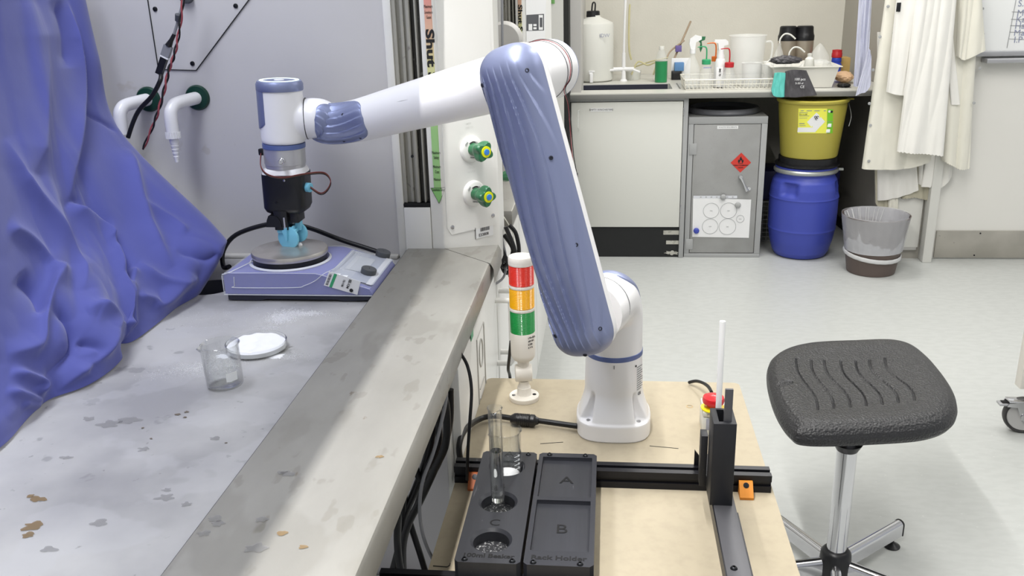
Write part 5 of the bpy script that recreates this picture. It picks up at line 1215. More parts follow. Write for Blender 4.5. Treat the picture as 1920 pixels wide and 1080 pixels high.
cN = np.array(cc)
for i in range(NR):
    U = i/(NR-1)
    # three quarters of the rings go on the upper face
    x = (U/.72)*8 if U < .72 else 8+(U-.72)/.28*7
    k = min(int(x), len(RT)-2); f = x-k; rho = RT[k][0]*(1-f)+RT[k+1][0]*f; dz = RT[k][1]*(1-f)+RT[k+1][1]*f
    vs[i] = cN+(o2-cN)*rho; vs[i, :, 2] = Zs+.023+dz
flat = vs.reshape(-1, 3); top = np.arange(len(flat)) < int(.74*NR)*NT
q = flat[top][:, :2]; dmin = np.full(len(q), 9.0)
for s_ in S:
    a = s_[:2]; b = s_[2:]; ab = b-a; t = np.clip(((q-a)@ab)/max(ab@ab, 1e-12), 0, 1); d = np.hypot(*(q-(a+t[:, None]*ab)).T); dmin = np.minimum(dmin, d)
flat[top, 2] -= .0055*np.exp(-(dmin/.0020)**2)
mb = MB(); mb.v = [Vector(p) for p in flat]; mb.f = [(i*NT+j, i*NT+(j+1) % NT, (i+1)*NT+(j+1) % NT, (i+1)*NT+j) for i in range(NR-1) for j in range(NT)]
mb.build('seat', 'seat', stl, sharp=180)
# ================================================================== TROLLEY CORNER WITH CASTER
tf = at(1905, 812, Z=0); wc = Vector((tf.x+.018, tf.y+.012, .0625))
tr = thing('lab_trolley', (tf.x+.25, tf.y+.2, 0), 'pale trolley at the right edge, only its post and braked caster in view', 'trolley')
pX = at(1912, 730, Y=tf.y+.02).x; pZ = at(1912, 730, Y=tf.y+.02).z; tf = Vector((pX-.02, tf.y, 0))
MB().box(tf.x+.020, tf.x+.062, tf.y+.02, tf.y+.062, pZ, .85, .003).build('post', 'twhite', tr); MB().box(tf.x+.02, tf.x+.62, tf.y-.43, tf.y+.062, .85, .88, .004).build('top', 'boardw', tr)
MB().box(tf.x+.062, tf.x+.62, tf.y-.36, tf.y+.062, .16, .18, .003).build('shelf', 'boardw', tr)
for dx, dy in ((.56, .02), (.56, -.40), (.16, -.40)): MB().box(tf.x+dx, tf.x+dx+.04, tf.y+dy, tf.y+dy+.04, 0.0, .85, .003).build('post', 'twhite', tr)
cs = MB().lathe([(.040, -.013), (.050, -.014), (.0515, -.012), (.0515, .012), (.050, .014), (.040, .013)], wc, (.15, 1, 0), 48).build('caster_wheel', 'wheel', tr)
MB().lathe([(.0515, -.011), (.058, -.015), (.0615, -.010), (.0625, 0), (.0615, .010), (.058, .015), (.0515, .011)], wc, (.15, 1, 0), 48, cap=False).build('tyre', 'tyre', cs)
MB().lathe([(.012, -.026), (.012, .026)], wc, (.15, 1, 0), 16).build('axle', 'steelscrew', cs)
for s_ in (-1, 1):
    MB().prism([(-.012, -.012), (.014, -.012), (.040, .030), (.040, .058), (-.058, .048), (-.062, .036), (-.03, .034)], wc+Vector((0, .019*s_+.0015, 0)), X_, Z_, .003).build('caster_fork', 'chrome', tr)
MB().box(wc.x-.058, wc.x+.040, wc.y-.020, wc.y+.020, wc.z+.050, wc.z+.056, .002).build('fork_bridge', 'chrome', tr)
MB().box(wc.x-.085, wc.x-.03, wc.y-.016, wc.y+.016, wc.z+.036, wc.z+.044, .003).build('brake_pedal', 'alu', tr); MB().box(wc.x-.075, wc.x-.055, wc.y-.010, wc.y+.010, wc.z+.044, wc.z+.047, .001).build('pedal_slot', 'slit', tr)
MB().lathe([(.018, 0), (.018, .02)], (wc.x+.03, wc.y+.01, wc.z+.05), n=20).build('caster_stem', 'black', tr)
# ================================================================== BACK BENCH
BT = .90
bench = thing('lab_bench', (.6, 5.25, .87), 'long pale bench top with inset sink along the back wall', 'bench top')
X0b, X1b = -.215, 1.425
o = MB().add([(X0b, 4.762, BT-.03), (X1b+.02, 4.762, BT-.03), (X1b-.04, BY-.004, BT-.03), (X0b, BY-.004, BT-.03), (X0b, 4.762, BT), (X1b+.02, 4.762, BT), (X1b-.04, BY-.004, BT), (X0b, BY-.004, BT)],
    [(0, 1, 2, 3), (4, 5, 6, 7), (0, 1, 5, 4), (1, 2, 6, 5), (2, 3, 7, 6), (3, 0, 4, 7)]).build('top', 'ctop', bench)
s0_ = at(1088, 169.5, Z=BT); s1_ = at(1258, 157, Z=BT)
SX0, SX1, SY0, SY1 = s0_.x, at(1262, 168, Z=BT).x, s0_.y+.0, s1_.y+.02
boolean(o, [MB().box(SX0, SX1, SY0, SY1, .8, 1.0, .02).build('cut', None)])
MB().box(X0b, X1b+.02, 4.757, 4.7625, BT-.030, BT-.005, .001).build('edge_strip', 'cedge', bench)
snk = MB(); snk.add([(SX0, SY0, BT-.002), (SX1, SY0, BT-.002), (SX1, SY1, BT-.002), (SX0, SY1, BT-.002), (SX0+.02, SY0+.02, BT-.16), (SX1-.02, SY0+.02, BT-.16), (SX1-.02, SY1-.02, BT-.16), (SX0+.02, SY1-.02, BT-.16)], [(0, 1, 5, 4), (1, 2, 6, 5), (2, 3, 7, 6), (3, 0, 4, 7), (4, 5, 6, 7)])
snk.build('sink_bowl', 'cabgrey', bench, solid=.002)
MB().box(SX0+.01, SX1-.01, SY1-.006, SY1-.002, BT-.03, BT-.004).build('dark_back_strip', 'hpdark', bench)  # thin dark strip along the back of the sink
for k in range(4): MB().box(SX1+.035+.03*k, SX1+.043+.03*k, SY0, SY1, BT-.001, BT+.0006).build('drain_groove', 'cedge', bench)
# cupboard under the sink
c1_ = thing('sink_cupboard', (.1, 5.0, 0), 'pale cupboard under the sink with one large door and black plinth', 'cupboard')
MB().box(X0b, .410, 4.804, 5.35, .17, .735).build('carcass', 'cabgrey', c1_)
d_ = MB().box(-.201, .383, 4.782, 4.7995, .176, .853, .002).build('door', 'cabwhite', c1_)
MB().box(.386, .411, 4.785, 4.803, 0, .868, .002).build('side_frame', 'cabgrey', c1_); MB().box(X0b, -.205, 4.785, 4.803, 0, .868, .002).build('side_frame', 'cabgrey', c1_); MB().box(X0b, .41, 4.787, 4.803, .856, .868, .001).build('top_rail', 'cabgrey', c1_)
MB().box(X0b+.01, .385, 4.80, 5.3, .0, .17).build('plinth', 'plinth', c1_)
MB().tube([at(1087, 206, Y=4.781), at(1084.5, 208, Y=4.745), at(1084, 240, Y=4.745), at(1086, 244, Y=4.781)], .004, 8, smooth=False).build('handle', 'clearp', d_)
def plabel(x0, y0, x1, y1, s_, Yp, par, sz, m='inkgrey'):
    a = at(x0, y0, Y=Yp); b = at(x1, y1, Y=Yp); p = MB().box(a.x, b.x, Yp-.0008, Yp, b.z, a.z).build('label', 'paper', par)
    text(s_, sz, (a.x+(b.x-a.x)/2, Yp-.0011, b.z+(a.z-b.z)*.3), X_, Z_, m, p, 'print', align='CENTER')
plabel(1107, 203, 1148, 209, 'EMPTY WINCHESTERS', 4.781, c1_, .0125, 'ink')
for z in (.80, .28): MB().box(.3845, .3895, 4.779, 4.786, z-.02, z+.02, .001).build('hinge', 'steelscrew', c1_)
for (x0, y0, x1, y1) in ((1244, 432, 1273, 440), (1249, 451, 1273, 458)):
    a = at(x0, y0, Y=4.799); b = at(x1, y1, Y=4.799); MB().box(a.x, b.x, 4.7985, 4.7995, b.z, a.z).build('tape_strip', 'tape', c1_)
mb = MB(); c = at(1260, 474, Y=4.799)
vs_ = [Vector((c.x+.045*math.cos(a)*(.5+.5*abs(math.sin(3*a+1))), 4.7985, c.z+.012*math.sin(a)*(.4+.8*abs(math.cos(4*a))))) for a in [2*PI*k/30 for k in range(30)]]
mb.add([c-Y_*.0005]+vs_, [(0, 1+k, 1+(k+1) % 30) for k in range(30)]); mb.build('torn_tape', 'tape', c1_)
# metal flammables cabinet
mc_ = thing('metal_cabinet', (.62, 5.0, 0), 'grey metal cabinet with red warning diamond under the bench', 'cabinet')
MX0, MX1, MZ = .416, .823, .768
MB().box(MX0, MX1, 4.812, 5.28, 0.0, MZ, .002).build('carcass', 'metalcab', mc_)
for a in ((MX0, MX0+.027, .0225, MZ-.0375), (MX1-.030, MX1, .0225, MZ-.0375), (MX0, MX1, MZ-.037, MZ), (MX0, MX1, 0.0, .022)): MB().box(a[0], a[1], 4.798, 4.814, a[2], a[3], .0015).build('frame', 'cabgrey', mc_)
dm = MB().box(MX0+.030, MX1-.033, 4.800, 4.813, .026, MZ-.040, .0015).build('door', 'metalcab', mc_)
plabel(1345, 236, 1384, 241.5, 'WASTE SOLVENTS', 4.7995, mc_, .0115)
for y_ in (.60, .075): MB().box(MX0+.008, MX0+.046, 4.795, 4.799, y_-.03, y_+.03, .001).build('hinge', 'cabgrey', mc_)
c = at(1389, 305, Y=4.7992); h_ = .0535
MB().add([(c.x-h_, 4.7990, c.z), (c.x, 4.7990, c.z-h_), (c.x+h_, 4.7990, c.z), (c.x, 4.7990, c.z+h_)], [(0, 1, 2, 3)]).build('warning_diamond', 'red', mc_)
fl = [(-.011, .0), (-.016, .010), (-.013, .022), (-.008, .016), (-.006, .028), (.001, .038), (.002, .028), (.007, .024), (.008, .015), (.013, .021), (.014, .009), (.009, .0), (.005, .004), (.004, .012), (0, .017), (-.004, .011), (-.006, .004)]
MB().add([(c.x+x, 4.7986, c.z+z-.003) for x, z in fl], [tuple(range(len(fl)))]).build('flame_symbol', 'ink', mc_)
MB().box(c.x-.012, c.x+.012, 4.7984, 4.7988, c.z-.006, c.z-.0035).build('flame_bar', 'ink', mc_)
text('HIGHLY FLAMMABLE', .0085, (c.x, 4.7985, c.z-.017), X_, Z_, 'ink', mc_, 'print', align='CENTER', bold=.0002); text('LIQUID', .0085, (c.x, 4.7985, c.z-.029), X_, Z_, 'ink', mc_, 'print', align='CENTER', bold=.0002)
hA = at(1389, 332, Y=4.785); hB = at(1401, 358, Y=4.785)
hd_ = MB().tube([hA, hA+(hB-hA)*.5, hB], [.009, .0055, .011], 10, smooth=False).build('handle', 'chrome', dm)
MB().cyl((hA.x, 4.80, hA.z), (hA.x, 4.778, hA.z), .012, .009, 16).build('handle_boss', 'chrome', hd_); MB().cyl((hB.x+.008, 4.80, hB.z+.012), (hB.x+.008, 4.782, hB.z+.012), .010, n=16).build('lock_barrel', 'chrome', hd_)
pp_ = [at(x, y, Y=4.796) for x, y in ((1299.5, 371), (1408.5, 374), (1404, 446), (1298, 444))]
ps = MB(); ps.add(pp_+[p+Vector((0, -.0008, 0)) for p in pp_], [(0, 1, 2, 3), (4, 7, 6, 5), (0, 4, 5, 1), (1, 5, 6, 2), (2, 6, 7, 3), (3, 7, 4, 0)]); ps = ps.build('paper_in_sleeve', 'paper'); tag(ps, 'paper with drawn circles in a clear sleeve held by magnets on the grey metal cabinet', 'paper')
mb = MB()
for (x, y, r) in ((1333.5, 395, 14.5), (1366, 395, 15), (1331.5, 424.5, 14.5), (1364, 425, 15.5), (1388, 410.5, 7)):
    k = at(x, y, Y=4.7945); R_ = r/ppm(k); mb = MB().tube([k+Vector((R_*math.cos(a), 0, R_*math.sin(a))) for a in [2*PI*q/30 for q in range(31)]], .0009, 4, smooth=False); mb.build('drawn_circle', 'inkgrey', ps)
    text('waste', .006, (k.x, 4.7945, k.z-.002), X_, Z_, 'inkgrey', ps, 'print', align='CENTER')
a = at(1300, 367, Y=4.7955); b = at(1382, 372, Y=4.7955); MB().box(a.x, b.x, 4.795, 4.7965, b.z, a.z).build('sleeve_strip', 'filmw', ps)
for k in range(7): q = at(1314+k*10, 369.5, Y=4.7945); MB().box(q.x-.004, q.x+.004, 4.794, 4.7952, q.z-.0025, q.z+.0025).build('punch_hole', 'cabgrey', ps)
for (x, y, m, lab) in ((1356, 369.5, 'cabgrey', 'round grey magnet at the top edge of the sleeved paper on the metal cabinet'), (1383.5, 384.5, 'cabgrey', 'round grey magnet on the right part of the sleeved paper on the metal cabinet'), (1305.5, 432.5, 'drumb', 'round blue magnet at the lower left corner of the sleeved paper')):
    k = at(x, y, Y=4.790); tag(MB().lathe([(.0005, -.0125), (.010, -.012), (.0150, -.008), (.0160, -.002), (.0150, .004)], (k.x, 4.790, k.z), (0, 1, 0), 24).build('magnet', m), lab, 'magnet', 'magnets on the metal cabinet')
# round lid on the cabinet
k = at(1360, 209, Z=MZ+.012); R_ = 68/ppm(k)
tag(MB().lathe([(R_-.02, .0), (R_, .003), (R_+.002, .012), (R_-.004, .024), (R_-.012, .030), (R_-.018, .030), (R_-.024, .020), (R_-.03, .008), (.01, .006), (.001, .006)], (k.x, max(k.y, 4.81+R_), MZ), n=64, cap=True).build('round_lid', mat('dark_grey_lid', '#5a5b60', .35)), 'large round dark grey lid lying on top of the metal cabinet', 'lid')
# wire basket and dark box behind
def wire_basket(name, x0, x1, y0, y1, z0, z1, nx, ny, nz, lab, taper=0, r=.0022, m='wire'):
    t = thing(name, ((x0+x1)/2, (y0+y1)/2, z0), lab, 'basket'); mb = MB()
    def ring(f, rr): zz_ = z0+(z1-z0)*f; k = taper*(1-f); c = [(x0+k, y0+k), (x1-k, y0+k), (x1-k, y1-k), (x0+k, y1-k)]; mb.tube([(a, b, zz_) for a, b in c+[c[0]]], rr, 5, smooth=False, cap=False)
    for k in range(nz+1): ring(k/nz, r if k < nz else r)
    for k in range(nx+1):
        f = k/nx
        for yy_, s in ((y0, 1), (y1, -1)): mb.tube([(x0+taper+(x1-x0-2*taper)*f, yy_+s*taper, z0), (x0+(x1-x0)*f, yy_, z1)], r*.8, 5, smooth=False)
        mb.tube([(x0+taper+(x1-x0-2*taper)*f, y0+taper, z0), (x0+taper+(x1-x0-2*taper)*f, y1-taper, z0)], r*.8, 5, smooth=False)
    for k in range(ny+1):
        f = k/ny
        for xx_, s in ((x0, 1), (x1, -1)): mb.tube([(xx_+s*taper, y0+taper+(y1-y0-2*taper)*f, z0), (xx_, y0+(y1-y0)*f, z1)], r*.8, 5, smooth=False)
    mb.build('wire_grid', m, t); mb = MB(); mb.tube([(a, b, z1) for a, b in ((x0, y0), (x1, y0), (x1, y1), (x0, y1), (x0, y0))], r*1.9, 6, smooth=False, cap=False); mb.build('rim_wire', m, t); return t
a = at(1436, 440, Z=0)
bkt = wire_basket('wire_basket', .86, 1.16, 5.12, 5.40, .004, .235, 12, 10, 9, 'grey wire basket on the floor behind the blue drum', 0, .0018, 'cabgrey')
tag(MB().box(.87, 1.30, 5.14, 5.38, .24, .41, .01).build('dark_box', 'drumd'), 'dark navy plastic box standing in the shade behind the blue drum', 'box')
# ================================================================== BLUE DRUM, BLACK LID, YELLOW BUCKET
dk = at(1505, 486, Z=0); DX, DY = dk.x+.003, 4.735+.150
dr_m = thing('blue_drum', (DX, DY, 0), 'blue plastic drum with a metal clamp ring under the bench', 'drum')
def drum_pt(U, V):
    pr = [(.120, .0), (.135, .006), (.150, .03), (.166, .09), (.1755, .15), (.1790, .158), (.1775, .166), (.1795, .25), (.1795, .325), (.182, .331), (.180, .338), (.177, .38), (.168, .42), (.155, .44), (.150, .448), (.150, .468)]
    x = U*(len(pr)-1); k = min(int(x), len(pr)-2); f = x-k; r = pr[k][0]*(1-f)+pr[k+1][0]*f; z = pr[k][1]*(1-f)+pr[k+1][1]*f; a = 2*PI*V
    for a0 in (math.radians(232), math.radians(340), math.radians(90)):
        d = ((a-a0+PI) % (2*PI))-PI; r -= .022*math.exp(-(d/.26)**6)*math.exp(-((z-.385)/.034)**6)
    return Vector((DX+r*math.cos(a), DY+r*math.sin(a), z))
mb = MB(); mb.grid(drum_pt, 110, 140, cv=True); mb.add([drum_pt(0, k/40) for k in range(40)], [tuple(range(40))]); mb.add([drum_pt(1, k/40) for k in range(40)], [tuple(range(40))]); mb.build('body', 'drumb', dr_m, sharp=50)
MB().lathe([(.150, .462), (.162, .464), (.167, .470), (.167, .480), (.160, .487), (.148, .488)], (DX, DY, 0), n=56).build('clamp_ring', 'galv', dr_m)
MB().lathe([(.150, .486), (.158, .488), (.158, .496), (.150, .499), (.001, .499)], (DX, DY, 0), n=56).build('lid', 'drumb', dr_m)
MB().box(DX+.150, DX+.19, DY-.03, DY-.01, .468, .482, .003).build('clamp_lever', 'galv', dr_m)
BX_, BYk = DX+.004, DY
bl = MB().lathe([(.160, .0), (.166, .003), (.168, .012), (.150, .016), (.150, .046), (.145, .048), (.001, .048)], (BX_, BYk, .4995), n=56).build('black_lid', 'black'); tag(bl, 'black round lid between the blue drum and the yellow bucket', 'lid')  # black lid lying on the drum, under the bucket
bu = thing('yellow_bucket', (BX_+.004, BYk, .548), 'yellow clinical waste bucket with hazard label standing on the blue drum', 'bucket')
bz0, bz1 = .548, .852
BO = Vector((BX_+.004, BYk, 0))
MB().lathe([(.138, bz0), (.144, bz0+.002), (.147, bz0+.010), (.172, bz1-.045), (.1725, bz1-.018)], BO, n=72).build('body', 'yell', bu)
MB().lathe([(.1725, bz1-.020), (.1800, bz1-.018), (.1835, bz1-.012), (.1835, bz1-.004), (.178, bz1), (.168, bz1), (.160, bz1-.006), (.001, bz1-.006)], BO, n=72).build('lid', 'yell', bu)
MB().box(BO.x+.175, BO.x+.205, BO.y-.015, BO.y+.015, bz1-.014, bz1-.006, .002).build('lid_tab', 'yell', bu)
MB().tube([BO+Vector((.180, -.01, bz1-.03)), BO+Vector((.186, -.06, bz1-.09)), BO+Vector((.172, -.085, bz1-.14))], .0018, 6).build('wire_handle', 'cabgrey', bu)
def bpt(px_, py_, off=.0006):
    d = ray(px_, py_).normalized(); t = 4.2
    while t < 6:
        q = CAM+d*t; f = (q.z-bz0)/(bz1-.045-bz0); r = .147+.025*f+off
        if math.hypot(q.x-BO.x, q.y-BO.y) < r:
            lo, hi = t-.0015, t
            for _ in range(14):
                m = (lo+hi)/2; q = CAM+d*m; r = .147+.025*(q.z-bz0)/(bz1-.045-bz0)+off
                if math.hypot(q.x-BO.x, q.y-BO.y) < r: hi = m
                else: lo = m
            return CAM+d*hi
        t += .0015
    return q
def bquad(x0, y0, x1, y1, m, nm, off=.0006, n=8, par=bu):
    vs = []; 
    for k in range(n+1):
        f = k/n; vs += [bpt(x0+(x1-x0)*f, y0, off), bpt(x0+(x1-x0)*f-1, y1, off)]
    return MB().add(vs, [(2*k, 2*k+1, 2*k+3, 2*k+2) for k in range(n)]).build(nm, m, par)
bquad(1497, 203.5, 1551, 250, 'yell2', 'hazard_label'); bquad(1551.5, 205, 1562, 250, 'lgr', 'green_strip'); bquad(1496, 239, 1530, 248, 'paper', 'white_panel', .0012)
vs = [bpt(x, y, .0018) for x, y in ((1531, 211), (1547, 228), (1529, 247), (1513, 229))]; MB().add([bpt(1530.5, 229, .0026)]+vs, [(0, 1, 2), (0, 2, 3), (0, 3, 4), (0, 4, 1)]).build('white_diamond', 'paper', bu)
for (x, y) in ((1529, 219.5), (1533, 219.5), (1531, 223)):
    k = bpt(x, y, .0035); MB().tube([k+Vector((.0048*math.cos(a), 0, .0048*math.sin(a))) for a in [2*PI*q/12 for q in range(11)]], .0013, 5, smooth=False).build('hazard_symbol', 'ink', bu)
for (x0, y0, x1, y1) in ((1502, 207, 1549, 208.5), (1499, 211, 1515, 212), (1499, 217, 1518, 217.8), (1499, 221, 1514, 221.7), (1499, 231, 1509, 232.5), (1499, 235, 1511, 235.8), (1552, 228, 1561, 229)): bquad(x0, y0, x1, y1, 'inkgrey', 'print_line', .0014, 3)
k = bpt(1498.5, 216, .0016); k2 = bpt(1513, 216, .0016); text('DANGER', .010, k, (k2-k), Z_, 'ink', bu, 'print')
for (x, y) in ((1555, 209), (1559.5, 209.5)): k = bpt(x, y, .0016); MB().lathe([(.0065, 0), (.0065, .0005)], k, (k-BO).cross(Z_).cross(Z_)*-1 if False else Vector(((k-BO).x, (k-BO).y, 0)), 16).build('round_sign', 'paper' if x < 1557 else 'ink', bu)
for (x, y) in ((1555, 235), (1552.5, 245.5)): k = bpt(x, y, .0016); MB().box(k.x-.010, k.x+.010, k.y-.002, k.y, k.z-.009, k.z+.009, .001).build('round_sign', 'paper', bu)
# ================================================================== WASTE BIN
wbn = at(1650, 505, Z=0); wbn = Vector((1.352, 4.575, 0))
RB, RTp, HB_ = .118, .162, .300
bn = thing('waste_bin', wbn, 'round grey-brown waste bin with a clear liner standing by the white pillar', 'bin')
MB().lathe([(RB-.004, 0), (RB, .003), (RTp, HB_-.004), (RTp+.003, HB_), (RTp-.001, HB_+.002), (RTp-.004, HB_-.004), (RB-.005, .006), (.001, .005)], wbn, n=72, cap=False).build('bin_body', 'bin', bn)
def linr(z, e): f = z/HB_; return RB+(RTp-RB)*f+e
def fn(U, V):
    a = 2*PI*V; f = U
    if f < .5: z = HB_+.004-(HB_+.004-.112)*(f/.5); e = .0035+.0018*noise.noise(Vector((a*6, z*12, 1)))+(.002*math.sin(a*3+z*20)); r = linr(z, e)
    else: z = HB_+.004-(.16)*((f-.5)/.5); r = linr(z, -.008-.02*((f-.5)/.5)+.006*noise.noise(Vector((math.cos(a)*5, math.sin(a)*5, z*9))))
    return wbn+Vector((r*math.cos(a), r*math.sin(a), z))
mb = MB()
mb.grid(lambda U, V: fn(.5*U, V), 26, 150, cv=True); mb.build('liner', 'liner', bn)
mb = MB(); mb.grid(lambda U, V: fn(.5+.5*U, V), 12, 150, cv=True); mb.build('liner', 'liner', bn)
def fn(U, V):
    a = 2*PI*V; t = 2*PI*U; zc_ = .100+.016*math.sin(a-.6); r = linr(zc_, .0055)+.0035*math.cos(t)+.0008*math.sin(a*22); return wbn+Vector((r*math.cos(a), r*math.sin(a), zc_+.011*math.sin(t)))
mb = MB(); mb.grid(fn, 12, 140, cu=True, cv=True); mb.build('bunched_liner', 'linerw', bn)
mb = MB()
for k in range(9): a = math.radians(70+k*17); 
for k in range(12):
    a = math.radians(60+k*9+4*math.sin(k*3)); p = [wbn+Vector((linr(z, -.012-.02*j)*math.cos(a+.05*j), linr(z, -.012-.02*j)*math.sin(a+.05*j), z)) for j, z in enumerate((HB_, HB_-.05, HB_-.10))]; mb.tube(p, .0012, 4)
mb.build('liner_creases', 'linerw', bn)
# ================================================================== ITEMS ON THE BACK BENCH
def put(px_, py_): return at(px_, py_, Z=BT)
def px2m(p, n): return n/ppm(p)
# carboy
k = put(1113, 151.5); R_ = px2m(k, 36.5); hh = at(1113, 40, Y=k.y).z-BT
cb = thing('carboy', k, 'large translucent white carboy with black cap and tap at the left end of the bench', 'carboy')
MB().lathe([(R_*.85, 0), (R_*.97, .008), (R_, .02), (R_, hh*.93), (R_*.97, hh*.97), (R_*.75, hh*1.01), (R_*.4, hh*1.06), (R_*.33, hh*1.08), (R_*.33, hh*1.10)], k, n=48).build('body', 'hdpe', cb)
MB().lathe([(R_*.33, hh*1.075), (R_*.345, hh*1.08), (R_*.33, hh*1.165), (R_*.28, hh*1.175), (.001, hh*1.175)], k+Vector((-.004, 0, 0)), n=24).build('cap', 'black', cb)
MB().tube([k+Vector((-.012, 0, hh*1.16)), k+Vector((-.008, 0, hh*1.28)), k+Vector((0, 0, hh*1.31)), k+Vector((.008, 0, hh*1.28)), k+Vector((.006, 0, hh*1.16))], .0045, 8).build('cap_loop', 'black', cb)
tp = at(1108, 137, Y=k.y-R_-.01); MB().lathe([(.010, 0), (.010, .05)], (tp.x, k.y-R_-.03, tp.z), (0, 1, 0), 16).build('tap', 'paper', cb)
MB().box(tp.x-.006, tp.x+.012, k.y-R_-.035, k.y-R_-.02, BT+.005, tp.z, .003).build('tap_outlet', 'paper', cb); MB().box(tp.x-.012, tp.x+.022, k.y-R_-.03, k.y-R_-.02, tp.z+.006, tp.z+.014, .002).build('tap_lever', 'paper', cb)
q = at(1124, 70, Y=k.y-R_-.001); text('IDW', .028, (q.x, k.y-R_*.99, q.z), X_, Z_, 'inkblue', cb, 'handwriting')
# tap column
k = put(1169, 152); tcl = thing('bench_tap', k, 'tall white swan neck laboratory tap with two lever valves behind the sink', 'tap')
MB().lathe([(.022, 0), (.020, .006), (.014, .012), (.012, .06)], k, n=24).build('base', 'paper', tcl); MB().tube([k+Z_*.05, k+Z_*.16], .011, 12, smooth=False).build('body', 'paper', tcl)
MB().tube([k+Z_*.15, k+Vector((.004, 0, .40)), k+Vector((.010, 0, .66)), k+Vector((.03, -.01, .72)), k+Vector((.05, -.02, .66)), k+Vector((.046, -.02, .60))], .0075, 12).build('swan_neck', 'paper', tcl)
for s in (-1, 1): MB().tube([k+Vector((0, 0, .068)), k+Vector((s*.06, -.01, .068))], .012, 12, smooth=False).build('valve', 'paper', tcl); MB().tube([k+Vector((s*.055, -.015, .066)), k+Vector((s*.095, -.02, .062+(-.012 if s > 0 else 0)))], [.008, .005], 8, smooth=False).build('lever', 'paper', tcl)
MB().tube([k+Vector((.046, -.02, .60)), k+Vector((.046, -.02, .50))], [.012, .006], 12, smooth=False).build('nozzle', 'paper', tcl)
tag(MB().tube([at(1181, 8, Y=k.y-.02), at(1180, 24, Y=k.y-.02), at(1179, 60, Y=k.y-.02), at(1180, 95, Y=k.y-.02), at(1184, 112, Y=k.y-.015)], .0055, 8).build('rubber_tube', 'tube'), 'yellowed rubber tube hanging from the white bench tap', 'tube')
k = put(1187, 149); tag(MB().lathe([(.04, 0), (.042, .004), (.047, .055), (.045, .057), (.001, .058)], k, n=28).build('plastic_tub', 'hdpe'), 'small round translucent tub behind the white bench tap', 'tub')
# green bottle
k = put(1239, 154); R_ = px2m(k, 11.4); hb = at(1239, 88, Y=k.y).z-BT
gb = thing('green_bottle', k, 'clear bottle half full of green liquid on the bench beside the wire tray', 'bottle')
MB().lathe([(R_*.9, 0), (R_, .003), (R_, hb*.60)], k, n=28).build('liquid', 'greenliq', gb); MB().lathe([(R_, hb*.60), (R_*.98, hb*.64), (R_*.62, hb*.85), (R_*.42, hb*.92)], k, n=28).build('upper_body', 'clearp', gb); MB().lathe([(R_*.44, hb*.92), (R_*.44, hb*1.0), (R_*.4, hb*1.02)], k, n=20).build('cap', 'hdpe', gb)
# clutter behind
tag(MB().tube([at(1262, 115, Y=5.50), at(1295, 40, Y=5.62)], .006, 8, smooth=False).build('wooden_rod', 'wood'), 'thin wooden rod leaning against the back wall beside the spray bottle', 'rod')
tag(MB().tube([at(1250, 110, Y=5.45), at(1258, 95, Y=5.5), at(1283, 76, Y=5.55)], .005, 8).build('dark_rod', 'wood'), 'darker rod leaning behind the green bottle', 'rod')
tag(MB().tube([at(1180, 130, Y=5.5), at(1200, 122, Y=5.45), at(1225, 114, Y=5.4), at(1252, 108, Y=5.42)], .004, 8).build('yellow_tube', 'tube'), 'yellowed tube lying behind the green bottle', 'tube')
tag(MB().tube([at(1184, 140, Y=5.4), at(1196, 116, Y=5.42), at(1214, 122, Y=5.4), at(1230, 118, Y=5.38), at(1225, 140, Y=5.35)], .005, 8).build('yellow_tube', 'tube'), 'yellowed tube coiled on the bench beside the tub', 'tube')
k = at(1272, 91, Y=5.52); tag(MB().box(k.x-.018, k.x+.018, 5.50, 5.53, k.z-.018, k.z+.018, .002).build('purple_tag', mat('purple_tag', '#6d5f9a', .5)), 'small purple tag on the clutter behind the spray bottle', 'tag')
k = put(1268, 150); a = at(1262, 131, Y=k.y-.02); b = at(1262, 116, Y=k.y-.02); tag(MB().box(k.x-.028, k.x+.03, k.y, k.y+.05, BT, BT+.05, .004).build('black_box', 'black'), 'small black box on the bench between the green bottle and the wire tray', 'box')
tag(MB().box(k.x-.012, k.x+.042, k.y+.0, k.y+.05, BT+.0505, BT+.098, .003).build('blue_box', 'bboxb'), 'small blue box on top of the black box beside the spray bottle', 'box')
k2 = at(1262, 100, Y=5.45)
tag(MB().box(k2.x-.01, k2.x+.10, 5.42, 5.44, BT, BT+.12, .003).build('grey_card', 'paper'), 'white card standing behind the blue box', 'card')
# wire tray and its bottles
a, b = put(1282, 168), put(1449, 166); TX0, TX1, TY0 = a.x, b.x, 4.86
tag(MB().box(0, 0.001, 0, .001, 0, .001).build('x', 'wire'), 'x', 'x') if False else None
wt = wire_basket('wire_tray', TX0, TX1-.005, TY0, 5.16, BT+.003, BT+.052, 22, 10, 2, 'white wire tray of bottles on the bench', .008, .0022)
def bottle_px(xc, yb_, Yd, prof_px, n=24, mats='clearp', name='body', par=None):
    pass
def local(px_, Yd):        # stands in the tray
    p = at(px_, 150, Y=Yd); return Vector((p.x, Yd, BT+.006))
def H(py_, Yd, px_=1320): return at(px_, py_, Y=Yd).z
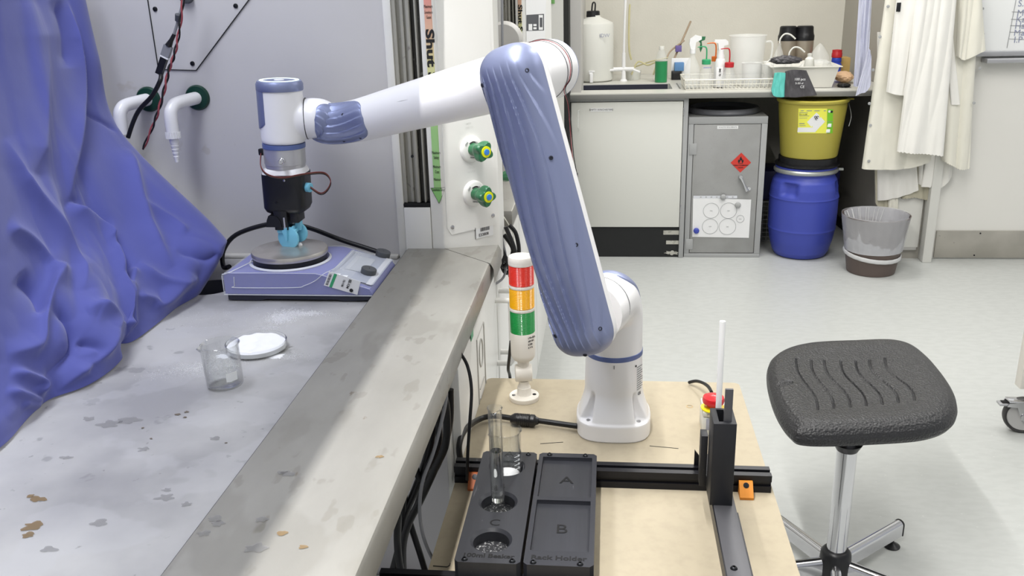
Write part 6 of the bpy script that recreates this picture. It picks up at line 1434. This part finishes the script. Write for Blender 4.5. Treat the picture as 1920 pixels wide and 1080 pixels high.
# spray bottle, green trigger
Yd = 4.93; p = local(1297, Yd); u = 1/ppm(p)
sb_ = thing('spray_bottle', p, 'clear spray bottle with green and white trigger head at left of the wire tray', 'bottle'); zt_ = H(72, Yd)-p.z
MB().lathe([(15*u, 0), (15.5*u, .004), (15*u, 32*u), (12*u, 42*u), (5*u, 56*u), (4.5*u, 66*u)], p, n=28).build('body', 'clearp', sb_); MB().lathe([(14*u, .004), (14*u, 14*u)], p, n=24).build('liquid', 'clearq', sb_)
MB().lathe([(5.4*u, 62*u), (5.4*u, 70*u)], p, n=20).build('neck_ring', 'paper', sb_)
MB().prism([(-4*u, 70*u), (4*u, 70*u), (5*u, 82*u), (15*u, 87*u), (15*u, 92*u), (4*u, 95*u), (-6*u, 88*u), (-7*u, 80*u)], p+Vector((0, .012, 0)), X_, Z_, .024).build('spray_head', 'paper', sb_)
MB().prism([(6*u, 93*u), (14*u, 92*u), (22*u, 92*u), (21*u, 86*u), (15*u, 84*u), (17*u, 72*u), (14*u, 64*u), (12*u, 70*u), (13*u, 80*u), (8*u, 86*u)], p+Vector((0, .008, 0)), X_, Z_, .016).build('trigger', 'green', sb_)
def wash(px_, Yd, capm, nm, lab, w_, hbody, htop, dirx, bodym='clearp', lblue=False, spy=None):
    p = local(px_, Yd); u = 1/ppm(p); t = thing('wash_bottle', p, lab, 'bottle')
    MB().lathe([(w_*.95*u, 0), (w_*u, .003), (w_*u, hbody*.5*u), (w_*.8*u, hbody*.72*u), (w_*.62*u, hbody*.86*u), (w_*.62*u, hbody*u)], p, n=28).build('body', bodym, t)
    MB().lathe([(w_*.68*u, (hbody-1)*u), (w_*.70*u, (hbody+7)*u), (w_*.6*u, (hbody+8)*u)], p, n=24).build('cap', capm, t)
    MB().tube([p+Z_*((hbody+7)*u), p+Z_*((hbody+22)*u), p+Vector((dirx*1.5*u, 0, (htop-2)*u)), p+Vector((dirx*6*u, 0, htop*u)), p+Vector((dirx*17*u, 0, (htop-1)*u))], [1.4*u, 1.3*u, 1.3*u, 1.2*u, .7*u], 8).build('spout', capm, t)
    if lblue: q = p+Vector((-w_*.5*u, -w_*1.0*u, hbody*.84*u)); text('acetone', 4.4*u, q, X_, Z_, 'bluep', t, 'print')
    return t
wash(1323, 4.91, 'capgreen', 'w', 'wash bottle with green cap and bent green spout in the wire tray', 12, 44, 75, -1, lblue=True)
wash(1340, 5.02, 'caporange', 'w', 'wash bottle with orange cap and spout, behind the green capped one', 11, 45, 77, -1, bodym='clearp')
p = local(1349, 4.96); u = 1/ppm(p); ws = thing('white_spray_bottle', p, 'white spray bottle with white trigger in the middle of the wire tray', 'bottle')
MB().lathe([(11*u, 0), (11.5*u, .003), (11*u, 38*u), (8*u, 50*u), (5*u, 54*u), (5*u, 64*u)], p, n=28).build('body', 'paper', ws); MB().lathe([(7*u, 50*u), (7*u, 56*u), (5.5*u, 60*u), (5.5*u, 68*u)], p, n=20).build('collar', 'paper', ws)
MB().prism([(-4*u, 66*u), (5*u, 66*u), (5*u, 74*u), (13*u, 76*u), (12*u, 82*u), (8*u, 85*u), (-12*u, 85*u), (-13*u, 81*u), (-6*u, 79*u)], p+Vector((0, .012, 0)), X_, Z_, .024).build('spray_head', 'paper', ws)
MB().box(p.x-8*u, p.x+5*u, p.y-11.8*u, p.y-10*u, p.z+6*u, p.z+36*u, .001).build('label', 'paper', ws)
text('IMS 70', 5*u, p+Vector((-3*u, -11.9*u, 34*u)), -Z_, X_, 'ink', ws, 'print', bold=.0004)
wash(1366, 4.91, 'capred', 'w', 'wash bottle with red cap and red spout in the wire tray', 12.5, 38, 71, -1)
# big translucent jug and small ones
p = Vector((at(1398, 150, Y=5.06).x, 5.06, BT+.006)); u = 1/ppm(p)
tj = thing('plastic_jug', p, 'large translucent plastic jug in the wire tray in front of the wall', 'jug')
MB().lathe([(27*u, 0), (28*u, .003), (33*u, 86*u), (35*u, 88*u), (34*u, 89*u), (32*u, 86*u), (27*u, .006), (.001, .006)], p, n=40, cap=False).build('body', 'clearp', tj)
MB().tube([p+Vector((33*u, 0, 76*u)), p+Vector((44*u, 0, 74*u)), p+Vector((44*u, 0, 48*u)), p+Vector((38*u, 0, 40*u)), p+Vector((31*u, 0, 40*u))], 2*u, 8).build('handle', 'clearq', tj)
for xx, w_, h_, Yd, lab in ((1408, 17, 43, 4.93, 'small translucent beaker in front of the large jug in the wire tray'), (1437, 11, 40, 4.93, 'narrow translucent beaker at the right end of the wire tray')):
    p = local(xx, Yd); u = 1/ppm(p); tag(MB().lathe([(w_*u, 0), (w_*1.08*u, h_*u), (w_*1.15*u, (h_+1)*u), (w_*1.0*u, (h_-1)*u), (w_*.92*u, .006), (.001, .006)], p, n=28, cap=False).build('plastic_beaker', 'clearp'), lab, 'beaker')
# vacuum flasks
for xx, lab in ((1472, 'steel vacuum flask with black lid, left of the pair behind the wash bottles'), (1503, 'steel vacuum flask with black lid, right of the pair behind the wash bottles')):
    p = Vector((at(xx, 140, Y=5.36).x, 5.36, BT)); u = 1/ppm(p); ft = thing('vacuum_flask', p, lab, 'flask', None)
    MB().lathe([(16*u, 0), (17*u, .004), (17*u, 70*u)], p, n=40).build('body', 'flask', ft)
    MB().lathe([(17.4*u, 69*u), (17.6*u, 77*u), (16.4*u, 80*u), (15.6*u, 84*u), (15*u, 93*u), (13*u, 95*u), (.001, 95*u)], p, n=40).build('lid', 'black', ft)
# clear squeeze bottles with bent necks
for xx, Yd, w_, h_, r_, lab in ((1457, 5.05, 15, 50, 1, 'clear squeeze bottle with a long bent tube, taller one in front of the flasks'), (1476, 4.95, 11, 36, 1, 'clear squeeze bottle with a bent tube, shorter one in front of the flasks')):
    p = Vector((at(xx, 150, Y=Yd).x, Yd, BT+.009)); u = 1/ppm(p); t = thing('squeeze_bottle', p, lab, 'bottle')
    MB().lathe([(w_*.9*u, 0), (w_*u, .01), (w_*.9*u, h_*.7*u), (w_*.45*u, h_*1.15*u), (w_*.2*u, h_*1.35*u), (w_*.2*u, h_*1.45*u)], p, n=28).build('body', 'clearp', t)
    z = h_*1.45*u; MB().tube([p+Z_*z, p+Vector((1*u, 0, z+8*u)), p+Vector((8*u, 0, z+16*u)), p+Vector((18*u, 0, z+15*u)), p+Vector((28*u, 0, z+7*u))], 1.5*u, 8).build('bent_tube', 'hdpe', t)
# white tray with plastic bag
a, b = put(1440, 163), put(1580, 160)
tx0, tx1 = a.x, b.x-.05
TYa, TYb = 4.85, 5.22
def rect(x0, x1, y0, y1, z): return [Vector(v) for v in ((x0, y0, z), (x1, y0, z), (x1, y1, z), (x0, y1, z))]
tz = .112
r_ = [rect(tx0+.03, tx1-.03, TYa+.03, TYb-.03, BT+.002), rect(tx0+.006, tx1-.006, TYa+.006, TYb-.006, BT+tz-.006), rect(tx0-.008, tx1+.008, TYa-.008, TYb+.008, BT+tz-.004), rect(tx0-.008, tx1+.008, TYa-.008, TYb+.008, BT+tz), rect(tx0+.008, tx1-.008, TYa+.008, TYb-.008, BT+tz), rect(tx0+.034, tx1-.034, TYa+.034, TYb-.034, BT+.006)]
mb = MB(); vs = [v for r in r_ for v in r]; mb.add(vs, [(i*4+k, i*4+(k+1) % 4, (i+1)*4+(k+1) % 4, (i+1)*4+k) for i in range(5) for k in range(4)]+[(0, 1, 2, 3), (20, 21, 22, 23)])
tag(mb.build('white_tray', 'tray'), 'deep white plastic tray on the bench above the yellow bucket', 'tray')
def crump(c, sx_, sy_, sz_, seed, n=40, am=1):
    def f(U, V):
        a = 2*PI*V; b_ = PI*max(.001, min(.999, U)); d = Vector((math.sin(b_)*math.cos(a), math.sin(b_)*math.sin(a), math.cos(b_)))
        k = 1+am*.35*abs(noise.noise(d*2.2+Vector((seed, 0, 0))))+am*.2*abs(noise.noise(d*6+Vector((0, seed, 0))))-.15
        return c+Vector((d.x*sx_*k, d.y*sy_*k, max(d.z*sz_*k, -sz_*.9)))
    mb = MB(); mb.grid(f, n, n*2, cv=True); return mb
c = at(1535, 125, Y=5.0); tag(crump(Vector((c.x, 5.03, BT+.075)), .10, .09, .055, 3).build('plastic_bag', 'clearp'), 'crumpled clear plastic bag lying in the white tray', 'bag')
c = at(1537, 105, Y=5.06); 
mb = MB(); mb.lathe([(.06, 0), (.05, .04), (.02, .085), (.004, .10)], (c.x, 5.07, BT+.112), n=14); tag(mb.build('plastic_funnel', 'clearp'), 'translucent plastic cone standing up from the bag in the tray', 'funnel')
c = at(1512, 118, Y=5.0); tag(MB().lathe([(.025, 0), (.028, .01), (.022, .05), (.011, .06), (.013, .075), (.001, .078)], (c.x, 4.93, BT+.095), n=20).build('small_bottle', 'hdpe'), 'small translucent bottle in the white tray left of the bag', 'bottle')
# red and blue bottle
p = Vector((at(1566, 140, Y=5.33).x, 5.33, BT)); u = 1/ppm(p); t = thing('blue_bottle', p, 'blue bottle with a red cap standing behind the white tray', 'bottle')
MB().lathe([(9*u, 0), (9.5*u, .004), (9.5*u, 14*u), (8.5*u, 17*u), (9.5*u, 20*u), (9.5*u, 26*u), (8*u, 29*u), (9*u, 31*u), (8.5*u, 38*u), (7*u, 40*u)], p, n=28).build('body', 'bluep', t); MB().lathe([(8.5*u, 38*u), (9.5*u, 39*u), (9.5*u, 46*u), (8.8*u, 47*u), (8.8*u, 52*u), (.001, 53*u)], p, n=28).build('cap', 'capred', t)
p = at(1581, 125, Y=5.38); tag(MB().box(p.x-.04, p.x+.035, 5.37, 5.47, BT, BT+.11, .003).build('cardboard_box', 'card'), 'brown cardboard box in the corner behind the blue bottle', 'box')
k = put(1588, 158); tag(crump(Vector((k.x+.0, k.y+.08, BT+.032)), .052, .10, .032, 8, 28, .35).build('peach_cloth', 'peach'), 'folded peach coloured cloth at the right end of the bench', 'cloth')
k = put(1582, 163.5); tag(crump(Vector((k.x, k.y-.0, BT+.010)), .035, .035, .011, 5, 20).build('black_tray_clip', 'black'), 'small black object at the right end of the bench under the peach cloth', 'clip')
# gloves and pouch hanging over the bench edge
def hangcloth(name, m, lab, cat, cols, Yf, amp=.006, thick=.012, seed=1.0):
    """hanging cloth solid: cols = left-to-right list of (x_top,y_top,x_bottom,y_bottom) in photo pixels on the plane y = Yf"""
    tops = [at(a, b, Y=Yf) for a, b, c, d in cols]; bots = [at(c, d, Y=Yf) for a, b, c, d in cols]
    def fr(U, V, side):
        t = cr1(tops, U); b = cr1(bots, U); q = t+(b-t)*V
        e = min(1, 6*min(U, 1-U)+.0)
        d = thick*.5*e**.5+amp*(noise.noise(Vector((U*5+seed, V*1.6, seed)))+.5*noise.noise(Vector((U*13+seed, V*3, seed+3)))+.4)*e
        return q+Vector((0, -d if side else thick*.4*e**.5, 0))
    mb = MB(); n_, m_ = 60, 50
    mb.grid(lambda U, V: fr(U, V, 1), n_, m_); mb.grid(lambda U, V: fr(U, V, 0), n_, m_)
    loop = [(0, V/40) for V in range(41)]
    f = [fr(k/59, 1, 1) for k in range(60)]; bk_ = [fr(k/59, 1, 0) for k in range(60)]; mb.add(f+bk_, [(k, k+1, 61+k, 60+k) for k in range(59)])
    f = [fr(k/59, 0, 1) for k in range(60)]; bk_ = [fr(k/59, 0, 0) for k in range(60)]; mb.add(f+bk_, [(k, k+1, 61+k, 60+k) for k in range(59)])
    for U in (0, 1): f = [fr(U, k/49, 1) for k in range(50)]; bk_ = [fr(U, k/49, 0) for k in range(50)]; mb.add(f+bk_, [(k, k+1, 51+k, 50+k) for k in range(49)])
    return mb
tag(hangcloth('g', 'teal', '', '', [(1452, 137, 1446, 168), (1458, 136, 1450, 179), (1466, 136, 1462, 182), (1474, 137, 1474, 181)], 4.745).build('teal_glove', 'teal'), 'teal rubber glove hanging over the bench edge beside the dark pouch', 'glove')
pch = hangcloth('g', 'gbag', '', '', [(1472, 134, 1470, 181), (1485, 131, 1490, 182), (1500, 131, 1510, 180), (1512, 132, 1532, 178)], 4.742, .008, .02, 5.0).build('dark_pouch', 'gbag'); tag(pch, 'dark grey pouch with white print hanging over the bench edge above the yellow bucket', 'pouch')
q = at(1489, 151, Y=4.718); text('100 pcs', .018, q, X_, Z_, 'paper', pch, 'print'); q = at(1491, 158, Y=4.714); text('5-50 ul', .014, q, X_, Z_, 'paper', pch, 'print'); q = at(1500, 165, Y=4.712); text('CE', .018, q, X_, Z_, 'paper', pch, 'print')
c = at(1473, 130, Y=4.80); tag(crump(Vector((c.x, 4.81, BT+.123+.028)), .075, .035, .022, 9, 30).build('grey_glove', 'gbag'), 'crumpled dark grey glove resting on the front rim of the white tray', 'glove')
# lavender sheet
s_ = hangcloth('g', 'lav', '', '', [(1614, -60, 1600, 161), (1622, -60, 1606, 162), (1630, -60, 1614, 150), (1638, -60, 1630, 88)], 4.70, .02, .006, 3.0).build('hanging_sheet', 'lav'); tag(s_, 'pale lavender plastic sheet hanging at the right end of the bench', 'plastic sheet')
s_ = hangcloth('g', 'lav', '', '', [(1628, 90, 1604, 180), (1630, 92, 1614, 175), (1632, 98, 1624, 172), (1634, 112, 1633, 158)], 4.66, .008, .004, 6.0).build('torn_flap', 'lav', s_, sharp=60)
# ================================================================== LAB COATS
def coat_panel(cols, Yf, amp, thick, seed, name, m, par, folds=6, hem=0):
    tops = [at(a, b, Y=Yf) for a, b, c, d in cols]; bots = [at(c, d, Y=Yf) for a, b, c, d in cols]
    def prof(U, V, side):
        t = cr1(tops, U); b = cr1(bots, U); q = t+(b-t)*V
        e = max(0, 1-abs(2*U-1)**5)**.5
        f = amp*(abs(noise.noise(Vector((U*folds+seed+V*.6, V*.8+seed, seed))))*2+.16*noise.noise(Vector((U*folds*1.8+seed, V*2.5, seed+3))))*(.3+.7*V)
        q = q+Vector((0, -(thick*e+f*e), 0)) if side else q+Vector((0, .004, 0))
        if hem: q.z += hem*.002*math.sin(U*90+seed)*sstep(.985, 1, V)
        return q
    mb = MB(); n_ = 90; m_ = 70
    mb.grid(lambda U, V: prof(U, V, 1), n_, m_); mb.grid(lambda U, V: prof(U, V, 0), 12, 8)
    for Vv in (0, 1): f = [prof(k/89, Vv, 1) for k in range(90)]; bk_ = [prof(k/89, Vv, 0) for k in range(90)]; mb.add(f+bk_, [(k, k+1, 91+k, 90+k) for k in range(89)])
    for U in (0, 1): f = [prof(U, k/49, 1) for k in range(50)]; bk_ = [prof(U, k/49, 0) for k in range(50)]; mb.add(f+bk_, [(k, k+1, 51+k, 50+k) for k in range(49)])
    return mb.build(name, m, par, sharp=50)
def coat(label, loc): return thing('lab_coat', loc, label, 'lab coat', 'lab coats hanging on the white pillar')
def btn(px_, py_, Yf, par): k = at(px_, py_, Y=Yf); MB().lathe([(.0075, 0), (.0075, .002), (.004, .003)], k, (0, -1, 0), 16).build('button', 'cabgrey', par)
L1 = at(1680, 0, Y=4.66)
ca = coat('white lab coat, lowest hem of the hanging coats, just above the waste bin', at(1690, 200, Y=4.74))
coat_panel([(1645, 60, 1645, 376), (1660, 60, 1672, 371), (1680, 60, 1700, 364), (1700, 60, 1722, 355)], 4.765, .012, .012, 2.1, 'body', 'coatw', ca, 4)
coat_panel([(1640, 300, 1641, 380), (1652, 300, 1650, 396), (1660, 300, 1658, 400), (1666, 300, 1664, 400)], 4.775, .01, .008, 5.1, 'inner_hem', 'coatold', ca, 3)
coat_panel([(1664, 300, 1664, 398), (1672, 300, 1672, 404), (1680, 300, 1680, 404), (1684, 300, 1683, 390)], 4.770, .006, .012, 8.1, 'belt_end', 'coat', ca, 3)
cb2 = coat('aged cream lab coat mostly hidden at the back, its frayed hem showing on the right', at(1740, 200, Y=4.74))
coat_panel([(1700, 60, 1690, 372), (1725, 60, 1715, 370), (1745, 60, 1735, 374), (1765, 60, 1750, 374)], 4.775, .01, .008, 11.3, 'body', 'coatold', cb2, 4, 1)
coat_panel([(1725, 60, 1722, 345), (1745, 60, 1740, 350), (1765, 60, 1762, 352), (1790, 60, 1784, 330)], 4.76, .016, .012, 4.4, 'front_panel', 'coatw', cb2, 5)
coat_panel([(1745, 250, 1727, 350), (1755, 250, 1738, 350), (1762, 250, 1745, 348), (1766, 250, 1752, 318)], 4.735, .004, .008, 6.6, 'pocket_flap', 'coatw', cb2, 2)
cc1 = coat('cream lab coat with the widest body, left of the group, a cuff reaching halfway down', at(1660, 100, Y=4.66))
cl = coat_panel([(1668, -60, 1616, 316), (1700, -60, 1660, 317), (1740, -60, 1700, 314), (1780, -60, 1745, 300)], 4.70, .022, .018, 1.7, 'body', 'coat', cc1, 3)
coat_panel([(1683, -20, 1662, 172), (1700, -30, 1675, 176), (1715, -30, 1690, 178), (1728, -30, 1698, 178)], 4.655, .012, .022, 7.7, 'sleeve', 'coatw', cc1, 3)
for p in ((1665, 12), (1650, 69), (1637, 131), (1630, 194), (1632, 235), (1629, 302), (1676, 62), (1677, 98)): btn(*p, 4.672, cc1)
MB().box(at(1680, 22, Y=4.63).x, at(1683, 22, Y=4.63).x+.012, 4.628, 4.632, at(1680, 22, Y=4.63).z, at(1680, 5, Y=4.63).z, .001).build('dark_pen_clip', 'black', cc1)
cd2 = coat('cream lab coat on the right with a short sleeve hanging outward', at(1820, 100, Y=4.66))
coat_panel([(1770, -60, 1765, 300), (1795, -60, 1780, 308), (1820, -60, 1797, 316), (1838, -60, 1817, 315)], 4.70, .018, .018, 3.3, 'body', 'coat', cd2, 2.6, 1)
coat_panel([(1770, 60, 1782, 196), (1776, 60, 1788, 196), (1782, 60, 1794, 196), (1786, 60, 1799, 195)], 4.67, .004, .01, 2.5, 'placket', 'coatw', cd2, 2)
coat_panel([(1800, -60, 1793, 105), (1815, -60, 1805, 112), (1828, -60, 1825, 103), (1836, -60, 1847, 94)], 4.655, .014, .022, 9.9, 'sleeve', 'coat', cd2, 3)
for p in ((1843, 64), (1837, 128), (1826, 193)): btn(*p, 4.66, cd2)
ce2 = coat('white lab coat hanging foremost in the middle, narrow with long vertical folds', at(1750, 100, Y=4.60))
coat_panel([(1725, -60, 1682, 284), (1745, -60, 1710, 286), (1770, -60, 1740, 288), (1798, -60, 1768, 292)], 4.625, .026, .02, 5.9, 'body', 'coatw', ce2, 3.4, 1)
